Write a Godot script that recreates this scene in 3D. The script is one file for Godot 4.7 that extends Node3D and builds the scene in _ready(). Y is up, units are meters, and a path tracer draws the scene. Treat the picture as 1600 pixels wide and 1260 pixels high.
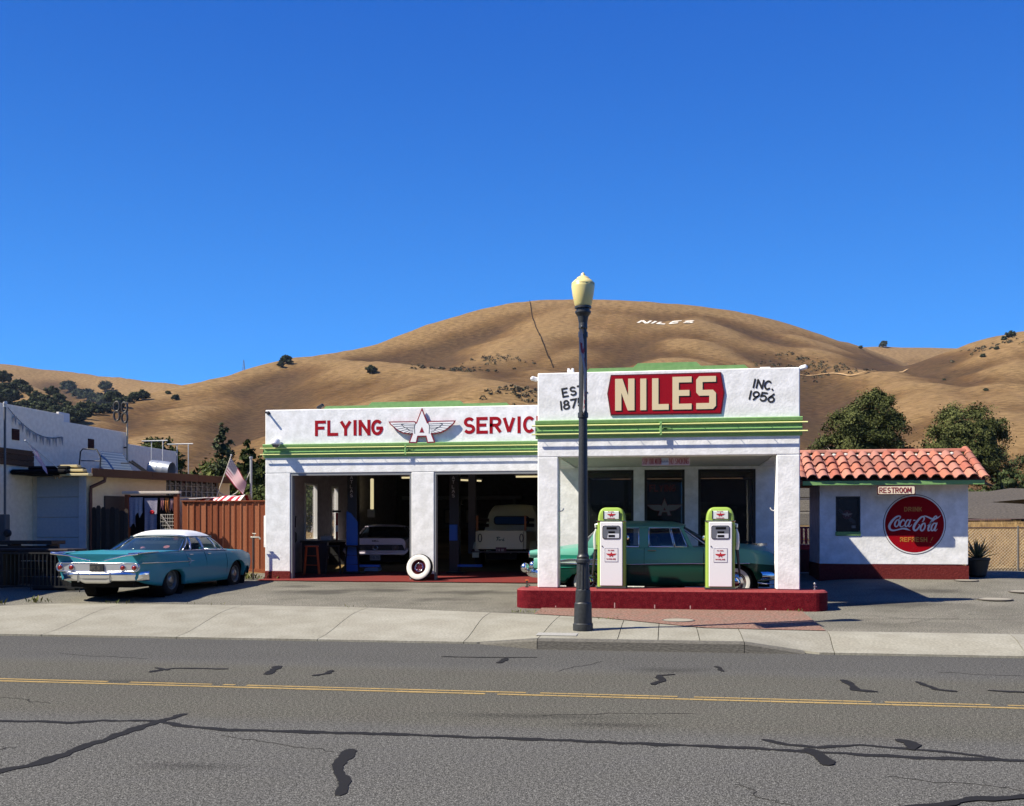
extends Node3D
# An old filling station on a street corner under dry hills. Units are metres, y up, the station's front faces +z.

const YAW := 0.15500
var mats := {}
var rng := RandomNumberGenerator.new()
var fb := FastNoiseLite.new()
var fc := FastNoiseLite.new()
var rg := []


# ------------------------------------------------------------------ mesh builder
class M:
	var st := SurfaceTool.new()
	var g := 0
	var tint = null
	var n := 0

	func _init(c = null):
		st.begin(Mesh.PRIMITIVE_TRIANGLES)
		tint = c
		st.set_smooth_group(-1)

	func flat():
		st.set_smooth_group(-1)

	func smooth():
		g += 1
		st.set_smooth_group(g)

	func tri(a: Vector3, b: Vector3, c: Vector3):
		if (b - a).cross(c - a).length_squared() < 1e-15:
			return
		n += 1
		if tint != null:
			st.set_color(tint)
		st.add_vertex(a)
		if tint != null:
			st.set_color(tint)
		st.add_vertex(c)
		if tint != null:
			st.set_color(tint)
		st.add_vertex(b)

	func tric(a: Vector3, b: Vector3, c: Vector3, ca: Color, cb: Color, cc: Color):
		n += 1
		st.set_color(ca)
		st.add_vertex(a)
		st.set_color(cc)
		st.add_vertex(c)
		st.set_color(cb)
		st.add_vertex(b)

	func quad(a, b, c, d):
		tri(a, b, c)
		tri(a, c, d)

	func out(a: Vector3, b: Vector3, c: Vector3, d: Vector3, o: Vector3):
		if (b - a).cross(c - a).dot(o) + (c - a).cross(d - a).dot(o) >= 0.0:
			quad(a, b, c, d)
		else:
			quad(a, d, c, b)

	func box(c: Vector3, s: Vector3, bev := 0.0, bs := Basis.IDENTITY):
		st.set_smooth_group(-1)
		var h := s * 0.5
		var b: float = minf(bev, minf(h.x, minf(h.y, h.z)) * 0.9)
		for ax in 3:
			var u := (ax + 1) % 3
			var v := (ax + 2) % 3
			for sg in [-1.0, 1.0]:
				var q := []
				for k in [[-1, -1], [1, -1], [1, 1], [-1, 1]]:
					var p := Vector3.ZERO
					p[ax] = sg * h[ax]
					p[u] = k[0] * (h[u] - b)
					p[v] = k[1] * (h[v] - b)
					q.append(c + bs * p)
				var o := Vector3.ZERO
				o[ax] = sg
				out(q[0], q[1], q[2], q[3], bs * o)
			if b > 0.0:
				for su in [-1.0, 1.0]:
					for sv in [-1.0, 1.0]:
						var q := []
						for k in [[-1, 0], [1, 0], [1, 1], [-1, 1]]:
							var p := Vector3.ZERO
							p[ax] = k[0] * (h[ax] - b)
							p[u] = su * (h[u] - (b if k[1] else 0.0))
							p[v] = sv * (h[v] - (0.0 if k[1] else b))
							q.append(c + bs * p)
						var o := Vector3.ZERO
						o[u] = su
						o[v] = sv
						out(q[0], q[1], q[2], q[3], bs * o)
		if b > 0.0:
			for x in [-1.0, 1.0]:
				for y in [-1.0, 1.0]:
					for z in [-1.0, 1.0]:
						var s1 := Vector3(x, y, z)
						var p0 := c + bs * (s1 * Vector3(h.x, h.y - b, h.z - b))
						var p1 := c + bs * (s1 * Vector3(h.x - b, h.y, h.z - b))
						var p2 := c + bs * (s1 * Vector3(h.x - b, h.y - b, h.z))
						out(p0, p1, p2, p2, bs * s1)

	func span(a: Vector3, b: Vector3, bev := 0.0):
		box((a + b) * 0.5, (b - a).abs(), bev)

	func bar(a: Vector3, b: Vector3, w: float, t: float, up := Vector3.UP, bev := 0.0):
		var d := (b - a).normalized()
		var sd := d.cross(up)
		if sd.length() < 0.01:
			sd = d.cross(Vector3.RIGHT)
		sd = sd.normalized()
		box((a + b) * 0.5, Vector3(w, t, (b - a).length()), bev, Basis(sd, d.cross(sd) * -1.0, d * 1.0) if sd.cross(d.cross(sd) * -1.0).dot(d) > 0 else Basis(sd, d.cross(sd), d))

	func tube(p: Array, r, sides := 6, closed := false, caps := true):
		smooth()
		var k := p.size()
		var rings := []
		var ref := Vector3.ZERO
		for i in k:
			var t: Vector3
			if closed:
				t = (p[(i + 1) % k] - p[(i + k - 1) % k]).normalized()
			else:
				t = (p[mini(i + 1, k - 1)] - p[maxi(i - 1, 0)]).normalized()
			if ref == Vector3.ZERO:
				ref = t.cross(Vector3.UP if absf(t.y) < 0.9 else Vector3.RIGHT).normalized()
			ref = (ref - t * ref.dot(t)).normalized()
			var bn := t.cross(ref)
			var ring := []
			var rr: float = r[i] if r is Array else r
			for j in sides:
				var a := TAU * j / sides
				ring.append(p[i] + (ref * cos(a) + bn * sin(a)) * rr)
			rings.append(ring)
		for i in (k if closed else k - 1):
			var A = rings[i]
			var B = rings[(i + 1) % k]
			for j in sides:
				var j2 := (j + 1) % sides
				quad(A[j], A[j2], B[j2], B[j])
		if caps and not closed:
			flat()
			for j in range(1, sides - 1):
				tri(rings[0][0], rings[0][j + 1], rings[0][j])
				tri(rings[k - 1][0], rings[k - 1][j], rings[k - 1][j + 1])

	func lathe(prof: Array, sides := 16, xf := Transform3D.IDENTITY, sharp := true):
		if not sharp:
			smooth()
		for i in prof.size() - 1:
			if sharp:
				smooth()
			var a: Vector2 = prof[i]
			var b: Vector2 = prof[i + 1]
			for j in sides:
				var t0 := TAU * j / sides
				var t1 := TAU * (j + 1) / sides
				if j == sides - 1:
					t1 = 0.0
				var d0 := Vector3(cos(t0), 0, -sin(t0))
				var d1 := Vector3(cos(t1), 0, -sin(t1))
				quad(xf * (d0 * a.x + Vector3(0, a.y, 0)), xf * (d1 * a.x + Vector3(0, a.y, 0)), xf * (d1 * b.x + Vector3(0, b.y, 0)), xf * (d0 * b.x + Vector3(0, b.y, 0)))

	func prism(poly: Array, d0: float, d1: float, xf := Transform3D.IDENTITY):
		st.set_smooth_group(-1)
		var pv := PackedVector2Array(poly)
		if Geometry2D.is_polygon_clockwise(pv):
			pv.reverse()
		var ix := Geometry2D.triangulate_polygon(pv)
		var zh := maxf(d0, d1)
		var zl := minf(d0, d1)
		for i in range(0, ix.size(), 3):
			var a := pv[ix[i]]
			var b := pv[ix[i + 1]]
			var c := pv[ix[i + 2]]
			if (b - a).cross(c - a) < 0.0:
				var t := b
				b = c
				c = t
			tri(xf * Vector3(a.x, a.y, zh), xf * Vector3(b.x, b.y, zh), xf * Vector3(c.x, c.y, zh))
			tri(xf * Vector3(a.x, a.y, zl), xf * Vector3(c.x, c.y, zl), xf * Vector3(b.x, b.y, zl))
		for i in pv.size():
			var a := pv[i]
			var b := pv[(i + 1) % pv.size()]
			quad(xf * Vector3(a.x, a.y, zl), xf * Vector3(b.x, b.y, zl), xf * Vector3(b.x, b.y, zh), xf * Vector3(a.x, a.y, zh))

	# a stroke of a brush: a flat band of width w along pts, standing d proud of z = 0
	func stroke(pts: Array, w, d: float, xf := Transform3D.IDENTITY, round_ends := false):
		st.set_smooth_group(-1)
		var k := pts.size()
		if k < 2:
			return
		var closed: bool = pts[0].distance_to(pts[k - 1]) < 1e-5 and k > 3
		var l := []
		var r := []
		for i in k:
			var a: Vector2 = (pts[i] - pts[i - 1]).normalized() if i > 0 else ((pts[k - 1] - pts[k - 2]).normalized() if closed else (pts[1] - pts[0]).normalized())
			var b: Vector2 = (pts[i + 1] - pts[i]).normalized() if i < k - 1 else ((pts[1] - pts[0]).normalized() if closed else a)
			var t := (a + b).normalized()
			if t == Vector2.ZERO:
				t = b
			var nn := Vector2(-t.y, t.x)
			var hw: float = (w[i] if w is Array else w) * 0.5
			var m := hw / clampf(nn.dot(Vector2(-a.y, a.x)), 0.55, 1.0)
			l.append(pts[i] + nn * m)
			r.append(pts[i] - nn * m)
		for i in k - 1:
			var q := [r[i], r[i + 1], l[i + 1], l[i]]
			quad(xf * Vector3(q[0].x, q[0].y, d), xf * Vector3(q[1].x, q[1].y, d), xf * Vector3(q[2].x, q[2].y, d), xf * Vector3(q[3].x, q[3].y, d))
			quad(xf * Vector3(q[0].x, q[0].y, 0), xf * Vector3(q[1].x, q[1].y, 0), xf * Vector3(q[1].x, q[1].y, d), xf * Vector3(q[0].x, q[0].y, d))
			quad(xf * Vector3(q[2].x, q[2].y, 0), xf * Vector3(q[3].x, q[3].y, 0), xf * Vector3(q[3].x, q[3].y, d), xf * Vector3(q[2].x, q[2].y, d))
		if not closed:
			for e in [[0, 1], [k - 1, k - 2]]:
				var c: Vector2 = pts[e[0]]
				var dir: Vector2 = (c - pts[e[1]]).normalized()
				var hw: float = (w[e[0]] if w is Array else w) * 0.5
				if round_ends:
					var sd := Vector2(-dir.y, dir.x)
					for j in 6:
						var a0 := PI * j / 6.0
						var a1 := PI * (j + 1) / 6.0
						var p0 := c + (sd * -cos(a0) + dir * sin(a0)) * hw
						var p1 := c + (sd * -cos(a1) + dir * sin(a1)) * hw
						tri(xf * Vector3(c.x, c.y, d - 0.0002), xf * Vector3(p0.x, p0.y, d - 0.0002), xf * Vector3(p1.x, p1.y, d - 0.0002))
				else:
					var p: Vector2 = l[e[0]]
					var q: Vector2 = r[e[0]]
					out(xf * Vector3(p.x, p.y, 0), xf * Vector3(q.x, q.y, 0), xf * Vector3(q.x, q.y, d), xf * Vector3(p.x, p.y, d), xf.basis * Vector3(dir.x, dir.y, 0))

	# a sheet from rows of points; up tells which side is out
	func sheet(rows: Array, up: Vector3, sm := true):
		if sm:
			smooth()
		else:
			flat()
		for i in rows.size() - 1:
			var a = rows[i]
			var b = rows[i + 1]
			for j in a.size() - 1:
				out(a[j], a[j + 1], b[j + 1], b[j], up)

	# the same, keeping the winding of the rows
	func skin(rows: Array, flip := false, sm := true):
		if sm:
			smooth()
		else:
			flat()
		for i in rows.size() - 1:
			var a = rows[i]
			var b = rows[i + 1]
			for j in a.size() - 1:
				if flip:
					quad(a[j], b[j], b[j + 1], a[j + 1])
				else:
					quad(a[j], a[j + 1], b[j + 1], b[j])

	func ball(c: Vector3, r: Vector3, sides := 10, rings := 6):
		var p := []
		for i in rings + 1:
			var a := -PI / 2 + PI * i / rings
			p.append(Vector2(cos(a), sin(a)))
		lathe(p, sides, Transform3D(Basis.from_scale(r), c), false)

	func done() -> ArrayMesh:
		st.generate_normals()
		return st.commit()


# ------------------------------------------------------------------ objects
func obj(called: String, m, mat: Material, parent: Node = self) -> MeshInstance3D:
	var o := MeshInstance3D.new()
	o.name = called
	o.mesh = m.done() if m is M else m
	o.material_override = mat
	parent.add_child(o, true)
	return o


func tag(o: Node, label: String, category: String, group := "") -> Node:
	o.set_meta("label", label)
	o.set_meta("category", category)
	if group:
		o.set_meta("group", group)
	return o


func thing(called: String, label: String, category: String, pos := Vector3.ZERO, turn := 0.0, group := "") -> Node3D:
	var o := Node3D.new()
	o.name = called
	add_child(o, true)
	o.position = pos
	o.rotation.y = turn
	tag(o, label, category, group)
	return o


func part(called: String, parent: Node, pos := Vector3.ZERO) -> Node3D:
	var o := Node3D.new()
	o.name = called
	parent.add_child(o, true)
	o.position = pos
	return o


func dup(src: Node3D, called: String, label: String, pos: Vector3, turn := 0.0) -> Node3D:
	var o: Node3D = src.duplicate()
	o.name = called
	add_child(o, true)
	o.position = pos
	o.rotation.y = turn
	o.set_meta("label", label)
	return o


func ground(o: Node, kind := "structure") -> Node:
	o.set_meta("kind", kind)
	return o


# ------------------------------------------------------------------ materials
func lin(r: float, g: float, b: float) -> Color:
	return Color(r, g, b).linear_to_srgb()


func paint(key: String, r: float, g: float, b: float, rough := 0.6, metal := 0.0) -> StandardMaterial3D:
	if mats.has(key):
		return mats[key]
	var m := StandardMaterial3D.new()
	m.resource_name = key
	m.albedo_color = lin(r, g, b)
	m.roughness = rough
	m.metallic = metal
	if rough >= 0.65:
		m.metallic_specular = 0.2
	mats[key] = m
	return m


func noise_tex(freq: float, seed_: int, c0: Color, c1: Color, size := 512, octaves := 5, lo := 0.2, hi := 0.8) -> NoiseTexture2D:
	var f := FastNoiseLite.new()
	f.noise_type = FastNoiseLite.TYPE_SIMPLEX_SMOOTH
	f.seed = seed_
	f.frequency = freq
	f.fractal_octaves = octaves
	var t := NoiseTexture2D.new()
	t.width = size
	t.height = size
	t.seamless = true
	t.generate_mipmaps = false
	t.noise = f
	var gr := Gradient.new()
	gr.offsets = PackedFloat32Array([lo, hi])
	gr.colors = PackedColorArray([c0, c1])
	t.color_ramp = gr
	return t


# a surface of two tones with grain, mapped by place; per = metres that one tile spans
func grain(key: String, c0: Color, c1: Color, per: Vector3, rough := 0.85, relief_cm := 0.0, freq := 0.02, vertex := false, size := 512, octaves := 5) -> StandardMaterial3D:
	if mats.has(key):
		return mats[key]
	var m := StandardMaterial3D.new()
	m.resource_name = key
	m.albedo_texture = noise_tex(freq, key.hash() % 1000, c0, c1, size, octaves)
	m.uv1_triplanar = true
	m.uv1_world_triplanar = true
	m.uv1_scale = Vector3(1.0 / per.x, 1.0 / per.y, 1.0 / per.z)
	m.roughness = rough
	if rough >= 0.65:
		m.metallic_specular = 0.2
	m.vertex_color_use_as_albedo = vertex
	if relief_cm > 0.0:
		m.heightmap_enabled = true
		m.heightmap_texture = noise_tex(freq * 1.3, key.hash() % 1000 + 7, Color.BLACK, Color.WHITE, size, octaves, 0.0, 1.0)
		m.heightmap_scale = relief_cm
	mats[key] = m
	return m


func second(m: StandardMaterial3D, c0: Color, c1: Color, per: float, freq := 0.012, seed_ := 3, stretch := Vector3.ONE):
	m.detail_enabled = true
	m.detail_blend_mode = BaseMaterial3D.BLEND_MODE_MUL
	m.detail_uv_layer = BaseMaterial3D.DETAIL_UV_2
	m.detail_albedo = noise_tex(freq, seed_, c0, c1, 512, 4, 0.25, 0.75)
	m.uv2_triplanar = true
	m.uv2_world_triplanar = true
	m.uv2_scale = Vector3.ONE / (stretch * per)


func car_paint(key: String, r: float, g: float, b: float, rough := 0.35, coat := 0.8) -> StandardMaterial3D:
	var m := paint(key, r, g, b, rough)
	m.metallic_specular = 0.3
	m.clearcoat_enabled = true
	m.clearcoat = coat * 0.35
	m.clearcoat_roughness = 0.08
	return m


func glass(key: String, r: float, g: float, b: float, alpha: float, rough := 0.02) -> StandardMaterial3D:
	if mats.has(key):
		return mats[key]
	var m := paint(key, r, g, b, rough)
	m.transparency = BaseMaterial3D.TRANSPARENCY_ALPHA
	m.albedo_color.a = alpha
	return m


func vcol(key: String, rough := 0.85, back := 0.0) -> StandardMaterial3D:
	if mats.has(key):
		return mats[key]
	var m := paint(key, 1, 1, 1, rough)
	m.vertex_color_use_as_albedo = true
	m.cull_mode = BaseMaterial3D.CULL_DISABLED
	if back > 0.0:
		m.backlight_enabled = true
		m.backlight = Color(back, back, back * 0.6)
	return m


# ------------------------------------------------------------------ lettering: strokes on a 1 x 1 box, y up
func arc(cx: float, cy: float, rx: float, ry: float, a0: float, a1: float, k := 10) -> Array:
	var p := []
	for i in k + 1:
		var a := deg_to_rad(lerpf(a0, a1, float(i) / k))
		p.append(Vector2(cx + rx * cos(a), cy + ry * sin(a)))
	return p


func V(l: Array) -> Array:
	var p := []
	for i in range(0, l.size(), 2):
		p.append(Vector2(l[i], l[i + 1]))
	return p


func glyph(c: String) -> Array:
	match c:
		"A": return [V([0, 0, 0.47, 0.98]), V([0.53, 0.98, 1, 0]), V([0.2, 0.32, 0.8, 0.32])]
		"B": return [V([0, 0, 0, 1]) , V([0, 1, 0.55, 1]) + arc(0.6, 0.76, 0.34, 0.24, 90, -90) + V([0, 0.52]), V([0.5, 0.52]) + arc(0.6, 0.26, 0.38, 0.26, 90, -90) + V([0, 0])]
		"C": return [arc(0.52, 0.5, 0.52, 0.5, 48, 312, 18)]
		"D": return [V([0, 0, 0, 1, 0.4, 1]) + arc(0.42, 0.5, 0.56, 0.5, 90, -90) + V([0, 0])]
		"E": return [V([0.9, 1, 0, 1, 0, 0, 0.92, 0]), V([0, 0.52, 0.75, 0.52])]
		"F": return [V([0.92, 1, 0, 1, 0, 0]), V([0, 0.52, 0.75, 0.52])]
		"G": return [arc(0.52, 0.5, 0.52, 0.5, 48, 345, 18) + V([1.0, 0.45, 0.58, 0.45])]
		"H": return [V([0, 0, 0, 1]), V([1, 0, 1, 1]), V([0, 0.5, 1, 0.5])]
		"I": return [V([0.5, 0, 0.5, 1])]
		"K": return [V([0, 0, 0, 1]), V([0.95, 1, 0.05, 0.42]), V([0.35, 0.6, 1, 0])]
		"L": return [V([0, 1, 0, 0, 0.9, 0])]
		"M": return [V([0, 0, 0.04, 1]), V([0.08, 0.95, 0.5, 0.25]), V([0.5, 0.25, 0.92, 0.95]), V([0.96, 1, 1, 0])]
		"N": return [V([0, 0, 0, 1]), V([0.05, 0.97, 0.95, 0.03]), V([1, 0, 1, 1])]
		"O", "0": return [arc(0.5, 0.5, 0.5, 0.5, 90, 450, 22)]
		"P": return [V([0, 0, 0, 1, 0.55, 1]) + arc(0.58, 0.74, 0.38, 0.26, 90, -90) + V([0, 0.48])]
		"R": return [V([0, 0, 0, 1, 0.5, 1]) + arc(0.56, 0.75, 0.38, 0.25, 90, -90) + V([0, 0.5]), V([0.45, 0.5, 1, 0])]
		"S": return [arc(0.5, 0.75, 0.43, 0.25, 35, 255, 12) + arc(0.5, 0.25, 0.47, 0.25, 75, -150, 12)]
		"T": return [V([0, 1, 1, 1]), V([0.5, 1, 0.5, 0])]
		"U": return [V([0, 1, 0, 0.4]) + arc(0.5, 0.4, 0.5, 0.4, 180, 360, 10) + V([1, 1])]
		"V": return [V([0, 1, 0.47, 0.02]), V([0.53, 0.02, 1, 1])]
		"Y": return [V([0, 1, 0.5, 0.45, 1, 1]), V([0.5, 0.45, 0.5, 0])]
		"W": return [V([0, 1, 0.25, 0, 0.5, 0.75, 0.75, 0, 1, 1])]
		"1": return [V([0.5, 0, 0.5, 1])]
		"5": return [V([0.9, 1, 0.15, 1, 0.08, 0.55]) + arc(0.48, 0.33, 0.46, 0.33, 130, -150, 12)]
		"6": return [V([0.75, 1, 0.15, 0.5]) + arc(0.5, 0.31, 0.45, 0.31, 150, 510, 16)]
		"7": return [V([0.05, 1, 0.95, 1, 0.35, 0])]
		"8": return [arc(0.5, 0.76, 0.36, 0.24, -90, 270, 14), arc(0.5, 0.26, 0.46, 0.26, 90, 450, 16)]
		"9": return [arc(0.5, 0.69, 0.45, 0.31, -30, 330, 16) + V([0.85, 0.5, 0.25, 0])]
		"!": return [V([0.7, 1, 0.4, 0.28]), V([0.3, 0.06, 0.25, 0])]
		".": return [V([0.4, 0.06, 0.5, 0.0])]
		"#": return [V([0, 0, 1, 0, 1, 1, 0, 1, 0, 0])]
	return []


func glyph_width(c: String) -> float:
	return {"I": 0.3, "1": 0.3, ".": 0.25, "!": 0.5, " ": 0.6, "M": 1.2, "W": 1.2}.get(c, 1.0)


# letters of one word as M pieces; w, h of a letter, gap, pen width. Returns [[M, letter]]
func word(text: String, x: float, y: float, w: float, h: float, gap: float, pen: float, d: float, xf := Transform3D.IDENTITY, joined = null, bow := 0.0, slant := 0.0, rounded := false) -> Array:
	var res := []
	var lift := 0.0
	var total := 0.0
	for c in text:
		total += glyph_width(c) * w + gap
	var at := x
	for c in text:
		var gw := glyph_width(c) * w
		var m: M = joined if joined != null else M.new()
		var mid := (at + gw * 0.5 - x) / total - 0.5
		for s in glyph(c):
			var p := []
			for q in s:
				var px: float = at + (q.x * gw if glyph_width(c) >= 0.9 else (q.x - 0.5) * w + gw * 0.5) + slant * q.y * h
				p.append(Vector2(px, y + pen * 0.5 + q.y * (h - pen) + bow * mid))
			lift += 0.0002
			var z := p.size() - 1
			if not rounded and p[0].distance_to(p[z]) > 1e-4:
				for e in [[0, 1], [z, z - 1]]:
					var dv: Vector2 = (p[e[0]] - p[e[1]]).normalized()
					p[e[0]] += dv * pen * (0.48 if maxf(absf(dv.x), absf(dv.y)) > 0.98 else 0.12)
			m.stroke(p, pen, d + lift, xf, rounded)
		if joined == null and c != " ":
			res.append([m, c])
		at += gw + gap
	return res


# ------------------------------------------------------------------ lie of the land
func step_table(t: Array, v: float) -> float:
	if v <= t[0][0]:
		return t[0][1]
	for i in t.size() - 1:
		if v <= t[i + 1][0]:
			return lerpf(t[i][1], t[i + 1][1], (v - t[i][0]) / (t[i + 1][0] - t[i][0]))
	return t[t.size() - 1][1]


func gy(x: float, z: float) -> float:
	var y := step_table([[15.0, 0.15], [16.5, 0.17], [19.4, 0.24], [21.0, 0.33], [24.5, 0.42], [25.5, 0.45], [27.0, 0.52], [40.0, 0.6]], -z)
	return y + smoothstep(2.5, 4.5, x) * smoothstep(-21.0, -25.0, z) * 0.12


func back_edge(x: float) -> float:
	return step_table([[-16.0, -18.1], [-13.4, -18.5], [-12.4, -19.3], [-8.0, -19.35], [-5.9, -19.2], [-2.5, -18.35], [-1.2, -17.87], [0.5, -16.6], [2.3, -16.45], [9.0, -16.42]], x)


func front_edge(x: float) -> float:
	return step_table([[-2.95, -15.4], [-1.95, -14.85], [40.0, -14.75]], x)


func kerb_top(x: float) -> float:
	return step_table([[-2.85, 0.03], [-1.95, 0.15], [1.02, 0.15], [1.85, 0.03]], x)


func walk_y(x: float, z: float) -> float:
	var f := front_edge(x)
	var b := back_edge(x)
	var t := clampf((z - f) / (b - f), 0.0, 1.0)
	return lerpf(kerb_top(x), maxf(gy(x, b), kerb_top(x)) + 0.006, smoothstep(0.0, 1.0, minf(1.0, t * 1.3)))


func rise(d: float) -> float:
	return step_table([[27.0, 0.5], [30.0, 0.62], [40.0, 1.95], [44.0, 2.1], [60.0, 3.3], [67.0, 4.1], [80.0, 4.2], [130.0, 5.5], [2600.0, 6.0]], d)


func ridges() -> Array:
	return [
		[Vector3(-263, 39, -394), Vector3(-281, 53, -462), Vector3(-289, 73, -532), Vector3(-291, 88, -582), Vector3(-273, 107, -646), Vector3(-267, 119, -687), Vector3(-236, 140, -753), Vector3(-208, 157, -798), Vector3(-184, 175, -832), Vector3(-147, 194, -868), Vector3(-115, 201, -883), Vector3(-80, 200, -888), Vector3(-27, 197, -886), Vector3(16, 193, -893), Vector3(54, 188, -899), Vector3(87, 179, -904), Vector3(121, 170, -920), Vector3(161, 160, -936), Vector3(195, 143, -941)], # main
		[Vector3(-260, 123, -708), Vector3(-209, 116, -666), Vector3(-154, 99, -593), Vector3(-105, 79, -510), Vector3(-76, 63, -433)], # lobe
		[Vector3(-79, 196, -878), Vector3(-96, 156, -774), Vector3(-110, 114, -651), Vector3(-111, 88, -560), Vector3(-111, 62, -438)], # rib
		[Vector3(-35, 190, -870), Vector3(-65, 126, -698), Vector3(-76, 85, -555), Vector3(-77, 58, -423)], # rib2
		[Vector3(16, 187, -878), Vector3(0, 109, -648), Vector3(-13, 52, -433)], # rib3
		[Vector3(80, 172, -883), Vector3(102, 115, -714), Vector3(130, 92, -628), Vector3(122, 61, -495)], # rib4
		[Vector3(183, 120, -798), Vector3(206, 129, -781), Vector3(222, 134, -763), Vector3(238, 136, -746), Vector3(273, 143, -731), Vector3(346, 149, -722)], # right
		[Vector3(238, 135, -746), Vector3(167, 76, -552), Vector3(120, 42, -403)], # right2
		[Vector3(185, 267, -1547), Vector3(306, 270, -1566), Vector3(421, 268, -1584), Vector3(556, 276, -1605)], # rightfar
		[Vector3(-1250, 272, -1323), Vector3(-973, 246, -1366), Vector3(-917, 239, -1375), Vector3(-852, 231, -1385), Vector3(-761, 216, -1349), Vector3(-679, 203, -1311), Vector3(-625, 187, -1269), Vector3(-562, 163, -1228)], # left
		[Vector3(-722, 152, -798), Vector3(-582, 133, -739), Vector3(-467, 108, -656), Vector3(-405, 90, -595), Vector3(-341, 72, -524), Vector3(-284, 56, -452)], # leftmid
		[Vector3(-271, 85, -575), Vector3(-241, 60, -489), Vector3(-212, 39, -402)], # flank
	]


func hill_h(x: float, z: float, rg: Array) -> float:
	var p := Vector2(x, z)
	var acc := 0.0
	var top := -1e9
	var vals := []
	for n in rg.size():
		var line: Array = rg[n]
		var slope := 0.58 if n == 0 else 0.46
		var best := -1e9
		for i in line.size() - 1:
			var a: Vector3 = line[i]
			var b: Vector3 = line[i + 1]
			var a2 := Vector2(a.x, a.z)
			var ab := Vector2(b.x, b.z) - a2
			var t := clampf((p - a2).dot(ab) / ab.length_squared(), 0.0, 1.0)
			var dd := (p - a2 - ab * t).length_squared()
			var h := lerpf(a.y, b.y, t) - slope * (sqrt(dd + 400.0) - 20.0)
			best = maxf(best, h)
		vals.append(best)
		top = maxf(top, best)
	for v in vals:
		acc += exp((v - top) / 5.0)
	return top + 5.0 * log(acc) * 0.5


func make_land():
	rg = []
	for line in ridges():
		var fine := []
		for i in line.size() - 1:
			for j in 3:
				fine.append(line[i].cubic_interpolate(line[i + 1], line[maxi(i - 1, 0)], line[mini(i + 2, line.size() - 1)], j / 3.0))
		fine.append(line[line.size() - 1])
		rg.append(fine)
	fb.seed = 11
	fb.frequency = 0.012
	fb.fractal_octaves = 5
	fc.seed = 23
	fc.frequency = 0.006
	fc.fractal_octaves = 4
	var rs := [0.0, 12.0, 24.0, 27.0, 30.0, 33.0, 36.0, 40.0, 44.0, 50.0, 60.0, 67.0, 73.0, 80.0, 90.0, 105.0, 130.0, 170.0]
	while rs[-1] < 1650.0:
		rs.append(rs[-1] + 14.0 if rs[-1] < 1000.0 else rs[-1] + 25.0)
	rs += [1800.0, 2100.0, 2600.0, 3400.0]
	var angs := []
	var a := -180.0
	while a < 180.0:
		angs.append(a)
		a += 0.45 if absf(a + 2.0) < 44.0 else 6.0
	angs.append(180.0)
	var pts := []
	var cols := []
	for r in rs:
		var row := []
		var crow := []
		for ang in angs:
			var th := deg_to_rad(ang)
			var x: float = r * sin(th)
			var z: float = -r * cos(th)
			var y := -0.15
			if z < 0.0:
				if r < 28.0:
					y = -0.6 if r < 26.0 else -0.2
				else:
					y = rise(r) * smoothstep(0.0, 12.0, -z - 14.0) - 0.02
				if r > 130.0:
					y = land_y(x, z)
			row.append(Vector3(x, y, z))
			# dry grass: straw on the ribs, browner in the folds, by patches
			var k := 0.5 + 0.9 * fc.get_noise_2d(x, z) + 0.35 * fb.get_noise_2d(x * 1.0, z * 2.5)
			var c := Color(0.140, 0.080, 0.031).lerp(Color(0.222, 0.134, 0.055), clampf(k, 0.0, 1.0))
			if r < 75.0:
				c = Color(0.30, 0.21, 0.10) if r < 46.0 else Color(0.20, 0.185, 0.16)
			if r > 900.0 and x < -100.0:
				c = c.lerp(Color(0.26, 0.17, 0.085), 0.35)
			crow.append(c)
		pts.append(row)
		cols.append(crow)
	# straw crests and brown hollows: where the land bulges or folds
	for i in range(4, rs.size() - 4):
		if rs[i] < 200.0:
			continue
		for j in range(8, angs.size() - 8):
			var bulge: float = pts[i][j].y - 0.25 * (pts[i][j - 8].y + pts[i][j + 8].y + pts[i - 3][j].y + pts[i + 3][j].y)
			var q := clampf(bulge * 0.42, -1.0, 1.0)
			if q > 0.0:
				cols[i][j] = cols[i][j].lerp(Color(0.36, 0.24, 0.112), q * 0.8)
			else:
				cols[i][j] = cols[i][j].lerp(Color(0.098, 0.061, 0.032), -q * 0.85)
	var m := M.new()
	m.smooth()
	for i in rs.size() - 1:
		for j in angs.size() - 1:
			var p0: Vector3 = pts[i][j]
			var p1: Vector3 = pts[i][j + 1]
			var p2: Vector3 = pts[i + 1][j + 1]
			var p3: Vector3 = pts[i + 1][j]
			if i > 0:
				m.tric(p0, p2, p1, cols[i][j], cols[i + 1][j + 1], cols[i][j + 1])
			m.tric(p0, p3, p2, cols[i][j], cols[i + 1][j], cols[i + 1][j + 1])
	var gm := grain("dry_grass_land", Color(0.66, 0.65, 0.63), Color(1, 1, 1), Vector3(210, 70, 80), 0.95, 0.0, 0.03, true, 1024, 6)
	second(gm, Color(0.84, 0.83, 0.82), Color(1, 1, 1), 16.0, 0.06, 9, Vector3(3.2, 1, 1.2))
	ground(obj("terrain", m, gm))


func land_y(x: float, z: float) -> float:
	var r := Vector2(x, z).length()
	var y := rise(r)
	if r > 130.0:
		var h := hill_h(x, z, rg)
		if h > -30.0:
			h += (fb.get_noise_2d(x, z) * 2.2 - absf(fc.get_noise_2d(x * 1.3, z * 1.3)) * 6.0) * 0.55 * smoothstep(5.0, 60.0, h)
			y = y + 6.0 * log(1.0 + exp((h - y) / 6.0)) * smoothstep(130.0, 260.0, r)
	return y


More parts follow.
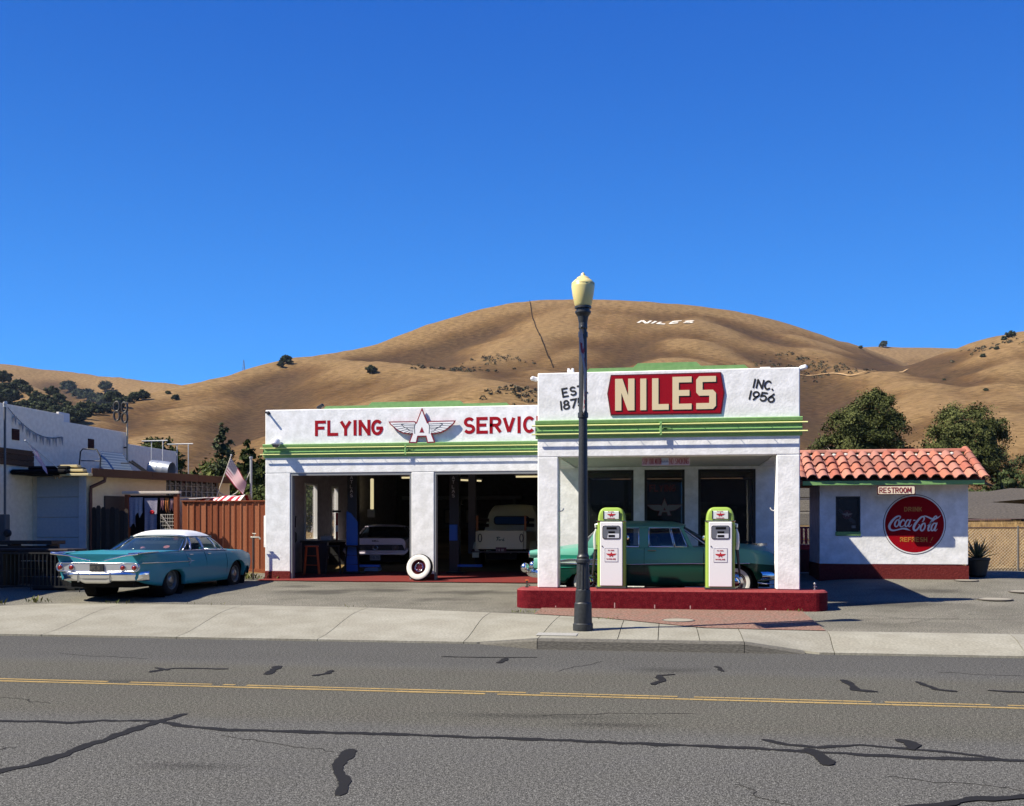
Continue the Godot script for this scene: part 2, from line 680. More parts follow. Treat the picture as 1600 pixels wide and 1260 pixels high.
func make_road():
	var n1 := FastNoiseLite.new()
	n1.seed = 5
	n1.frequency = 0.35
	n1.fractal_octaves = 4
	var m := M.new()
	m.smooth()
	var zs := []
	var z := 12.0
	while z > -15.9:
		zs.append(z)
		z -= 0.16 if z < -4.0 else 2.0
	zs.append(-15.95)
	var xs := []
	var x := -120.0
	while x <= 120.0:
		xs.append(x)
		x += 0.25 if absf(x) < 14.0 else 6.0
	var P := []
	var C := []
	for zz in zs:
		var pr := []
		var cr := []
		for xx in xs:
			pr.append(Vector3(xx, 0.0, zz))
			var v := 0.29 + 0.016 * n1.get_noise_2d(xx * 0.12, zz * 1.3) + 0.012 * n1.get_noise_2d(xx * 1.6, zz * 1.6)
			# browner between the seams, greyer and smoother in the near lane, darker by the gutter
			var warm := smoothstep(-8.7, -9.2, zz) * (1.0 - smoothstep(-12.2, -13.0, zz))
			var c := Color(v * 1.0, v * 1.0, v * 0.95).lerp(Color(v * 0.95, v * 0.93, v * 0.80), warm)
			for o in [[0.0, -12.9, 0.55, 0.25], [-1.3, -9.5, 0.9, 0.18], [4.3, -9.4, 1.2, 0.25], [-0.6, -9.2, 0.5, 0.12], [-3.4, -7.1, 0.5, 0.1], [5.5, -9.9, 1.0, 0.2], [-6.2, -11.0, 1.6, 0.12]]:
				var dd := Vector2((xx - o[0]) / o[2], (zz - o[1]) / o[3]).length() + 0.5 * n1.get_noise_2d(xx * 3.0, zz * 6.0)
				c = c.lerp(Color(0.06, 0.058, 0.055), 0.5 * (1.0 - smoothstep(0.2, 1.2, dd)))
			if zz < -12.5:
				c = c * lerpf(1.0, 0.86, smoothstep(-12.5, -13.3, zz))
			cr.append(c)
		P.append(pr)
		C.append(cr)
	for i in zs.size() - 1:
		for j in xs.size() - 1:
			m.tric(P[i][j], P[i][j + 1], P[i + 1][j + 1], C[i][j], C[i][j + 1], C[i + 1][j + 1])
			m.tric(P[i][j], P[i + 1][j + 1], P[i + 1][j], C[i][j], C[i + 1][j + 1], C[i + 1][j])
	var am := grain("asphalt", Color(0.30, 0.30, 0.30), Color(1.0, 1.0, 1.0), Vector3(6.1, 6.1, 6.1), 0.95, 0.0, 0.5, true, 1024, 1)
	second(am, Color(0.74, 0.74, 0.74), Color(1, 1, 1), 2.3, 0.10, 4)
	var road := obj("road", m, am)
	ground(road)
	# tar run into the cracks
	var tar := paint("tar", 0.017, 0.017, 0.018, 0.8)
	var lay := Transform3D(Basis(Vector3.RIGHT, Vector3(0, 0, -1), Vector3.UP), Vector3(0, 0.001, 0))
	var seams := [
		[0.11, [-14.0, -8.5, -9.0, -8.55, -6.07, -8.53, -5.71, -8.56, -5.38, -8.54, -5.15, -8.67, -4.71, -8.74, -4.21, -8.54, -3.87, -8.45, -3.0, -8.47, -2.21, -8.48, -1.05, -8.46, -0.26, -8.42, 0.56, -8.4, 1.19, -8.31, 1.8, -8.24, 2.63, -8.24, 6.0, -8.2, 12.0, -8.1]],
		[0.10, [0.74, -8.76, 0.88, -8.6, 1.14, -8.49, 1.49, -8.64, 1.86, -8.55, 2.22, -8.44, 2.5, -8.26]],
		[0.13, [-4.86, -6.3, -4.8, -6.75, -4.68, -7.01, -4.68, -7.34, -4.68, -7.7, -4.66, -8.16, -4.64, -8.6, -4.56, -9.13]],
		[0.115, [-2.5, -7.85, -2.49, -7.68, -2.45, -7.32, -2.34, -7.01, -2.22, -6.84, -2.2, -6.64, -2.17, -6.47]],
		[0.09, [-6.31, -11.72, -6.28, -11.96, -6.18, -12.1, -5.5, -12.14]],
		[0.09, [-6.45, -12.11, -6.19, -11.91]],
		[0.11, [-4.98, -12.53, -4.91, -12.17, -4.82, -11.73]],
		[0.10, [-4.18, -12.23, -4.14, -11.94, -4.23, -11.72]],
		[0.05, [-3.13, -13.75, -2.33, -13.8, -1.82, -13.89]],
		[0.10, [-2.21, -13.75, -2.23, -13.21]],
		[0.10, [0.03, -12.49, -0.15, -12.41, -0.1, -12.04, -0.21, -11.63]],
		[0.09, [0.57, -13.33, 0.62, -12.86]],
		[0.11, [1.94, -12.36, 2.0, -12.02, 1.98, -11.6, 2.19, -11.5]],
		[0.09, [2.78, -12.34, 2.84, -11.78, 3.03, -11.63]],
		[0.08, [3.4, -11.78, 3.73, -11.7, 4.6, -11.66]],
		[0.12, [1.07, -8.42, 1.14, -8.14, 1.13, -7.85]],
		[0.12, [1.86, -8.9, 1.94, -8.8, 1.88, -8.5]],
		[0.10, [1.4, -6.7, 1.92, -6.98, 2.28, -7.14, 3.2, -7.3]],
	]
	var lift := 0.0
	for s in seams:
		var src: Array = s[1]
		var line := []
		for i in range(0, src.size(), 2):
			line.append(Vector2(src[i], -src[i + 1]))
		var p := []
		var w := []
		for i in line.size() - 1:
			var a: Vector2 = line[i]
			var b: Vector2 = line[i + 1]
			var k := maxi(2, int(a.distance_to(b) / 0.045))
			for j in k:
				var q: Vector2 = a.lerp(b, float(j) / k)
				p.append(q + Vector2(n1.get_noise_2d(q.x * 9, q.y * 9), n1.get_noise_2d(q.x * 9 + 50, q.y * 9)) * 0.035 + Vector2(rng.randf_range(-1, 1), rng.randf_range(-1, 1)) * 0.004)
				w.append(s[0] * (0.82 + 0.6 * n1.get_noise_2d(q.x * 6 + 90, q.y * 6) + rng.randf_range(-0.12, 0.12)))
		p.append(line[-1])
		w.append(s[0] * 0.35)
		w[0] = s[0] * 0.3
		var t := M.new()
		t.stroke(p, w, 0.003 + lift, lay)
		lift += 0.0003
		obj("tar_seam", t, tar, road)
	# hairline cracks that nobody has sealed yet, and dark drips in the lanes
	var hair := paint("hairline", 0.03, 0.03, 0.03, 0.95)
	for s in [[-3.7, -8.2, -2.6, -7.75], [-5.6, -7.3, -5.2, -7.45], [1.5, -7.6, 2.4, -7.3], [-1.2, -9.6, 0.2, -9.9], [3.0, -9.3, 4.4, -9.6], [-7.5, -9.9, -6.2, -9.5], [0.4, -7.2, 0.9, -6.3], [-1.4, -12.6, -0.9, -13.6], [3.2, -13.2, 4.6, -12.9], [-8.6, -13.3, -7.0, -12.9]]:
		var t := M.new()
		var p := []
		var w := []
		for i in 40:
			var u := i / 39.0
			p.append(Vector2(lerpf(s[0], s[2], u) + 0.10 * n1.get_noise_2d(u * 8.0 + s[0] * 9.0, 3.0) + rng.randf_range(-0.008, 0.008), -lerpf(s[1], s[3], u) + 0.10 * n1.get_noise_2d(u * 8.0, s[1] * 7.0) + rng.randf_range(-0.008, 0.008)))
			w.append(0.005 + 0.012 * absf(n1.get_noise_2d(u * 14.0, s[1] * 3.0)))
		t.stroke(p, w, 0.002, lay)
		obj("crack", t, hair, road)
	# yellow centre lines, worn through in places
	var yl := M.new()
	for k in 2:
		var xx := -70.0
		while xx < 70.0:
			var l := 0.11 + 0.06 * rng.randf()
			var wear := n1.get_noise_2d(xx * 2.2, k * 40.0)
			var keep := 0.985 if k == 0 else 0.86
			if rng.randf() < keep + wear * 0.35:
				var zc := -10.70 + 0.010 * xx - k * 0.15
				var hw := 0.042 * (0.75 + 0.35 * rng.randf()) * (1.0 if k == 0 else 0.8)
				yl.quad(Vector3(xx, 0.004, zc + hw), Vector3(xx + l * 0.97, 0.004, zc + hw * 0.9), Vector3(xx + l * 0.97, 0.004, zc - hw), Vector3(xx, 0.004, zc - hw))
			xx += l
	obj("centre_line", yl, grain("road_yellow", lin(0.36, 0.25, 0.09), lin(0.24, 0.185, 0.095), Vector3(0.5, 0.5, 0.5), 0.8, 0.0, 0.05), road)


func make_pavement():
	var conc := grain("pavement_concrete", Color(0.86, 0.86, 0.86), Color(1, 1, 1), Vector3(2.2, 2.2, 2.2), 0.9, 0.0, 0.08, true, 512, 6)
	second(conc, Color(0.93, 0.925, 0.915), Color(1, 1, 1), 7.3, 0.015, 12)
	var root := part("pavement", self)
	ground(root)
	var cuts := [[-30.0, -31.0], [-14.2, -14.9], [-10.22, -10.95], [-7.86, -8.45], [-5.5, -5.82], [-3.16, -3.3], [-1.95, -1.97], [-0.785, -0.81], [-0.2, -0.21], [0.4, 0.39], [1.02, 1.04], [2.25, 2.38], [4.8, 5.02], [7.5, 7.7], [11.0, 11.0], [40.0, 40.0]]
	for i in cuts.size() - 1:
		var m := M.new(Color(0.31, 0.302, 0.256) * (0.95 + 0.12 * rng.randf()))
		var rows := []
		var nx := 6
		for a in nx + 1:
			var s := float(a) / nx
			var row := []
			for b in 8:
				var t := b / 7.0
				var gap := 0.006
				var xf := lerpf(cuts[i][0] + gap, cuts[i + 1][0] - gap, s)
				var xb := lerpf(cuts[i][1] + gap, cuts[i + 1][1] - gap, s)
				var x := lerpf(xf, xb, t)
				var f := front_edge(xf) - (0.155 if xf > -2.9 and xf < 1.85 else 0.0)
				var z := lerpf(f, back_edge(xb), t)
				row.append(Vector3(x, walk_y(x, z), z))
			rows.append(row)
		m.sheet(rows, Vector3.UP)
		m.flat()
		for a in nx:   # the slab's front and back faces
			for b in [0, 7]:
				m.out(rows[a][b], rows[a + 1][b], rows[a + 1][b] + Vector3.DOWN * 0.1, rows[a][b] + Vector3.DOWN * 0.1, Vector3(0, 0, 1 if b == 0 else -1))
		for b in 7:
			m.out(rows[0][b], rows[0][b + 1], rows[0][b + 1] + Vector3.DOWN * 0.1, rows[0][b] + Vector3.DOWN * 0.1, Vector3.LEFT)
			m.out(rows[nx][b], rows[nx][b + 1], rows[nx][b + 1] + Vector3.DOWN * 0.1, rows[nx][b] + Vector3.DOWN * 0.1, Vector3.RIGHT)
		obj("slab", m, conc, root)
	var km := grain("kerb_concrete", lin(0.085, 0.082, 0.075), lin(0.15, 0.145, 0.13), Vector3(1.1, 0.35, 1.1), 0.9, 0.3, 0.03)
	for seg in [[-2.9, -1.955], [-1.945, 1.01], [1.02, 1.85]]:
		var m := M.new()
		var rows := []
		for a in 9:
			var x := lerpf(seg[0], seg[1], a / 8.0)
			var f := front_edge(x)
			var y := kerb_top(x)
			rows.append([Vector3(x, -0.05, f), Vector3(x, y - 0.03, f - 0.012), Vector3(x, y, f - 0.035), Vector3(x, y, f - 0.15), Vector3(x, -0.05, f - 0.15)])
		m.skin(rows, false, false)
		for a in [0, 8]:
			m.out(rows[a][0], rows[a][1], rows[a][3], rows[a][4], Vector3(-1 if a == 0 else 1, 0, 0))
		obj("kerb", m, km, root)
	var lid := M.new()
	lid.box(Vector3(-1.72, walk_y(-1.72, -15.45) + 0.004, -15.45), Vector3(0.62, 0.012, 0.36), 0.004)
	tag(obj("utility_lid", lid, grain("lid_concrete", lin(0.26, 0.26, 0.25), lin(0.34, 0.34, 0.32), Vector3(0.6, 0.6, 0.6), 0.9)), "small rectangular concrete utility lid in the pavement beside the lamp post", "utility cover")


func make_lot():
	var n1 := FastNoiseLite.new()
	n1.seed = 31
	n1.frequency = 0.5
	n1.fractal_octaves = 5
	var m := M.new()
	m.smooth()
	var zn := 46
	var xs := []
	var x := -40.0
	while x <= 40.0:
		xs.append(x)
		x += 0.2 if x > -15.0 and x < 10.0 else 2.0
	var P := []
	var C := []
	for xx in xs:
		var pr := []
		var cr := []
		var b := back_edge(xx) + 0.03
		for k in zn + 1:
			var z := lerpf(b, -29.5, pow(k / float(zn), 1.25))
			var y := gy(xx, z) + 0.008 * n1.get_noise_2d(xx, z)
			pr.append(Vector3(xx, y, z))
			var v := 0.285 + 0.085 * n1.get_noise_2d(xx * 0.6, z * 0.9) + 0.06 * n1.get_noise_2d(xx * 3.0, z * 3.0)
			var c := Color(v, v * 0.955, v * 0.80)
			# oil and drips where cars have stood
			for o in [[-7.6, -21.9, 1.3, 0.7], [-6.6, -22.6, 1.0, 0.5], [-4.3, -22.2, 1.2, 0.6], [-4.6, -20.6, 0.8, 0.4], [-8.8, -23.4, 0.9, 0.4], [5.2, -23.0, 1.0, 0.5], [4.4, -20.6, 1.3, 0.5], [8.0, -21.0, 1.3, 0.6]]:
				var dd := Vector2((xx - o[0]) / o[2], (z - o[1]) / o[3]).length() + 0.7 * n1.get_noise_2d(xx * 2.0 + 9, z * 2.0)
				c = c.lerp(Color(0.055, 0.052, 0.048), 0.55 * (1.0 - smoothstep(0.3, 1.1, dd)))
			cr.append(c)
		P.append(pr)
		C.append(cr)
	for i in xs.size() - 1:
		for j in zn:
			m.tric(P[i][j], P[i + 1][j], P[i + 1][j + 1], C[i][j], C[i + 1][j], C[i + 1][j + 1])
			m.tric(P[i][j], P[i + 1][j + 1], P[i][j + 1], C[i][j], C[i + 1][j + 1], C[i][j + 1])
	var lm := grain("lot_asphalt", Color(0.62, 0.62, 0.62), Color(1, 1, 1), Vector3(3.7, 3.7, 3.7), 0.92, 0.6, 0.13, true, 1024, 4)
	second(lm, Color(0.78, 0.78, 0.78), Color(1, 1, 1), 1.3, 0.05, 14)
	var lot := obj("forecourt_ground", m, lm)
	ground(lot)
	# cracks in the old surface
	var lay := Transform3D(Basis(Vector3.RIGHT, Vector3(0, 0, -1), Vector3.UP), Vector3.ZERO)
	var cm := paint("crack_dirt", 0.035, 0.033, 0.03, 0.95)
	for s in [[-6.0, -19.9, 3.4, -0.25], [-3.6, -19.0, 1.1, -0.9], [-8.4, -20.3, 2.5, -0.6], [2.7, -18.2, 3.6, -0.35], [3.4, -17.3, 1.6, -1.6], [5.2, -19.2, 2.8, 0.5], [-4.8, -21.2, 1.8, 0.5], [3.1, -19.0, 1.2, 0.7]]:
		var t := M.new()
		var p := []
		for i in 22:
			var u := i / 21.0
			p.append(Vector2(s[0] + s[2] * u + 0.16 * n1.get_noise_2d(u * 9.0, s[0] * 7.0), -(s[1] + s[3] * u + 0.25 * n1.get_noise_2d(u * 7.0 + 30.0, s[0] * 5.0))))
		var pp := []
		for q in p:
			pp.append(Vector3(q.x, gy(q.x, -q.y) + 0.010, -q.y))
		t.flat()
		for i in 21:
			var w := 0.006 + 0.012 * absf(n1.get_noise_2d(i * 3.0, s[1] * 9.0))
			t.out(pp[i] + Vector3(0, 0, w), pp[i + 1] + Vector3(0, 0, w), pp[i + 1] - Vector3(0, 0, w), pp[i] - Vector3(0, 0, w), Vector3.UP)
		obj("crack", t, cm, lot)
	# pink concrete before the pump island
	var pk := M.new()
	var rows := []
	for i in 17:
		var xx := lerpf(-2.46, 2.36, i / 16.0)
		var row := []
		var b := back_edge(xx)
		for k in 7:
			var z := lerpf(b, -19.45, k / 6.0)
			row.append(Vector3(xx, gy(xx, z) + 0.016, z))
		rows.append(row)
	pk.sheet(rows, Vector3.UP)
	var pm := grain("pink_concrete", lin(0.30, 0.165, 0.135), lin(0.245, 0.17, 0.14), Vector3(2.6, 2.6, 2.6), 0.9, 0.2, 0.02)
	second(pm, Color(0.72, 0.72, 0.70), Color(1, 1, 1), 0.9, 0.03, 21)
	ground(obj("pink_forecourt", pk, pm))
	# red painted strip before the garage and the garage floor
	var rd := M.new()
	rows = []
	for i in 21:
		var xx := lerpf(-10.55, -2.7, i / 20.0)
		var row := []
		for z in [-24.85 + 0.12 * n1.get_noise_2d(xx * 2.0, 3.0), -25.2, -25.5, -26.0, -26.8, -28.0, -39.0]:
			row.append(Vector3(xx, gy(xx, maxf(z, -27.0)) + 0.022 - (0.06 if z < -30.0 else 0.0), z))
		rows.append(row)
	rd.sheet(rows, Vector3.UP)
	var rm := grain("red_floor_paint", lin(0.24, 0.035, 0.032), lin(0.17, 0.045, 0.04), Vector3(1.6, 1.6, 1.6), 0.7, 0.1, 0.02)
	second(rm, Color(0.75, 0.75, 0.75), Color(1, 1, 1), 0.7, 0.04, 22)
	ground(obj("garage_floor", rd, rm))
	# round covers and pale paint spots
	for s in [["round pale cover set in the pink concrete before the pumps", 0.107, -17.59, 0.25], ["round pale cover in the asphalt before the red roofed building", 6.35, -21.6, 0.30], ["round pale cover at the far right edge of the asphalt", 7.3, -22.9, 0.26], ["pale worn patch on the asphalt beside the flower pot", 6.75, -25.1, 0.24]]:
		var t := M.new()
		t.lathe([Vector2(s[3], -0.02), Vector2(s[3], 0.012), Vector2(s[3] - 0.015, 0.014), Vector2(0, 0.014)], 20, Transform3D(Basis.IDENTITY, Vector3(s[1], gy(s[1], s[2]) + 0.012, s[2])))
		var o := thing("manhole_cover", s[0], "manhole cover")
		obj("lid", t, paint("cover_concrete", 0.26, 0.245, 0.205, 0.9), o)
		var ring := M.new()
		ring.tube(arc_ring(s[3] + 0.02, Vector3(s[1], gy(s[1], s[2]) + 0.014, s[2])), 0.012, 5, true)
		obj("rim", ring, paint("cover_rim", 0.12, 0.11, 0.1, 0.8), o)


func arc_ring(r: float, c: Vector3, k := 20) -> Array:
	var p := []
	for i in k:
		p.append(c + Vector3(cos(TAU * i / k) * r, 0, sin(TAU * i / k) * r))
	return p


# ------------------------------------------------------------------ the station
func stucco() -> StandardMaterial3D:
	var m := grain("white_stucco", lin(0.79, 0.80, 0.805), lin(0.85, 0.855, 0.855), Vector3(1.5, 1.5, 1.5), 0.9, 0.24, 0.03, false, 512, 6)
	if not m.detail_enabled:
		second(m, Color(0.93, 0.93, 0.925), Color(1, 1, 1), 2.7, 0.015, 41)
	return m


func wall_box(m: M, x0: float, x1: float, y0: float, y1: float, z0: float, z1: float, bev := 0.0):
	m.span(Vector3(x0, y0, z0), Vector3(x1, y1, z1), bev)


# green moulded cornice with two glass tubes before it
func cornice(root: Node, x0: float, x1: float, z: float, y: float, end_l: bool, end_r: bool):
	var gm := grain("green_paint", lin(0.16, 0.33, 0.105), lin(0.20, 0.37, 0.13), Vector3(1.3, 1.3, 1.3), 0.6, 0.15, 0.02)
	var prof := [Vector2(0, 0.0), Vector2(0.075, -0.005), Vector2(0.085, -0.02), Vector2(0.075, -0.075), Vector2(0.03, -0.09), Vector2(0.03, -0.20), Vector2(0.06, -0.215), Vector2(0.06, -0.27), Vector2(0.035, -0.285), Vector2(0.028, -0.345), Vector2(0.0, -0.36)]
	var m := M.new()
	var rows := []
	for x in [x0 - (0.04 if end_l else 0.0), x1 + (0.04 if end_r else 0.0)]:
		var row := []
		for p in prof:
			row.append(Vector3(x, y + p.y, z + p.x))
		rows.append(row)
	m.skin(rows, true, false)
	for e in 2:
		for i in range(1, prof.size() - 1):
			m.out(rows[e][0], rows[e][i], rows[e][i + 1], rows[e][i + 1], Vector3(-1 if e == 0 else 1, 0, 0))
	obj("cornice", m, gm, root)
	var tubem := paint("tube_glass", 0.72, 0.74, 0.30, 0.25)
	var cap := paint("tube_cap", 0.03, 0.03, 0.03, 0.5)
	var cuts := [x0 - 0.1, lerpf(x0, x1, 0.48), x1 + (0.13 if end_r else 0.0)]
	for k in 2:
		var ty := y - 0.115 - k * 0.165
		for s in 2:
			var t := M.new()
			var a: float = cuts[s] + (0.02 if s else 0.0)
			var b: float = cuts[s + 1] - (0.02 if s == 0 else 0.0)
			t.tube([Vector3(a, ty, z + 0.105), Vector3(b, ty, z + 0.105)], 0.014, 8)
			var o := obj("light_tube", t, tubem, root)
			for q in int((b - a) / 0.62) + 1:
				var st := M.new()
				var xx := minf(a + 0.12 + q * 0.62, b - 0.05)
				st.tube([Vector3(xx, ty, z + 0.02), Vector3(xx, ty, z + 0.103)], 0.006, 5)
				obj("standoff", st, cap, o)
	var box := M.new()
	box.box(Vector3(cuts[1], y - 0.2, z + 0.085), Vector3(0.05, 0.26, 0.05), 0.01)
	box.box(Vector3(cuts[1] + 0.1, y - 0.17, z + 0.075), Vector3(0.17, 0.035, 0.04), 0.008)
	obj("tube_transformer", box, gm, root)


func cap_steps(root: Node, x0: float, x1: float, x2: float, x3: float, y: float, z: float):
	var gm: Material = mats["green_paint"]
	var a := M.new()
	a.prism([Vector2(x0, y), Vector2(x3, y), Vector2(x3 - 0.08, y + 0.075), Vector2(x0 + 0.08, y + 0.075)], z - 0.28, z - 0.03)
	obj("parapet_cap", a, gm, root)
	var b := M.new()
	b.prism([Vector2(x1, y + 0.075), Vector2(x2, y + 0.075), Vector2(x2 - 0.09, y + 0.155), Vector2(x1 + 0.09, y + 0.155)], z - 0.26, z - 0.05)
	obj("parapet_cap", b, gm, root)


func emblem_points() -> Array:   # half-outline of the winged letter, right side, on a grid of 1/9 of 1/1600 of the picture's width
	return V([0, 372, 80, 170, 97, 190, 468, 192, 445, 150, 413, 122, 343, 64, 263, 26, 163, 12, 138, 14, 185, -104, 73, -108, 53, -22])


func winged_emblem(m_red: M, m_white: M, lines, s: float, xf: Transform3D, d: float):
	var h := emblem_points()
	var full := []
	for p in h:
		full.append(p * s)
	for i in range(h.size() - 1, 0, -1):
		full.append(Vector2(-h[i].x, h[i].y) * s)
	m_red.prism(full, 0.0, d, xf)
	var inner := Geometry2D.offset_polygon(PackedVector2Array(full), -15.0 * s if not Geometry2D.is_polygon_clockwise(PackedVector2Array(full)) else -15.0 * s)
	for q in inner:
		m_white.prism(Array(q), d - 0.001, d + 0.004, xf)
	m_red.prism([Vector2(-33, 35) * s, Vector2(33, 35) * s, Vector2(0, 112) * s], d, d + 0.008, xf)
	if lines == null:
		return
	for sx in [-1.0, 1.0]:
		for f in [[100, 150, 410, 150], [105, 130, 400, 118], [108, 110, 360, 84], [112, 92, 310, 56], [118, 72, 255, 36], [122, 52, 205, 22], [124, 34, 160, 14]]:
			lines.append(M.new())
			lines[-1].stroke([Vector2(f[0] * sx, f[1]) * s, Vector2(lerpf(f[0], f[2], 0.5) * sx, lerpf(f[1], f[3], 0.5) + 7) * s, Vector2(f[2] * sx, f[3]) * s], 4.5 * s, 0.003, xf * Transform3D(Basis.IDENTITY, Vector3(0, 0, d + 0.004)))
		lines.append(M.new())
		lines[-1].stroke([Vector2(88 * sx, 165) * s, Vector2(104 * sx, 120) * s, Vector2(100 * sx, 20) * s], 7.0 * s, 0.004, xf * Transform3D(Basis.IDENTITY, Vector3(0, 0, d + 0.004)))
		lines.append(M.new())
		lines[-1].stroke([Vector2(245 * sx, 158) * s, Vector2(285 * sx, 146) * s, Vector2(250 * sx, 112) * s, Vector2(200 * sx, 92) * s, Vector2(170 * sx, 62) * s], 7.0 * s, 0.004, xf * Transform3D(Basis.IDENTITY, Vector3(0, 0, d + 0.004)))


func make_garage():
	var root := thing("garage", "long white stucco garage with two open bays and red painted lettering", "garage")
	var st := stucco()
	var zf := -25.5
	var zb := -25.8
	var w := M.new()
	wall_box(w, -10.53, -9.845, 0.66, 3.22, zb, zf, 0.012)
	obj("wall_pillar", w, st, root)
	w = M.new()
	wall_box(w, -6.59, -6.0, 0.62, 3.22, zb, zf, 0.012)
	obj("wall_pillar", w, st, root)
	w = M.new()
	wall_box(w, -2.85, -2.25, 0.5, 3.22, zb, zf, 0.012)
	obj("wall_pillar", w, st, root)
	w = M.new()
	wall_box(w, -10.53, -2.25, 3.22, 4.885, zb, zf, 0.02)
	obj("front_wall", w, st, root)
	var base := grain("oxide_base", lin(0.115, 0.018, 0.018), lin(0.15, 0.028, 0.025), Vector3(1.1, 1.1, 1.1), 0.75, 0.6, 0.03)
	w = M.new()
	wall_box(w, -10.54, -9.84, 0.25, 0.66, zb - 0.005, zf + 0.008, 0.01)
	obj("red_base", w, base, root)
	w = M.new()
	wall_box(w, -6.6, -5.99, 0.25, 0.62, zb - 0.005, zf + 0.008, 0.01)
	obj("red_base", w, base, root)
	# grey steel linings of the two openings
	var steel := paint("grey_trim", 0.20, 0.21, 0.22, 0.5)
	for b in [[-9.845, -6.59], [-6.0, -2.85]]:
		var f := M.new()
		f.span(Vector3(b[0] + 0.001, 0.45, zf - 0.20), Vector3(b[0] + 0.05, 3.219, zf - 0.015))
		f.span(Vector3(b[1] - 0.05, 0.45, zf - 0.20), Vector3(b[1] - 0.001, 3.219, zf - 0.015))
		f.span(Vector3(b[0] + 0.051, 3.16, zf - 0.20), Vector3(b[1] - 0.051, 3.219, zf - 0.015))
		obj("door_frame", f, steel, root)
	# inside
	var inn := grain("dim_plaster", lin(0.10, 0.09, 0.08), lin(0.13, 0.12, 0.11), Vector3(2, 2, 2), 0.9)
	w = M.new()   # side wall with its two windows
	var holes := [[-28.1, -29.15], [-30.4, -31.05]]
	var za := zb
	for h in holes:
		wall_box(w, -10.53, -10.42, 0.3, 4.5, h[0], za)
		wall_box(w, -10.53, -10.42, 0.3, 1.45, h[1], h[0])
		wall_box(w, -10.53, -10.42, 3.1, 4.5, h[1], h[0])
		za = h[1]
	wall_box(w, -10.53, -10.42, 0.3, 4.5, -38.0, za)
	obj("side_wall", w, grain("grey_lilac_wall", lin(0.36, 0.33, 0.34), lin(0.44, 0.41, 0.42), Vector3(2, 2, 2), 0.85), root)
	for h in holes:
		var f := M.new()
		for zz in [h[0] - 0.03, h[1] + 0.03]:
			f.span(Vector3(-10.5, 1.45, zz - 0.028), Vector3(-10.39, 3.1, zz + 0.028))
		f.span(Vector3(-10.5, 3.05, h[1] + 0.06), Vector3(-10.39, 3.1, h[0] - 0.06))
		f.span(Vector3(-10.5, 1.42, h[1] + 0.06), Vector3(-10.36, 1.48, h[0] - 0.06))
		var win := obj("window", f, paint("white_trim", 0.62, 0.62, 0.60, 0.5), root)
		var p := M.new()
		p.span(Vector3(-10.47, 1.48, h[1] + 0.06), Vector3(-10.464, 3.05, h[0] - 0.06))
		obj("pane", p, glass("clear_pane", 0.8, 0.85, 0.85, 0.06), win)
	w = M.new()
	wall_box(w, -10.53, -2.25, 0.3, 4.5, -38.3, -38.0)
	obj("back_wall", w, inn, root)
	w = M.new()
	wall_box(w, -2.5, -2.25, 0.3, 4.5, -38.0, zb)
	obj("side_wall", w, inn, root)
	w = M.new()
	wall_box(w, -10.53, -2.25, 4.5, 4.7, -38.3, zb - 0.002)
	obj("roof", w, grain("tar_roof", lin(0.08, 0.08, 0.08), lin(0.12, 0.12, 0.11), Vector3(3, 3, 3), 0.9), root)
	cornice(root, -10.53, -2.6, zf, 3.985, true, false)
	cap_steps(root, -8.96, -7.75, -5.25, -4.05, 4.885, zf)
	# red brushed letters, each a piece of paint of its own
	var red := grain("red_lettering", lin(0.27, 0.006, 0.014), lin(0.33, 0.010, 0.02), Vector3(0.5, 0.5, 0.5), 0.75)
	var sign1 := part("painted_letters", root)
	for l in word("FLYING", -9.13, 4.18, 0.235, 0.405, 0.10, 0.080, 0.004, Transform3D(Basis.IDENTITY, Vector3(0, 0, zf + 0.001))):
		obj("letter", l[0], red, sign1)
	for l in word("SERVICE", -5.20, 4.18, 0.235, 0.425, 0.105, 0.080, 0.004, Transform3D(Basis.IDENTITY, Vector3(0, 0, zf + 0.001))):
		obj("letter", l[0], red, sign1)
	var e := thing("emblem_sign", "cut out red, white and black winged letter A sign on the garage front", "sign", Vector3(-6.295, 4.16, zf + 0.045))
	var a := M.new()
	var b := M.new()
	var c := []
	winged_emblem(a, b, c, 0.00188, Transform3D.IDENTITY, 0.04)
	obj("red_backing", a, paint("emblem_red", 0.23, 0.008, 0.02, 0.45), e)
	obj("white_face", b, paint("emblem_white", 0.78, 0.78, 0.78, 0.4), e)
	for fl in c:
		obj("feather_line", fl, paint("emblem_black", 0.01, 0.01, 0.01, 0.5), e)
	for x in [-0.2, 0.2, -0.55, 0.55]:
		var pin := M.new()
		pin.tube([Vector3(x, 0.1, -0.044), Vector3(x, 0.1, 0.0)], 0.012, 6)
		obj("bracket", pin, steel, e)


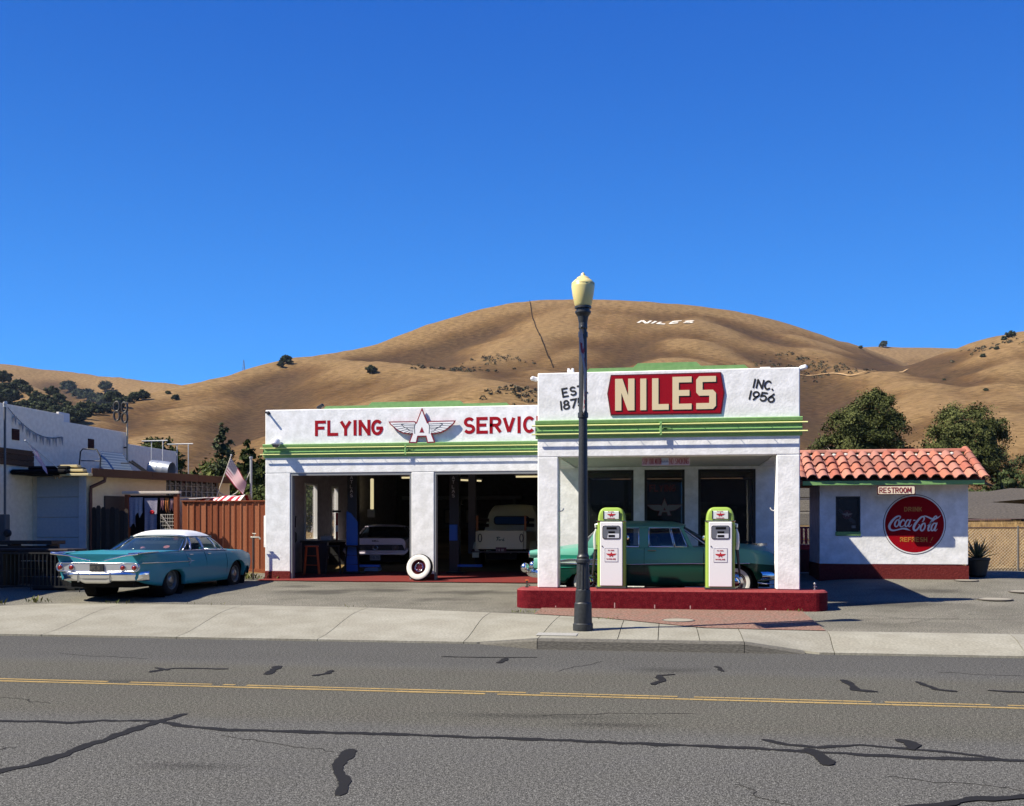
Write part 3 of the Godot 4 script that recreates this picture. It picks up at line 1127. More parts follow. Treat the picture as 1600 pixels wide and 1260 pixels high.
func make_canopy():
	var root := thing("station_office", "white stucco station office with drive-through canopy and green banded parapet", "building")
	var st := stucco()
	var zf := -19.8
	var w := M.new()
	wall_box(w, -2.587, -2.187, 0.62, 3.163, zf - 0.42, zf, 0.015)
	obj("pillar", w, st, root)
	w = M.new()
	wall_box(w, 1.945, 2.372, 0.62, 3.163, zf - 0.42, zf, 0.015)
	obj("pillar", w, st, root)
	w = M.new()
	wall_box(w, -2.587, 2.372, 3.163, 4.80, zf - 0.3, zf, 0.015)
	obj("front_parapet", w, st, root)
	w = M.new()
	wall_box(w, -2.585, -2.187, 3.163, 3.80, -29.0, zf - 0.302)
	wall_box(w, 1.945, 2.37, 3.163, 3.80, -29.0, zf - 0.302)
	obj("side_beam", w, st, root)
	w = M.new()
	wall_box(w, -2.186, 1.944, 3.19, 3.45, -29.0, zf - 0.302)
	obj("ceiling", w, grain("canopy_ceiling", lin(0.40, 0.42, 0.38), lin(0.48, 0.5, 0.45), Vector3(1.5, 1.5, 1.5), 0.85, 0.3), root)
	# shop front
	var zb := -23.6
	w = M.new()
	var xs := [-2.587, -2.117, -0.869, -0.622, 0.287, 0.588, 1.863, 2.372]
	for i in range(0, 8, 2):
		wall_box(w, xs[i], xs[i + 1], 0.35, 3.12, zb - 0.2, zb)
	wall_box(w, -2.587, 2.372, 3.121, 3.187, zb - 0.2, zb)
	wall_box(w, -2.116, -0.870, 0.35, 1.2, zb - 0.18, zb - 0.02)
	wall_box(w, 0.589, 1.862, 0.35, 1.2, zb - 0.18, zb - 0.02)
	obj("shop_wall", w, st, root)
	var blk := paint("black_frame", 0.012, 0.012, 0.013, 0.4)
	var gl := glass("shop_glass", 0.02, 0.024, 0.024, 0.45)
	for o in [["window", xs[1], xs[2], 1.2], ["door", xs[3], xs[4], 0.42], ["window", xs[5], xs[6], 1.2]]:
		var f := M.new()
		f.span(Vector3(o[1] + 0.001, o[3], zb - 0.12), Vector3(o[1] + 0.06, 3.119, zb - 0.03))
		f.span(Vector3(o[2] - 0.06, o[3], zb - 0.12), Vector3(o[2] - 0.001, 3.119, zb - 0.03))
		f.span(Vector3(o[1] + 0.061, 3.06, zb - 0.12), Vector3(o[2] - 0.061, 3.119, zb - 0.03))
		f.span(Vector3(o[1] + 0.061, o[3], zb - 0.12), Vector3(o[2] - 0.061, o[3] + 0.06, zb - 0.03))
		if o[0] == "door":
			f.span(Vector3(o[1] + 0.061, o[3] + 0.061, zb - 0.11), Vector3(o[2] - 0.061, o[3] + 0.7, zb - 0.04))
		var fr := obj(o[0], f, blk, root)
		var p := M.new()
		p.span(Vector3(o[1] + 0.06, o[3] + 0.06, zb - 0.08), Vector3(o[2] - 0.06, 3.06, zb - 0.07))
		obj("pane", p, gl, fr)
		if o[0] == "door":
			var t := M.new()
			word("FLYING", -0.50, 2.62, 0.075, 0.16, 0.035, 0.026, 0.004, Transform3D(Basis.IDENTITY, Vector3(0, 0, zb - 0.069)), t, 0.0)
			var e1 := M.new()
			var e2 := M.new()
			winged_emblem(e1, e2, null, 0.00088, Transform3D(Basis.IDENTITY, Vector3(-0.167, 2.16, zb - 0.066)), 0.006)
			obj("door_lettering", t, paint("dull_red", 0.10, 0.012, 0.012, 0.6), fr)
			obj("door_wings", e1, paint("dull_red", 0, 0, 0), fr)
			obj("door_emblem", e2, paint("dull_white", 0.16, 0.15, 0.14, 0.6), fr)
	# office behind the glass
	w = M.new()
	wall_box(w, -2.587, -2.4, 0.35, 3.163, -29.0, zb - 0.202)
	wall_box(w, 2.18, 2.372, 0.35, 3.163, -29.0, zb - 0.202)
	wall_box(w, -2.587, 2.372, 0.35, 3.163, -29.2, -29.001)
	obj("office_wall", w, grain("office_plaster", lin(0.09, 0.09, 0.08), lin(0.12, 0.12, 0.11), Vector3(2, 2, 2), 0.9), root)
	w = M.new()
	wall_box(w, -2.39, 2.17, 0.3, 0.42, -29.0, zb - 0.202)
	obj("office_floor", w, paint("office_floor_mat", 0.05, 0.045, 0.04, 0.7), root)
	for q in [[-1.7, 2.2, 0.5, 0.7], [-1.0, 2.3, 0.4, 0.5], [0.9, 2.3, 0.6, 0.45], [1.6, 2.1, 0.35, 0.6]]:
		var pic := M.new()
		pic.box(Vector3(q[0], q[1], -28.97), Vector3(q[2], q[3], 0.04))
		obj("wall_picture", pic, paint("picture_tone", 0.25, 0.24, 0.2, 0.6), root)
	var desk := M.new()
	desk.box(Vector3(-1.4, 0.9, -25.6), Vector3(1.4, 0.06, 0.6))
	desk.box(Vector3(-2.0, 0.65, -25.6), Vector3(0.06, 0.46, 0.5))
	desk.box(Vector3(-0.8, 0.65, -25.6), Vector3(0.06, 0.46, 0.5))
	obj("counter", desk, paint("counter_wood", 0.12, 0.07, 0.03, 0.6), root)
	cornice(root, -2.587, 2.372, zf, 3.875, true, true)
	cap_steps(root, -1.66, -0.74, 0.55, 1.44, 4.80, zf)
	# hooks on the pillars
	for hk in [[-2.15, -1.0], [1.90, 1.0]]:
		var t := M.new()
		var q := []
		for i in 9:
			var a := PI * i / 8.0
			q.append(Vector3(hk[0] + hk[1] * 0.0 - cos(a) * 0.055 * hk[1] * -1.0 * 1.0, 2.17 - sin(a) * 0.06, zf - 0.15))
		t.tube(q, 0.012, 6)
		obj("hook", t, paint("white_metal", 0.6, 0.6, 0.6, 0.4), root)
	# black hand lettering
	var blkp := paint("black_lettering", 0.012, 0.012, 0.013, 0.6)
	var lt := part("painted_letters", root)
	var rot := func(x: float, y: float, deg: float) -> Transform3D: return Transform3D(Basis(Vector3.BACK, deg_to_rad(deg)), Vector3(x, y, zf + 0.001))
	for l in word("EST.", 0, 0, 0.105, 0.185, 0.048, 0.033, 0.004, rot.call(-2.085, 4.315, 9.0), null, 0.0, 0.0, true):
		obj("letter", l[0], blkp, lt)
	for l in word("1875", 0, 0, 0.115, 0.19, 0.028, 0.033, 0.004, rot.call(-2.135, 4.062, 9.0), null, 0.0, 0.05, true):
		obj("letter", l[0], blkp, lt)
	for l in word("INC.", 0, 0, 0.105, 0.185, 0.040, 0.033, 0.004, rot.call(1.50, 4.425, -9.0), null, 0.0, 0.05, true):
		obj("letter", l[0], blkp, lt)
	for l in word("1956", 0, 0, 0.115, 0.185, 0.030, 0.033, 0.004, rot.call(1.425, 4.205, -9.0), null, 0.0, 0.05, true):
		obj("letter", l[0], blkp, lt)
	# the red name board
	var s := thing("name_board", "red six sided board with large cream letters on the office parapet", "sign", Vector3(0, 0, zf + 0.002))
	var hexa := [Vector2(-1.234, 4.37), Vector2(-1.166, 4.732), Vector2(0.92, 4.738), Vector2(0.987, 4.343), Vector2(0.928, 3.946), Vector2(-1.169, 3.953)]
	var b := M.new()
	b.prism(hexa, 0.0, 0.02)
	obj("edge", b, paint("board_edge", 0.09, 0.006, 0.012, 0.5), s)
	b = M.new()
	b.prism(Array(Geometry2D.offset_polygon(PackedVector2Array(hexa), -0.022)[0]), 0.018, 0.024)
	obj("board", b, grain("board_red", lin(0.25, 0.003, 0.012), lin(0.31, 0.006, 0.018), Vector3(0.25, 0.25, 0.25), 0.7, 0.2, 0.06), s)
	var k := 0.1
	var shapes := [
		[[-1.08, 4.04, -1.08, 4.65, -0.94, 4.65, -0.83, 4.32, -0.83, 4.65, -0.71, 4.65, -0.71, 4.04, -0.84, 4.04, -0.96, 4.38, -0.96, 4.04]],
		[[-0.60, 4.04, -0.60, 4.645, -0.485, 4.645, -0.485, 4.04]],
		[[-0.375, 4.04, -0.375, 4.645, -0.255, 4.645, -0.255, 4.15, -0.06, 4.15, -0.06, 4.04]],
		[[0.01, 4.04, 0.01, 4.665, 0.37, 4.665, 0.37, 4.555, 0.13, 4.555, 0.13, 4.41, 0.33, 4.41, 0.33, 4.30, 0.13, 4.30, 0.13, 4.15, 0.37, 4.15, 0.37, 4.04]],
		[[0.455, 4.04, 0.455, 4.155, 0.70, 4.155, 0.70, 4.295, 0.51, 4.295, 0.455, 4.36, 0.455, 4.60, 0.51, 4.665, 0.825, 4.665, 0.825, 4.555, 0.575, 4.555, 0.575, 4.405, 0.77, 4.405, 0.825, 4.345, 0.825, 4.10, 0.77, 4.04]],
	]
	for sh in shapes:
		var f := M.new()
		f.prism(V(sh[0]), 0.028, 0.034)
		var o := obj("letter", f, paint("cream_letter", 0.66, 0.55, 0.34, 0.5), s)
		var d := M.new()
		d.prism(V(sh[0]), 0.024, 0.0275, Transform3D(Basis.IDENTITY, Vector3(0.022, -0.02, 0)))
		obj("drop_shade", d, paint("board_black", 0.012, 0.008, 0.008, 0.5), o)
	# small hanging notice
	var ns := thing("notice_board", "narrow pale notice board with red lettering hanging under the canopy edge", "sign", Vector3(-0.118, 3.075, -20.08))
	var nb := M.new()
	nb.box(Vector3.ZERO, Vector3(0.92, 0.16, 0.025), 0.004)
	obj("board", nb, paint("notice_pale", 0.42, 0.33, 0.34, 0.6), ns)
	nb = M.new()
	nb.box(Vector3(-0.02, 0, 0.014), Vector3(0.145, 0.14, 0.004))
	obj("blue_panel", nb, paint("notice_blue", 0.36, 0.42, 0.52, 0.6), ns)
	nb = M.new()
	var t0 := Transform3D(Basis.IDENTITY, Vector3(0, 0, 0.0127))
	word("STOP YOUR MOTOR", -0.445, -0.058, 0.0165, 0.115, 0.0088, 0.0065, 0.002, t0, nb)
	word("NO SMOKING", 0.075, -0.058, 0.029, 0.115, 0.0105, 0.0075, 0.002, t0, nb)
	obj("lettering", nb, paint("notice_red", 0.22, 0.02, 0.03, 0.6), ns)
	nb = M.new()
	for q in [[-0.085, 0.03], [-0.06, 0.04], [-0.03, 0.028], [0.0, 0.03], [0.025, 0.028]]:
		nb.stroke([Vector2(q[0], -0.02), Vector2(q[0] + 0.008, q[1]), Vector2(q[0] + 0.016, -0.018), Vector2(q[0] + 0.027, -0.005)], 0.007, 0.002, Transform3D(Basis.IDENTITY, Vector3(0, 0, 0.0162)))
	obj("script_lettering", nb, paint("notice_ink", 0.04, 0.06, 0.14, 0.6), ns)
	nb = M.new()
	for x in [-0.4, 0.4]:
		nb.tube([Vector3(x, 0.08, 0), Vector3(x, 0.115, 0)], 0.006, 5)
	obj("hanger", nb, blk, ns)


func make_island():
	var root := thing("pump_island", "red painted concrete pump island with rounded ends", "kerb")
	var m := M.new()
	var out := []
	var cz := -20.0
	var zf := -19.42
	var zbk := -20.42
	for q in [[2.56, zf - 0.30, -90, 0], [2.56, zbk + 0.30, 0, 90], [-2.68, zbk + 0.30, 90, 180], [-2.68, zf - 0.30, 180, 270]]:
		for p in arc(q[0], -q[1], 0.30, 0.30, q[2], q[3], 8):
			out.append(p)
	var lay := Transform3D(Basis(Vector3.RIGHT, Vector3(0, 0, -1), Vector3.UP), Vector3.ZERO)
	m.prism(out, 0.1, 0.585, lay)
	var red := grain("island_red", lin(0.125, 0.006, 0.013), lin(0.175, 0.013, 0.02), Vector3(1.4, 1.4, 1.4), 0.7, 0.3, 0.02)
	second(red, Color(0.78, 0.78, 0.78), Color(1, 1, 1), 0.5, 0.03, 17)
	obj("kerb_body", m, red, root)
	var top := Geometry2D.offset_polygon(PackedVector2Array(out), -0.03)[0]
	m = M.new()
	m.st.set_smooth_group(-1)
	var k := out.size()
	var tp := Array(top)
	var t2 := []
	for q in [[2.56, zf - 0.30, -90, 0], [2.56, zbk + 0.30, 0, 90], [-2.68, zbk + 0.30, 90, 180], [-2.68, zf - 0.30, 180, 270]]:
		for p in arc(q[0], -q[1], 0.265, 0.265, q[2], q[3], 8):
			t2.append(p)
	m.smooth()
	for i in k:
		var j := (i + 1) % k
		m.quad(lay * Vector3(out[i].x, out[i].y, 0.586), lay * Vector3(out[j].x, out[j].y, 0.586), lay * Vector3(t2[j].x, t2[j].y, 0.614), lay * Vector3(t2[i].x, t2[i].y, 0.614))
	m.prism(t2, 0.600, 0.6145, lay)
	var pale := grain("island_top", lin(0.20, 0.032, 0.036), lin(0.25, 0.06, 0.06), Vector3(0.9, 0.9, 0.9), 0.7, 0.3, 0.03)
	obj("kerb_top", m, pale, root)
	# pale drips of worn paint on the face
	var dr := M.new()
	for q in [[-1.08, 0.10], [-0.33, 0.07], [0.33, 0.06], [-2.2, 0.03], [1.7, 0.03]]:
		dr.span(Vector3(q[0], 0.27, zf), Vector3(q[0] + 0.018, 0.27 + q[1], zf + 0.002))
	obj("chipped_paint", dr, paint("chip", 0.42, 0.28, 0.27, 0.8), root)
	# a tap at each end
	var v := thing("hose_tap", "small black tap with orange handle on the left end of the red island", "tap", Vector3(-2.82, 0.614, -19.95))
	var t := M.new()
	t.lathe([Vector2(0.035, 0), Vector2(0.035, 0.02), Vector2(0.012, 0.025), Vector2(0.012, 0.1), Vector2(0.022, 0.11), Vector2(0.022, 0.13), Vector2(0, 0.13)], 10)
	t.tube([Vector3(0, 0.05, 0), Vector3(0.05, 0.05, 0), Vector3(0.06, 0.02, 0)], 0.012, 6)
	obj("body", t, paint("black_iron", 0.02, 0.02, 0.02, 0.5), v)
	t = M.new()
	t.box(Vector3(0, 0.14, 0), Vector3(0.07, 0.018, 0.025), 0.006)
	obj("handle", t, paint("orange_handle", 0.55, 0.14, 0.02, 0.5), v)
	v = thing("water_valve", "small bare metal valve on the right end of the red island", "valve", Vector3(2.66, 0.614, -19.95))
	t = M.new()
	t.lathe([Vector2(0.03, 0), Vector2(0.03, 0.015), Vector2(0.014, 0.02), Vector2(0.014, 0.09), Vector2(0.026, 0.10), Vector2(0.026, 0.12), Vector2(0.01, 0.14), Vector2(0, 0.14)], 10)
	obj("body", t, paint("bare_steel", 0.35, 0.35, 0.36, 0.4, 0.8), v)
	t = M.new()
	t.tube([Vector3(-0.03, 0.06, 0), Vector3(0.04, 0.065, 0)], 0.012, 6)
	obj("spout", t, paint("bare_steel", 0, 0, 0), v)


func make_pump(label: String, pos: Vector3, hose_left: bool) -> void:
	var root := thing("fuel_pump", label, "fuel pump", pos, 0.0, "white and green fuel pumps on the island")
	var green := car_paint("pump_green", 0.27, 0.40, 0.075, 0.4, 0.5)
	var white := car_paint("pump_white", 0.74, 0.74, 0.76, 0.35, 0.5)
	var dark := paint("pump_dark", 0.03, 0.03, 0.03, 0.5)
	var chrome := paint("chrome", 0.75, 0.76, 0.78, 0.12, 1.0)
	var w := 0.27
	var d := 0.23
	var m := M.new()
	m.box(Vector3(0, 0.02, 0), Vector3(0.58, 0.04, 0.50), 0.01)
	obj("plinth", m, dark, root)
	# green case with rounded edges
	m = M.new()
	var out := []
	for q in [[w - 0.05, d - 0.05, 0, 90], [-w + 0.05, d - 0.05, 90, 180], [-w + 0.05, -d + 0.05, 180, 270], [w - 0.05, -d + 0.05, 270, 360]]:
		out += arc(q[0], q[1], 0.05, 0.05, q[2], q[3], 5)
	var lay := Transform3D(Basis(Vector3.RIGHT, Vector3(0, 0, -1), Vector3.UP), Vector3.ZERO)
	m.prism(out, 0.04, 1.30, lay)
	obj("case", m, green, root)
	# rounded head
	m = M.new()
	var rows := []
	for i in 11:
		var t := i / 10.0
		var ang := t * PI * 0.5
		var sx := pow(cos(ang), 0.42)
		var y := 1.305 + 0.26 * sin(ang)
		var row := []
		for p in out:
			row.append(Vector3(p.x * sx * 0.96, y, -p.y * (0.55 + 0.45 * sx) * 0.96 if i < 10 else 0.0))
		row.append(row[0])
		rows.append(row)
	m.skin(rows, false)
	obj("head", m, green, root)
	m = M.new()
	m.box(Vector3(0, 1.30, 0), Vector3(0.555, 0.022, 0.475), 0.006)
	obj("band", m, chrome, root)
	# white front door
	m = M.new()
	m.span(Vector3(-0.215, 0.055, d - 0.004), Vector3(0.215, 1.28, d + 0.018), 0.012)
	obj("front_panel", m, white, root)
	# lit box in the head, with its picture
	m = M.new()
	m.span(Vector3(-0.155, 1.335, 0.1), Vector3(0.155, 1.49, d + 0.006), 0.008)
	var box := obj("head_glass", m, paint("milk_glass", 0.66, 0.72, 0.70, 0.2), root)
	m = M.new()
	for x in [-0.150, 0.150]:
		m.box(Vector3(x, 1.412, d + 0.006), Vector3(0.018, 0.165, 0.012))
	obj("head_frame", m, dark, box)
	var r := M.new()
	var wv := M.new()
	winged_emblem(r, wv, null, 0.00017, Transform3D(Basis.IDENTITY, Vector3(0, 1.405, d + 0.007)), 0.003)
	word("FLYING", -0.06, 1.475, 0.014, 0.013, 0.006, 0.0035, 0.003, Transform3D(Basis.IDENTITY, Vector3(0, 0, d + 0.007)), r)
	word("GASOLINE", -0.075, 1.348, 0.013, 0.016, 0.006, 0.004, 0.003, Transform3D(Basis.IDENTITY, Vector3(0, 0, d + 0.007)), r)
	obj("head_print", r, paint("print_red", 0.42, 0.012, 0.02, 0.5), box)
	# dial window
	var fz := d + 0.018
	var rr := func(x0: float, y0: float, x1: float, y1: float, rad: float) -> Array:
		return arc(x1 - rad, y1 - rad, rad, rad, 0, 90, 4) + arc(x0 + rad, y1 - rad, rad, rad, 90, 180, 4) + arc(x0 + rad, y0 + rad, rad, rad, 180, 270, 4) + arc(x1 - rad, y0 + rad, rad, rad, 270, 360, 4)
	m = M.new()
	m.prism(rr.call(-0.172, 0.955, 0.172, 1.215, 0.045), fz - 0.002, fz + 0.008)
	var dial := obj("dial_frame", m, chrome, root)
	m = M.new()
	m.prism(rr.call(-0.158, 0.968, 0.158, 1.202, 0.036), fz + 0.006, fz + 0.010)
	obj("dial", m, paint("dial_grey", 0.13, 0.14, 0.17, 0.3), dial)
	m = M.new()
	m.prism(V([-0.075, 0.975, 0.15, 0.975, 0.15, 1.06, -0.06, 1.06]), fz + 0.010, fz + 0.012)
	obj("price_plate", m, paint("plate_white", 0.6, 0.62, 0.68, 0.4), dial)
	m = M.new()
	m.span(Vector3(-0.09, 1.145, fz + 0.010), Vector3(0.10, 1.185, fz + 0.014))
	m.span(Vector3(-0.055, 1.065, fz + 0.010), Vector3(0.068, 1.105, fz + 0.014))
	m.span(Vector3(-0.055, 0.995, fz + 0.012), Vector3(0.068, 1.035, fz + 0.016))
	obj("counter_window", m, paint("counter_black", 0.008, 0.008, 0.009, 0.15), dial)
	# tin plate with the emblem
	m = M.new()
	m.span(Vector3(-0.128, 0.518, fz - 0.001), Vector3(0.128, 0.785, fz + 0.003))
	var tin := obj("tin_plate", m, paint("tin_white", 0.70, 0.70, 0.72, 0.35), root)
	m = M.new()
	for q in [[-0.128, 0.518, 0.128, 0.524], [-0.128, 0.779, 0.128, 0.785], [-0.128, 0.524, -0.122, 0.779], [0.122, 0.524, 0.128, 0.779]]:
		m.span(Vector3(q[0], q[1], fz + 0.003), Vector3(q[2], q[3], fz + 0.005))
	obj("plate_border", m, paint("border_grey", 0.25, 0.24, 0.32, 0.5), tin)
	r = M.new()
	wv = M.new()
	winged_emblem(r, wv, null, 0.00021, Transform3D(Basis.IDENTITY, Vector3(0, 0.637, fz + 0.003)), 0.003)
	word("FLYING", -0.058, 0.727, 0.013, 0.022, 0.0075, 0.0045, 0.003, Transform3D(Basis.IDENTITY, Vector3(0, 0, fz + 0.003)), r)
	word("GASOLINE", -0.09, 0.562, 0.016, 0.024, 0.0075, 0.0045, 0.003, Transform3D(Basis.IDENTITY, Vector3(0, 0, fz + 0.003)), r)
	obj("plate_print", r, mats["print_red"], tin)
	m = M.new()
	m.ball(Vector3(-0.175, 0.82, fz + 0.004), Vector3.ONE * 0.012)
	obj("lock", m, dark, root)
	# hose and nozzle
	var sx := -1.0 if hose_left else 1.0
	var hose := []
	for i in 25:
		var t := i / 24.0
		hose.append(Vector3(sx * (w + 0.03 + 0.075 * sin(t * PI)), lerpf(1.20, 0.78, t) - 0.85 * sin(t * PI) * (1.0 - 0.25 * t), -0.02 + 0.1 * t))
	m = M.new()
	m.tube(hose, 0.019, 8)
	obj("hose", m, paint("rubber", 0.015, 0.015, 0.016, 0.6), root)
	m = M.new()
	m.tube([Vector3(sx * (w + 0.005), 1.24, -0.02), Vector3(sx * (w + 0.05), 1.23, -0.02), Vector3(sx * (w + 0.04), 1.18, -0.02)], 0.026, 8)
	m.tube([Vector3(sx * (w + 0.045), 0.76, 0.09), Vector3(sx * (w + 0.05), 0.90, 0.11), Vector3(sx * (w + 0.055), 1.05, 0.11), Vector3(sx * (w + 0.03), 1.15, 0.11)], [0.035, 0.042, 0.03, 0.018], 8)
	m.box(Vector3(sx * (w + 0.02), 0.95, 0.10), Vector3(0.05, 0.2, 0.05), 0.01)
	obj("nozzle", m, paint("cast_metal", 0.62, 0.66, 0.64, 0.35, 0.3), root)
	m = M.new()
	m.box(Vector3(sx * (w + 0.012), 0.98, 0.1), Vector3(0.024, 0.3, 0.09), 0.01)
	obj("nozzle_boot", m, green, root)
	m = M.new()
	m.ball(Vector3(-sx * (w + 0.03), 0.98, 0.05), Vector3(0.035, 0.05, 0.035))
	m.tube([Vector3(-sx * w, 0.98, 0.05), Vector3(-sx * (w + 0.06), 1.0, 0.05)], 0.012, 6)
	obj("crank", m, chrome, root)


func make_lamp():
	var root := thing("street_lamp", "dark green iron street lamp with cream acorn globe and cloth banner bracket", "street lamp", Vector3(-1.373, walk_y(-1.373, -15.98), -15.98))
	var iron := grain("lamp_iron", lin(0.018, 0.021, 0.024), lin(0.030, 0.034, 0.038), Vector3(0.6, 0.6, 0.6), 0.45)
	var m := M.new()
	var rot := Transform3D(Basis(Vector3.UP, PI / 8), Vector3.ZERO)
	m.lathe([Vector2(0.165, 0), Vector2(0.165, 0.10), Vector2(0.15, 0.115), Vector2(0.14, 0.42), Vector2(0.125, 0.44), Vector2(0.122, 0.60), Vector2(0.12, 0.63), Vector2(0.10, 0.65)], 8, rot)
	var fl := m
	for i in 8:
		var a := TAU * i / 8 + PI / 8
	obj("base", m, iron, root)
	m = M.new()   # fluted lower shaft
	for ry in [[0.65, 0.105, 1.05, 0.092]]:
		var rows := []
		for k in 2:
			var row := []
			for i in 49:
				var a := -TAU * i / 48
				var r: float = (ry[1] if k == 0 else ry[3]) * (1.0 + 0.05 * cos(a * 12.0))
				row.append(Vector3(cos(a) * r, ry[0] if k == 0 else ry[2], sin(a) * r))
			rows.append(row)
		m.skin(rows, false)
	obj("fluted_shaft", m, iron, root)
	m = M.new()
	m.lathe([Vector2(0.092, 1.05), Vector2(0.115, 1.06), Vector2(0.115, 1.10), Vector2(0.095, 1.12), Vector2(0.10, 1.15), Vector2(0.085, 1.18), Vector2(0.082, 1.20)], 20)
	obj("collar", m, iron, root)
	m = M.new()
	m.lathe([Vector2(0.078, 1.19), Vector2(0.060, 4.72)], 18)
	obj("shaft", m, iron, root)
	m = M.new()
	m.lathe([Vector2(0.060, 4.70), Vector2(0.07, 4.72), Vector2(0.066, 4.80), Vector2(0.085, 4.90), Vector2(0.125, 4.96), Vector2(0.125, 4.985), Vector2(0.105, 4.99), Vector2(0.105, 5.02), Vector2(0.13, 5.03), Vector2(0.13, 5.06), Vector2(0.0, 5.06)], 20)
	obj("capital", m, iron, root)
	var gm := paint("lamp_globe", 0.66, 0.57, 0.24, 0.3)
	gm.subsurf_scatter_enabled = true
	gm.subsurf_scatter_strength = 0.15
	m = M.new()
	m.lathe([Vector2(0.115, 5.06), Vector2(0.135, 5.09), Vector2(0.165, 5.24), Vector2(0.182, 5.36), Vector2(0.180, 5.41), Vector2(0.172, 5.415)], 24, Transform3D.IDENTITY, false)
	obj("globe", m, gm, root)
	m = M.new()
	m.lathe([Vector2(0.184, 5.405), Vector2(0.180, 5.425), Vector2(0.13, 5.475), Vector2(0.10, 5.49), Vector2(0.095, 5.51), Vector2(0.05, 5.535), Vector2(0.03, 5.545), Vector2(0.035, 5.565), Vector2(0.012, 5.585), Vector2(0.0, 5.60)], 24, Transform3D.IDENTITY, false)
	obj("globe_cap", m, gm, root)
	m = M.new()
	m.tube([Vector3(0, 4.62, 0.05), Vector3(0.05, 4.60, 0.72)], 0.013, 6)
	m.ball(Vector3(0.05, 4.60, 0.73), Vector3.ONE * 0.025)
	m.tube([Vector3(0, 3.36, 0.05), Vector3(0.05, 3.34, 0.72)], 0.013, 6)
	m.lathe([Vector2(0.075, 4.58), Vector2(0.075, 4.66)], 12)
	m.lathe([Vector2(0.082, 3.32), Vector2(0.082, 3.40)], 12)
	obj("banner_arm", m, iron, root)
	# banner, hung towards the road, edge-on and a little twisted by the wind
	var b := thing("banner", "tall grey and red cloth banner hanging edge-on from the street lamp", "banner", root.position)
	m = M.new()
	var rows := []
	for i in 27:
		var t := i / 26.0
		var row := []
		for j in 9:
			var s := j / 8.0
			var bow := 0.055 * sin(t * PI) * sin(s * PI * 0.9 + 0.35) + 0.03 * sin(t * 9.0 + s * 3.0) * s * (1.0 - t)
			var tw := -0.055 * s * cos(t * PI)
			row.append(Vector3(0.055 * s + bow + tw * 0.6, lerpf(4.60, 3.36, t), 0.09 + 0.62 * s))
		rows.append(row)
	m.skin(rows, true)
	obj("cloth", m, grain("banner_cloth", lin(0.20, 0.21, 0.23), lin(0.28, 0.28, 0.30), Vector3(0.5, 0.5, 0.5), 0.8), b)
	m = M.new()
	var k := 0
	for c in "NILES":
		for st_ in glyph(c):
			var prev = null
			var pts := []
			for q in st_:
				pts.append(q)
			for e in pts.size() - 1:
				for h in 4:
					var qa: Vector2 = pts[e].lerp(pts[e + 1], h / 4.0)
					var qb: Vector2 = pts[e].lerp(pts[e + 1], (h + 1) / 4.0)
					var quadp := []
					var nn := (qb - qa).normalized().orthogonal() * 0.16
					for q in [qa + nn, qb + nn, qb - nn, qa - nn]:
						var s := 0.2 + 0.6 * clampf(q.x, -0.15, 1.15)
						var t := 0.17 + 0.16 * k + 0.125 * (1.0 - clampf(q.y, -0.1, 1.1))
						var bow := 0.055 * sin(t * PI) * sin(s * PI * 0.9 + 0.35) + 0.03 * sin(t * 9.0 + s * 3.0) * s * (1.0 - t)
						var tw := -0.055 * s * cos(t * PI)
						quadp.append(Vector3(0.055 * s + bow + tw * 0.6 - 0.004, lerpf(4.60, 3.36, t), 0.09 + 0.62 * s))
					m.out(quadp[0], quadp[1], quadp[2], quadp[3], Vector3.LEFT)
					var o2 := []
					for q in quadp:
						o2.append(q + Vector3(0.008, 0, 0))
					m.out(o2[0], o2[1], o2[2], o2[3], Vector3.RIGHT)
		k += 1
	obj("banner_letters", m, paint("banner_red", 0.20, 0.018, 0.03, 0.7), b)


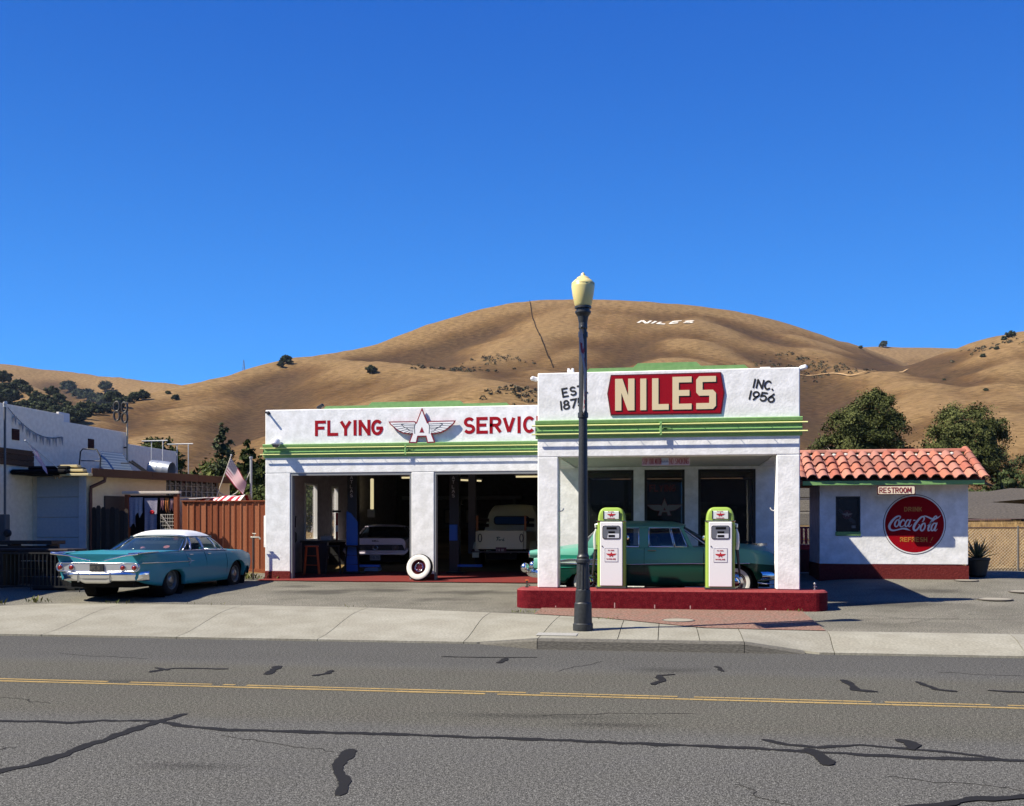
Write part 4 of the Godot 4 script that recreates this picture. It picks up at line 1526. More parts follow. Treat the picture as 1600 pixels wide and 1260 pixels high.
func make_fixtures():
	# flood lamps and cameras on the parapets
	var wm := paint("white_fitting", 0.72, 0.72, 0.72, 0.4)
	var dk := paint("dark_fitting", 0.02, 0.02, 0.022, 0.4)
	var dome := thing("security_camera", "white dome security camera over the left end of the garage cornice", "camera", Vector3(-10.16, 3.93, -25.44))
	var m := M.new()
	m.lathe([Vector2(0.0, 0.20), Vector2(0.06, 0.19), Vector2(0.11, 0.14), Vector2(0.13, 0.06), Vector2(0.13, 0.03), Vector2(0.05, 0.02)], 16, Transform3D(Basis.IDENTITY, Vector3(0, 0, 0.16)), false)
	obj("hood", m, wm, dome)
	m = M.new()
	m.ball(Vector3(0, 0.02, 0.16), Vector3(0.09, 0.08, 0.09))
	obj("dome", m, paint("dome_dark", 0.12, 0.11, 0.11, 0.1), dome)
	m = M.new()
	m.box(Vector3(0, 0.08, 0.03), Vector3(0.12, 0.2, 0.14), 0.02)
	obj("mount", m, wm, dome)
	var spk := thing("spot_fitting", "small black spot fitting jutting from the top left corner of the garage", "light fitting", Vector3(-10.44, 4.80, -25.5))
	m = M.new()
	m.tube([Vector3(0, 0, 0), Vector3(0, 0, 0.17)], [0.025, 0.03], 8)
	obj("barrel", m, dk, spk)
	m = M.new()
	m.tube([Vector3(0, 0, 0.0), Vector3(0, 0, 0.012)], 0.05, 10)
	obj("mount", m, dk, spk)
	var fl := thing("roof_spotlight", "black spotlight tilted on the garage parapet beside the green cap", "light fitting", Vector3(-9.05, 4.885, -25.6))
	m = M.new()
	m.bar(Vector3(-0.09, 0.03, 0), Vector3(0.08, 0.12, 0.02), 0.09, 0.08, Vector3.UP, 0.015)
	obj("head", m, dk, fl)
	m = M.new()
	m.tube([Vector3(0, 0, 0), Vector3(0, 0.06, 0)], 0.02, 6)
	obj("stem", m, dk, fl)
	for q in [["white floodlight on the left side of the office parapet", -2.66, 4.70, -1.0], ["white floodlight on the right side of the office parapet", 2.44, 4.80, 1.0]]:
		var f := thing("floodlight", q[0], "light fitting", Vector3(q[1], q[2], -19.98), 0.0, "white floodlights on the office parapet")
		m = M.new()
		m.bar(Vector3(-0.05 * q[3], 0, 0), Vector3(0.08 * q[3], 0.03, 0.05), 0.10, 0.08, Vector3.UP, 0.02)
		obj("head", m, wm, f)
		m = M.new()
		m.tube([Vector3(-0.075 * q[3], -0.02, 0), Vector3(0, 0, 0)], 0.018, 6)
		obj("arm", m, wm, f)
	var s := thing("parapet_sensor", "small white sensor box standing on the office parapet above the left lettering", "sensor", Vector3(-1.955, 4.80, -19.95))
	m = M.new()
	m.box(Vector3(0, 0.045, 0), Vector3(0.13, 0.05, 0.1), 0.01)
	obj("body", m, wm, s)
	m = M.new()
	m.box(Vector3(-0.04, 0.085, 0), Vector3(0.045, 0.035, 0.06), 0.006)
	m.box(Vector3(0.04, 0.085, 0), Vector3(0.045, 0.035, 0.06), 0.006)
	obj("lens", m, wm, s)
	var rb := thing("roof_box", "low white box on the office parapet above the right lettering", "box", Vector3(1.75, 4.80, -19.98))
	m = M.new()
	m.box(Vector3(0, 0.018, 0), Vector3(0.19, 0.036, 0.12), 0.006)
	obj("body", m, wm, rb)
	# meter cabinet and hose bib by the garage's left corner
	var cab := thing("meter_cabinet", "narrow white cabinet on the left side wall of the garage", "cabinet", Vector3(-10.60, 1.28, -25.9))
	m = M.new()
	m.box(Vector3(0, 0.42, 0), Vector3(0.13, 0.84, 0.35), 0.012)
	obj("case", m, wm, cab)
	m = M.new()
	m.box(Vector3(0, 0.42, 0.18), Vector3(0.09, 0.74, 0.012), 0.004)
	obj("door", m, wm, cab)
	var bib := thing("standpipe", "thin dark standpipe with brass tap left of the garage pillar", "pipe", Vector3(-10.78, gy(-10.8, -25.4), -25.3))
	m = M.new()
	m.tube([Vector3(0, 0, 0), Vector3(0, 1.12, 0)], 0.022, 8)
	obj("riser", m, paint("dark_pipe", 0.05, 0.04, 0.035, 0.6), bib)
	m = M.new()
	m.tube([Vector3(-0.06, 1.10, 0), Vector3(0.16, 1.10, 0.0), Vector3(0.2, 1.06, 0)], 0.025, 8)
	m.tube([Vector3(0.03, 1.1, 0), Vector3(0.03, 1.2, 0)], 0.012, 6)
	m.tube([Vector3(-0.02, 1.2, 0), Vector3(0.08, 1.2, 0)], 0.014, 6)
	obj("tap", m, paint("brass_grey", 0.42, 0.40, 0.33, 0.4, 0.6), bib)


# ------------------------------------------------------------------ the small tiled building on the right
func make_restroom():
	var root := thing("restroom", "small white stucco restroom with red clay tile roof and oxide red base", "building")
	var st := stucco()
	var x0 := 3.516
	var x1 := 6.90
	var zf := -25.5
	var zb := -27.35
	var m := M.new()
	m.span(Vector3(x0, 0.925, zb), Vector3(3.888, 2.95, zf))
	m.span(Vector3(4.457, 0.925, zb), Vector3(x1, 2.95, zf), 0.008)
	m.span(Vector3(3.888, 0.925, zb), Vector3(4.457, 1.60, zf - 0.001))
	m.span(Vector3(3.888, 2.55, zb), Vector3(4.457, 2.95, zf - 0.001))
	m.span(Vector3(3.888, 1.60, zb), Vector3(4.457, 2.55, zf - 0.25))
	obj("wall", m, st, root)
	m = M.new()
	m.prism(V([x0 - 0.012, 0.3, x1 + 0.012, 0.3, x1 + 0.012, 0.90, x0 - 0.012, 0.935]), zb - 0.012, zf + 0.012)
	obj("red_base", m, mats["oxide_base"], root)
	# poster window
	var wn := part("window", root)
	m = M.new()
	m.span(Vector3(3.889, 1.72, zf - 0.10), Vector3(3.925, 2.549, zf - 0.03))
	m.span(Vector3(4.42, 1.72, zf - 0.10), Vector3(4.456, 2.549, zf - 0.03))
	m.span(Vector3(3.926, 2.51, zf - 0.10), Vector3(4.419, 2.549, zf - 0.03))
	obj("frame", m, mats["black_frame"], wn)
	m = M.new()
	m.span(Vector3(3.926, 1.70, zf - 0.12), Vector3(4.419, 2.509, zf - 0.08))
	obj("poster", m, paint("poster_dark", 0.012, 0.012, 0.014, 0.25), wn)
	m = M.new()
	m.prism(arc(4.165, 2.11, 0.11, 0.11, 0, 345, 22), zf - 0.08, zf - 0.077)
	obj("poster_disc", m, paint("poster_red", 0.06, 0.01, 0.012, 0.4), wn)
	var a := M.new()
	var b := M.new()
	winged_emblem(a, b, null, 0.00028, Transform3D(Basis.IDENTITY, Vector3(4.165, 2.09, zf - 0.077)), 0.002)
	obj("poster_emblem", a, paint("poster_red", 0, 0, 0), wn)
	obj("poster_letter", b, paint("poster_pale", 0.20, 0.17, 0.15, 0.4), wn)
	m = M.new()
	m.prism(V([3.94, 2.22, 4.0, 2.24, 4.36, 1.95, 4.37, 1.90, 4.30, 1.90]), zf - 0.0795, zf - 0.0775)
	obj("poster_band", m, paint("poster_grey", 0.03, 0.03, 0.033, 0.4), wn)
	m = M.new()
	m.span(Vector3(4.27, 1.79, zf - 0.08), Vector3(4.36, 1.85, zf - 0.077))
	obj("poster_label", m, paint("poster_pale", 0, 0, 0), wn)
	m = M.new()
	m.span(Vector3(3.88, 1.605, zf - 0.2), Vector3(4.465, 1.70, zf + 0.02), 0.008)
	obj("sill", m, mats["green_paint"], wn)
	# roof: boards, fascia, tiles
	var ez := -25.02
	var ey := 2.915
	var rz := -26.45
	var ry := 3.60
	m = M.new()
	m.prism([Vector2(-ez, ey - 0.02), Vector2(-rz, ry - 0.03), Vector2(-(2 * rz - ez), ey - 0.02), Vector2(-(2 * rz - ez), ey - 0.07), Vector2(-ez, ey - 0.07)], 3.02, 7.17, Transform3D(Basis(Vector3(0, 0, -1), Vector3.UP, Vector3(1, 0, 0)), Vector3.ZERO))
	obj("roof_deck", m, grain("underlay", lin(0.20, 0.07, 0.045), lin(0.26, 0.10, 0.06), Vector3(0.6, 0.6, 0.6), 0.9), root)
	m = M.new()
	m.span(Vector3(3.06, 2.795, ez - 0.03), Vector3(7.13, 2.90, ez + 0.012), 0.006)
	obj("fascia", m, mats["green_paint"], root)
	var clay := []
	for q in [[0.42, 0.155, 0.105], [0.36, 0.125, 0.09], [0.46, 0.20, 0.145], [0.30, 0.13, 0.10], [0.40, 0.18, 0.14]]:
		clay.append(grain("clay_%d" % clay.size(), lin(q[0], q[1], q[2]), lin(q[0] * 0.72, q[1] * 0.78, q[2] * 0.8), Vector3(0.33, 0.33, 0.33), 0.85, 0.1, 0.03))
	var slope := (Vector3(0, ry - ey, rz - ez)).normalized()
	var up := Vector3(0, -slope.z, slope.y)
	var bas := Basis(Vector3.RIGHT, up, -slope)    # tile space: x across, y out of the roof, z down the slope
	var meshes := []
	for v in 3:
		m = M.new()
		var pitch := 0.272
		var prof := []
		var k := 14
		for i in k + 1:
			var t := float(i) / k
			var u := (t - 0.5) * (pitch + 0.02)
			var y := 0.10 * sqrt(maxf(0.0, 1.0 - pow(u / 0.107, 2.0))) if absf(u) < 0.105 else 0.012 * (absf(u) - 0.105) / 0.04 - 0.002
			prof.append(Vector2(u, y * (1.0 + 0.06 * (v - 1))))
		var top := []
		var low := []
		for e in 2:
			var rt := []
			var rl := []
			for p in prof:
				var s := 1.0 if e == 0 else 0.90
				rt.append(Vector3(p.x * s, p.y + 0.050 - e * 0.045, 0.0 if e == 0 else -0.47))
				rl.append(Vector3(p.x * s, p.y + 0.026 - e * 0.045, 0.0 if e == 0 else -0.47))
			top.append(rt)
			low.append(rl)
		m.sheet(top, Vector3.UP)
		m.sheet(low, Vector3.DOWN)
		m.flat()
		for i in k:
			m.out(top[0][i], top[0][i + 1], low[0][i + 1], low[0][i], Vector3(0, 0, 1))
		meshes.append(m.done())
	var L := Vector3(0, ry - ey, rz - ez).length()
	var r2 := RandomNumberGenerator.new()
	r2.seed = 77
	for row in 4:
		for c in 14:
			var o := obj("tile", meshes[r2.randi() % 3], clay[r2.randi() % 5], root)
			o.transform = Transform3D(bas * Basis(Vector3.UP, r2.randf_range(-0.045, 0.045)), Vector3(3.285 + c * 0.277, ey, ez) + slope * (row * 0.41 - 0.04 + r2.randf_range(-0.022, 0.022)) + up * 0.012)
	var barrel := M.new()
	var bp := []
	for e in 2:
		var row := []
		for i in 11:
			var an := PI * i / 10.0
			var r := 0.105 - 0.018 * e
			row.append(Vector3(cos(an) * r, sin(an) * r * 0.85, -0.42 * e))
		bp.append(row)
	barrel.sheet(bp, Vector3.UP)
	var bp2 := []
	for row in bp:
		var q := []
		for p in row:
			q.append(p * Vector3(0.86, 0.84, 1))
		bp2.append(q)
	barrel.sheet(bp2, Vector3.DOWN)
	barrel.flat()
	for i in 10:
		barrel.out(bp[0][i], bp[0][i + 1], bp2[0][i + 1], bp2[0][i], Vector3(0, 0, 1))
	var bmesh := barrel.done()
	for sx in [3.06, 7.14]:
		for row in 5:
			var o := obj("rake_tile", bmesh, clay[(row * 2 + int(sx)) % 5], root)
			o.transform = Transform3D(bas, Vector3(sx, ey, ez) + slope * (row * 0.37 - 0.05) + up * 0.035)
	for i in 11:
		var o := obj("ridge_tile", bmesh, clay[r2.randi() % 5], root)
		o.transform = Transform3D(Basis(Vector3.UP, PI / 2) * Basis(Vector3.RIGHT, 0.03), Vector3(3.42 + i * 0.365, ry + 0.055, rz))
	var mort := paint("mortar", 0.52, 0.49, 0.45, 0.95)
	for i in 14:
		var mm := M.new()
		var c := Vector3(3.145 + i * 0.277, ry - 0.05 + r2.randf() * 0.05, rz + 0.13)
		mm.ball(c, Vector3(0.045 + 0.03 * r2.randf(), 0.05, 0.05), 7, 4)
		obj("mortar", mm, mort, root)
	# plate over the disc
	var sg := thing("restroom_sign", "small cream sign lettered RESTROOM with a dark red border", "sign", Vector3(5.179, 2.672, -25.03))
	var rr := func(w: float, h: float, rad: float) -> Array:
		return arc(w - rad, h - rad, rad, rad, 0, 90, 4) + arc(-w + rad, h - rad, rad, rad, 90, 180, 4) + arc(-w + rad, -h + rad, rad, rad, 180, 270, 4) + arc(w - rad, -h + rad, rad, rad, 270, 360, 4)
	m = M.new()
	m.prism(rr.call(0.425, 0.108, 0.03), 0.0, 0.03)
	obj("border", m, paint("sign_maroon", 0.05, 0.006, 0.008, 0.5), sg)
	m = M.new()
	m.prism(rr.call(0.405, 0.088, 0.025), 0.02, 0.034)
	obj("panel", m, paint("sign_cream", 0.80, 0.68, 0.50, 0.5), sg)
	m = M.new()
	word("RESTROOM", -0.375, -0.066, 0.062, 0.132, 0.0275, 0.021, 0.003, Transform3D(Basis.IDENTITY, Vector3(0, 0, 0.034)), m)
	obj("lettering", m, paint("sign_red", 0.20, 0.012, 0.012, 0.5), sg)
	make_drink_disc(Vector3(5.69, 1.876, zf + 0.001))


func make_drink_disc(pos: Vector3):
	var s := thing("drink_sign", "large round red painted drink advertisement with white script on the restroom wall", "sign", pos)
	var rings := [[0.712, 0.004, "disc_black", [0.012, 0.012, 0.014]], [0.698, 0.006, "disc_white", [0.72, 0.72, 0.72]], [0.668, 0.008, "disc_red", [0.27, 0.002, 0.008]]]
	for q in rings:
		var m := M.new()
		m.prism(arc(0, 0, q[0], q[0], 0, 355, 71), 0.0, q[1])
		obj(["rim", "ring", "disc"][rings.find(q)], m, paint(q[2], q[3][0], q[3][1], q[3][2], 0.7), s)
	var k := 0.00148
	var m := M.new()
	var z := 0.008
	var gold := paint("disc_gold", 0.42, 0.16, 0.02, 0.5)
	word("DRINK", (418 - 568) * k, (667 - 462) * k, 40 * k, 76 * k, 22 * k, 15 * k, 0.003, Transform3D(Basis.IDENTITY, Vector3(0, 0, z)), m)
	obj("upper_lettering", m, gold, s)
	m = M.new()
	word("REFRESH", (355 - 568) * k, (667 - 948) * k, 40 * k, 76 * k, 20 * k, 16 * k, 0.003, Transform3D(Basis.IDENTITY, Vector3(0, 0, z)), m)
	m.stroke([Vector2(850 - 568, 667 - 872) * k, Vector2(822 - 568, 667 - 928) * k], 13 * k, 0.003, Transform3D(Basis.IDENTITY, Vector3(0, 0, z)))
	m.stroke([Vector2(812 - 568, 667 - 945) * k, Vector2(807 - 568, 667 - 960) * k], 14 * k, 0.003, Transform3D(Basis.IDENTITY, Vector3(0, 0, z)))
	obj("lower_lettering", m, gold, s)
	var strokes := [
		[[322, 590, 8, 345, 570, 14, 352, 545, 18, 330, 533, 22, 285, 552, 28, 240, 595, 34, 200, 650, 38, 182, 700, 36, 195, 745, 32, 235, 764, 26, 290, 758, 22, 345, 744, 22, 395, 734, 26, 440, 740, 32, 475, 754, 18, 508, 766, 4]],
		[[330, 592, 18, 300, 600, 20, 272, 640, 24, 268, 685, 24, 290, 704, 20, 318, 680, 20, 332, 635, 20, 328, 598, 18, 345, 612, 10]],
		[[412, 618, 14, 408, 596, 20, 382, 602, 22, 352, 645, 26, 348, 690, 24, 372, 706, 18, 400, 690, 12, 420, 668, 8]],
		[[492, 600, 16, 462, 598, 20, 432, 640, 24, 426, 688, 22, 444, 702, 18, 472, 675, 18, 500, 615, 20, 512, 592, 16]],
		[[512, 592, 16, 488, 650, 24, 478, 690, 22, 496, 702, 16, 528, 670, 8]],
		[[556, 602, 16, 576, 602, 18]],
		[[688, 626, 10, 706, 606, 18, 718, 572, 22, 706, 545, 22, 672, 552, 26, 625, 600, 32, 578, 665, 38, 556, 725, 36, 572, 764, 28, 606, 752, 24, 640, 705, 20, 650, 680, 14, 632, 672, 10]],
		[[690, 548, 10, 725, 534, 16, 770, 548, 22, 820, 574, 26, 868, 582, 26, 920, 564, 18, 968, 526, 5]],
		[[728, 652, 20, 698, 656, 24, 668, 700, 28, 662, 750, 26, 686, 770, 22, 716, 740, 22, 732, 690, 22, 724, 654, 18]],
		[[770, 690, 10, 820, 640, 14, 878, 586, 18, 908, 548, 18, 890, 534, 16, 858, 570, 22, 812, 650, 28, 780, 730, 28, 782, 768, 22, 808, 758, 12, 826, 736, 8]],
		[[892, 650, 18, 862, 655, 22, 832, 700, 26, 826, 752, 24, 846, 768, 18, 872, 735, 18, 900, 670, 20, 912, 645, 16]],
		[[912, 645, 16, 888, 710, 26, 876, 755, 24, 892, 770, 14, 916, 742, 6]],
	]
	m = M.new()
	var lift := 0.0
	for st_ in strokes:
		var src: Array = st_[0]
		var c := Curve2D.new()
		var ps := []
		for i in range(0, src.size(), 3):
			ps.append(Vector3(src[i] - 568, 667 - src[i + 1], src[i + 2]))
		var p := []
		var w := []
		for i in ps.size() - 1:
			var p0: Vector3 = ps[maxi(i - 1, 0)]
			var p3: Vector3 = ps[mini(i + 2, ps.size() - 1)]
			for j in 5:
				var v: Vector3 = ps[i].cubic_interpolate(ps[i + 1], p0, p3, j / 5.0)
				p.append(Vector2(v.x, v.y) * k)
				w.append(v.z * k)
		p.append(Vector2(ps[-1].x, ps[-1].y) * k)
		w.append(ps[-1].z * k)
		m.stroke(p, w, 0.003 + lift, Transform3D(Basis.IDENTITY, Vector3(0, 0, z)), true)
		lift += 0.0002
	obj("script_lettering", m, paint("disc_script", 0.62, 0.62, 0.64, 0.5), s)


func make_right_side():
	# red chair and block wall in the gap
	var c := thing("garden_chair", "red metal garden chair standing between the office and the restroom", "chair", Vector3(3.42, gy(3.4, -27.9), -27.95))
	var red := paint("chair_red", 0.42, 0.03, 0.05, 0.5)
	var m := M.new()
	for i in 5:
		m.box(Vector3(-0.22 + i * 0.11, 1.02, -0.22 + 0.03 * absf(i - 2)), Vector3(0.075, 0.46, 0.02), 0.006, Basis(Vector3.RIGHT, -0.15))
	obj("backrest", m, red, c)
	m = M.new()
	m.box(Vector3(0, 0.76, 0), Vector3(0.56, 0.05, 0.48), 0.02)
	m.box(Vector3(0, 0.69, 0.22), Vector3(0.56, 0.09, 0.03), 0.01)
	obj("seat", m, red, c)
	var dred := paint("chair_dark_red", 0.10, 0.012, 0.014, 0.5)
	for x in [-0.26, 0.26]:
		m = M.new()
		m.tube([Vector3(x, 0.0, 0.24), Vector3(x, 0.92, 0.22), Vector3(x, 0.94, -0.2), Vector3(x, 0.02, -0.26), Vector3(x, 0.02, 0.22)], 0.018, 6)
		obj("leg", m, dred, c)
	m = M.new()
	m.box(Vector3(0, 0.36, 0.1), Vector3(0.5, 0.6, 0.3), 0.02)
	obj("skirt", m, dred, c)
	var bw := thing("block_wall", "stacked wall of grey brown concrete blocks behind the gap beside the restroom", "wall", Vector3(3.9, rise(33.0), -33.0))
	var bm := [grain("block_a", lin(0.26, 0.24, 0.20), lin(0.17, 0.155, 0.13), Vector3(0.7, 0.7, 0.7), 0.95, 1.5, 0.03), grain("block_b", lin(0.21, 0.2, 0.175), lin(0.14, 0.13, 0.115), Vector3(0.6, 0.6, 0.6), 0.95, 1.5, 0.03)]
	for r in 6:
		for k in 3:
			m = M.new()
			m.box(Vector3(-0.9 + k * 0.9 + (0.45 if r % 2 else 0.0), 0.2 + r * 0.43, 0.03 * ((r * 7 + k * 3) % 3)), Vector3(0.88, 0.40, 0.4), 0.02)
			obj("block", m, bm[(r + k) % 2], bw)
	# pot with a spiky plant
	var pot := thing("potted_plant", "spiky dark agave in a dark pot at the restroom's right corner", "potted plant", Vector3(7.3, gy(7.3, -26.2), -26.2))
	m = M.new()
	m.lathe([Vector2(0.16, 0), Vector2(0.20, 0.05), Vector2(0.27, 0.40), Vector2(0.29, 0.42), Vector2(0.29, 0.47), Vector2(0.25, 0.47), Vector2(0.23, 0.42), Vector2(0, 0.42)], 18)
	obj("pot", m, paint("pot_dark", 0.012, 0.014, 0.012, 0.6), pot)
	var lf := grain("agave", lin(0.03, 0.045, 0.022), lin(0.055, 0.07, 0.032), Vector3(0.3, 0.3, 0.3), 0.6)
	for i in 22:
		m = M.new()
		var an := i * 2.4
		var tilt := 0.25 + 0.95 * (i / 22.0)
		var dir := Vector3(cos(an) * sin(tilt), cos(tilt), sin(an) * sin(tilt))
		var sd := dir.cross(Vector3.UP).normalized()
		var ln := 0.52 + 0.16 * ((i * 5) % 4) / 4.0
		var b0 := Vector3(0, 0.42, 0)
		var mid := b0 + dir * ln * 0.5
		var tip := b0 + dir * ln + Vector3(0, -0.05 * tilt, 0)
		m.flat()
		var nn := dir.cross(sd) * 0.02
		m.quad(b0 - sd * 0.02, mid - sd * 0.035, mid + nn, b0 + nn)
		m.quad(b0 + nn, mid + nn, mid + sd * 0.035, b0 + sd * 0.02)
		m.tri(mid - sd * 0.035, tip, mid + nn)
		m.tri(mid + nn, tip, mid + sd * 0.035)
		obj("leaf", m, lf, pot)
	# chain link fence
	var fx := thing("chain_link_fence", "rusty chain link fence across the dry field right of the restroom", "fence", Vector3(0, 0, -29.0))
	var gal := paint("galvanised", 0.20, 0.19, 0.17, 0.5, 0.5)
	var y0 := 0.66
	var y1 := 1.80
	for x in [6.6, 9.1, 11.6, 14.1]:
		m = M.new()
		m.tube([Vector3(x, 0.4, 0), Vector3(x, y1 + 0.05, 0)], 0.025, 8)
		obj("post", m, gal, fx)
	m = M.new()
	m.tube([Vector3(2.5, y1, 0), Vector3(14.5, y1, 0)], 0.02, 6)
	obj("top_rail", m, paint("rail_rust", 0.06, 0.035, 0.03, 0.6), fx)
	m = M.new()
	var hh := y1 - y0
	var px := 2.5 - hh
	while px < 14.5:
		for q in [1.0, -1.0]:
			var a := Vector3(px if q > 0 else px + hh, y0, 0.004 * q)
			var b := Vector3(px + hh if q > 0 else px, y1, 0.004 * q)
			if minf(a.x, b.x) > 2.4:
				m.tube([a, b], 0.0045, 3, false, false)
		px += 0.085
	ground(obj("mesh_wire", m, paint("wire", 0.50, 0.45, 0.36, 0.6), fx), "stuff")
	# rails and sleepers of the old line on the bank
	var tr := thing("railway_track", "old railway track with two rails running across the bank behind the fence", "railway")
	for z in [-38.9, -40.3]:
		m = M.new()
		var p := []
		for i in 9:
			p.append(Vector3(3.0 + i * 4.0, rise(Vector2(3.0 + i * 4.0, z).length()) * 0.5 + rise(40.0) * 0.5 + 0.12, z))
		m.tube(p, 0.05, 4)
		obj("rail", m, paint("rail_rust", 0, 0, 0), tr)
	# low shed roof edge at the picture's right edge
	var sh := thing("shelter", "dark low shelter roof reaching in at the right edge behind the fence", "shelter", Vector3(13.45, -0.45, -37.5))
	m = M.new()
	m.prism(V([-2.0, 3.20, 0.0, 3.08, 5.0, 3.12, 5.0, 3.26, -0.5, 3.28]), -2.0, 2.0)
	obj("roof", m, paint("shed_dark", 0.02, 0.022, 0.024, 0.7), sh)
	for x in [0.4, 4.6]:
		m = M.new()
		m.span(Vector3(x, 1.2, -0.1), Vector3(x + 0.16, 2.9, 0.1))
		obj("post", m, paint("shed_dark", 0, 0, 0), sh)
	var gy_ := M.new()
	var yr := []
	for i in 36:
		var x := 3.0 + i * 1.2
		var row := []
		for q in 15:
			var z := -43.0 - q * 1.25
			row.append(Vector3(x, rise(Vector2(x, z).length()) + 0.30 * minf(1.0, q / 3.0) + 0.05 * sin(x * 1.3 + z * 0.9) + 0.04 * sin(x * 3.1 - z * 2.3), z))
		yr.append(row)
	gy_.sheet(yr, Vector3.UP)
	ground(obj("gravel_yard", gy_, grain("yard_gravel", lin(0.055, 0.050, 0.043), lin(0.115, 0.10, 0.085), Vector3(4.0, 4.0, 4.0), 0.95, 2.0, 0.05)))
	# bank of pale rubble
	var mb := M.new()
	var rows := []
	for i in 41:
		var x := 2.0 + i * 1.6
		var row := []
		for q in [[-60.0, 3.2], [-62.0, 3.75], [-63.5, 4.05], [-65.5, 4.1], [-68.0, 3.4]]:
			row.append(Vector3(x, q[1] + 0.10 * sin(x * 1.7 + q[0]) + 0.06 * sin(x * 4.1), q[0] - 0.05 * x))
		rows.append(row)
	mb.sheet(rows, Vector3.UP)
	ground(obj("gravel_bank", mb, grain("gravel", lin(0.48, 0.43, 0.34), lin(0.34, 0.30, 0.235), Vector3(3, 3, 3), 0.95, 3.0, 0.06)))


# ------------------------------------------------------------------ plants
func crown(seed_: int, blobs: Array, n: int, size: float, c0: Color, c1: Color, core := 0.46, droop := 0.0) -> ArrayMesh:
	var r := RandomNumberGenerator.new()
	r.seed = seed_
	var m := M.new(c0)
	var tot := 0.0
	for b in blobs:
		tot += b[1].x * b[1].y
	for b in blobs:
		if core > 0.0:
			m.tint = c0
			m.ball(b[0], b[1] * core, 8, 5)
		var k := maxi(6, int(10.0 * b[1].length() / (size * 6.0)))
		k = mini(k, 46)
		var mine := int(n * b[1].x * b[1].y / tot)
		var cl := []
		for i in k:
			var d := Vector3(r.randfn(), r.randfn(), r.randfn()).normalized()
			if d.y < -0.55:
				d.y *= -1.0
			cl.append([b[0] + d * b[1] * r.randf_range(0.74, 1.03), c0.lerp(c1, r.randf()), d])
		m.flat()
		for i in mine:
			var c = cl[r.randi() % k]
			var sp: float = minf(b[1].x, b[1].y) * 0.17
			var p: Vector3 = c[0] + Vector3(r.randfn(), r.randfn() * 0.8, r.randfn()) * sp
			m.tint = c[1] * r.randf_range(0.75, 1.3)
			var nrm: Vector3 = (c[2] + Vector3(r.randfn(), r.randfn() + 0.3, r.randfn()) * 0.8).normalized()
			var ax := nrm.cross(Vector3(r.randfn(), r.randfn() - droop, r.randfn())).normalized()
			var ay := nrm.cross(ax)
			var s := size * r.randf_range(0.6, 1.4)
			m.tri(p - ax * s * 0.32, p + ay * s * 0.75, p + ax * s * 0.32)
			m.tri(p - ax * s * 0.32, p + ax * s * 0.32, p - ay * s * 0.6)
	return m.done()


func tree(called: String, label: String, cat: String, pos: Vector3, blobs: Array, n: int, size: float, c0: Color, c1: Color, seed_: int, trunk_h: float, trunk_r: float, group := "") -> Node3D:
	var root := thing(called, label, cat, pos, 0.0, group)
	var bark := grain("bark", lin(0.14, 0.115, 0.085), lin(0.24, 0.20, 0.155), Vector3(0.9, 1.6, 0.9), 0.95, 1.5, 0.03)
	var m := M.new()
	m.tube([Vector3(0, -0.4, 0), Vector3(0.04 * trunk_h, trunk_h * 0.5, 0.0), Vector3(0.02 * trunk_h, trunk_h, 0)], [trunk_r * 1.3, trunk_r, trunk_r * 0.75], 8)
	obj("trunk", m, bark, root)
	for b in blobs:
		if blobs.size() > 1:
			m = M.new()
			var s0 := Vector3(0.02 * trunk_h, trunk_h * 0.95, 0)
			m.tube([s0, s0.lerp(b[0], 0.5) + Vector3(0, -0.08, 0.05) * trunk_h, b[0]], [trunk_r * 0.6, trunk_r * 0.4, trunk_r * 0.15], 6)
			obj("limb", m, bark, root)
	obj("crown", crown(seed_, blobs, n, size, c0, c1), vcol("foliage", 0.7, 0.12), root)
	return root


func B(x: float, y: float, z: float, rx: float, ry: float, rz := -1.0) -> Array:
	return [Vector3(x, y, z), Vector3(rx, ry, rx if rz < 0.0 else rz)]


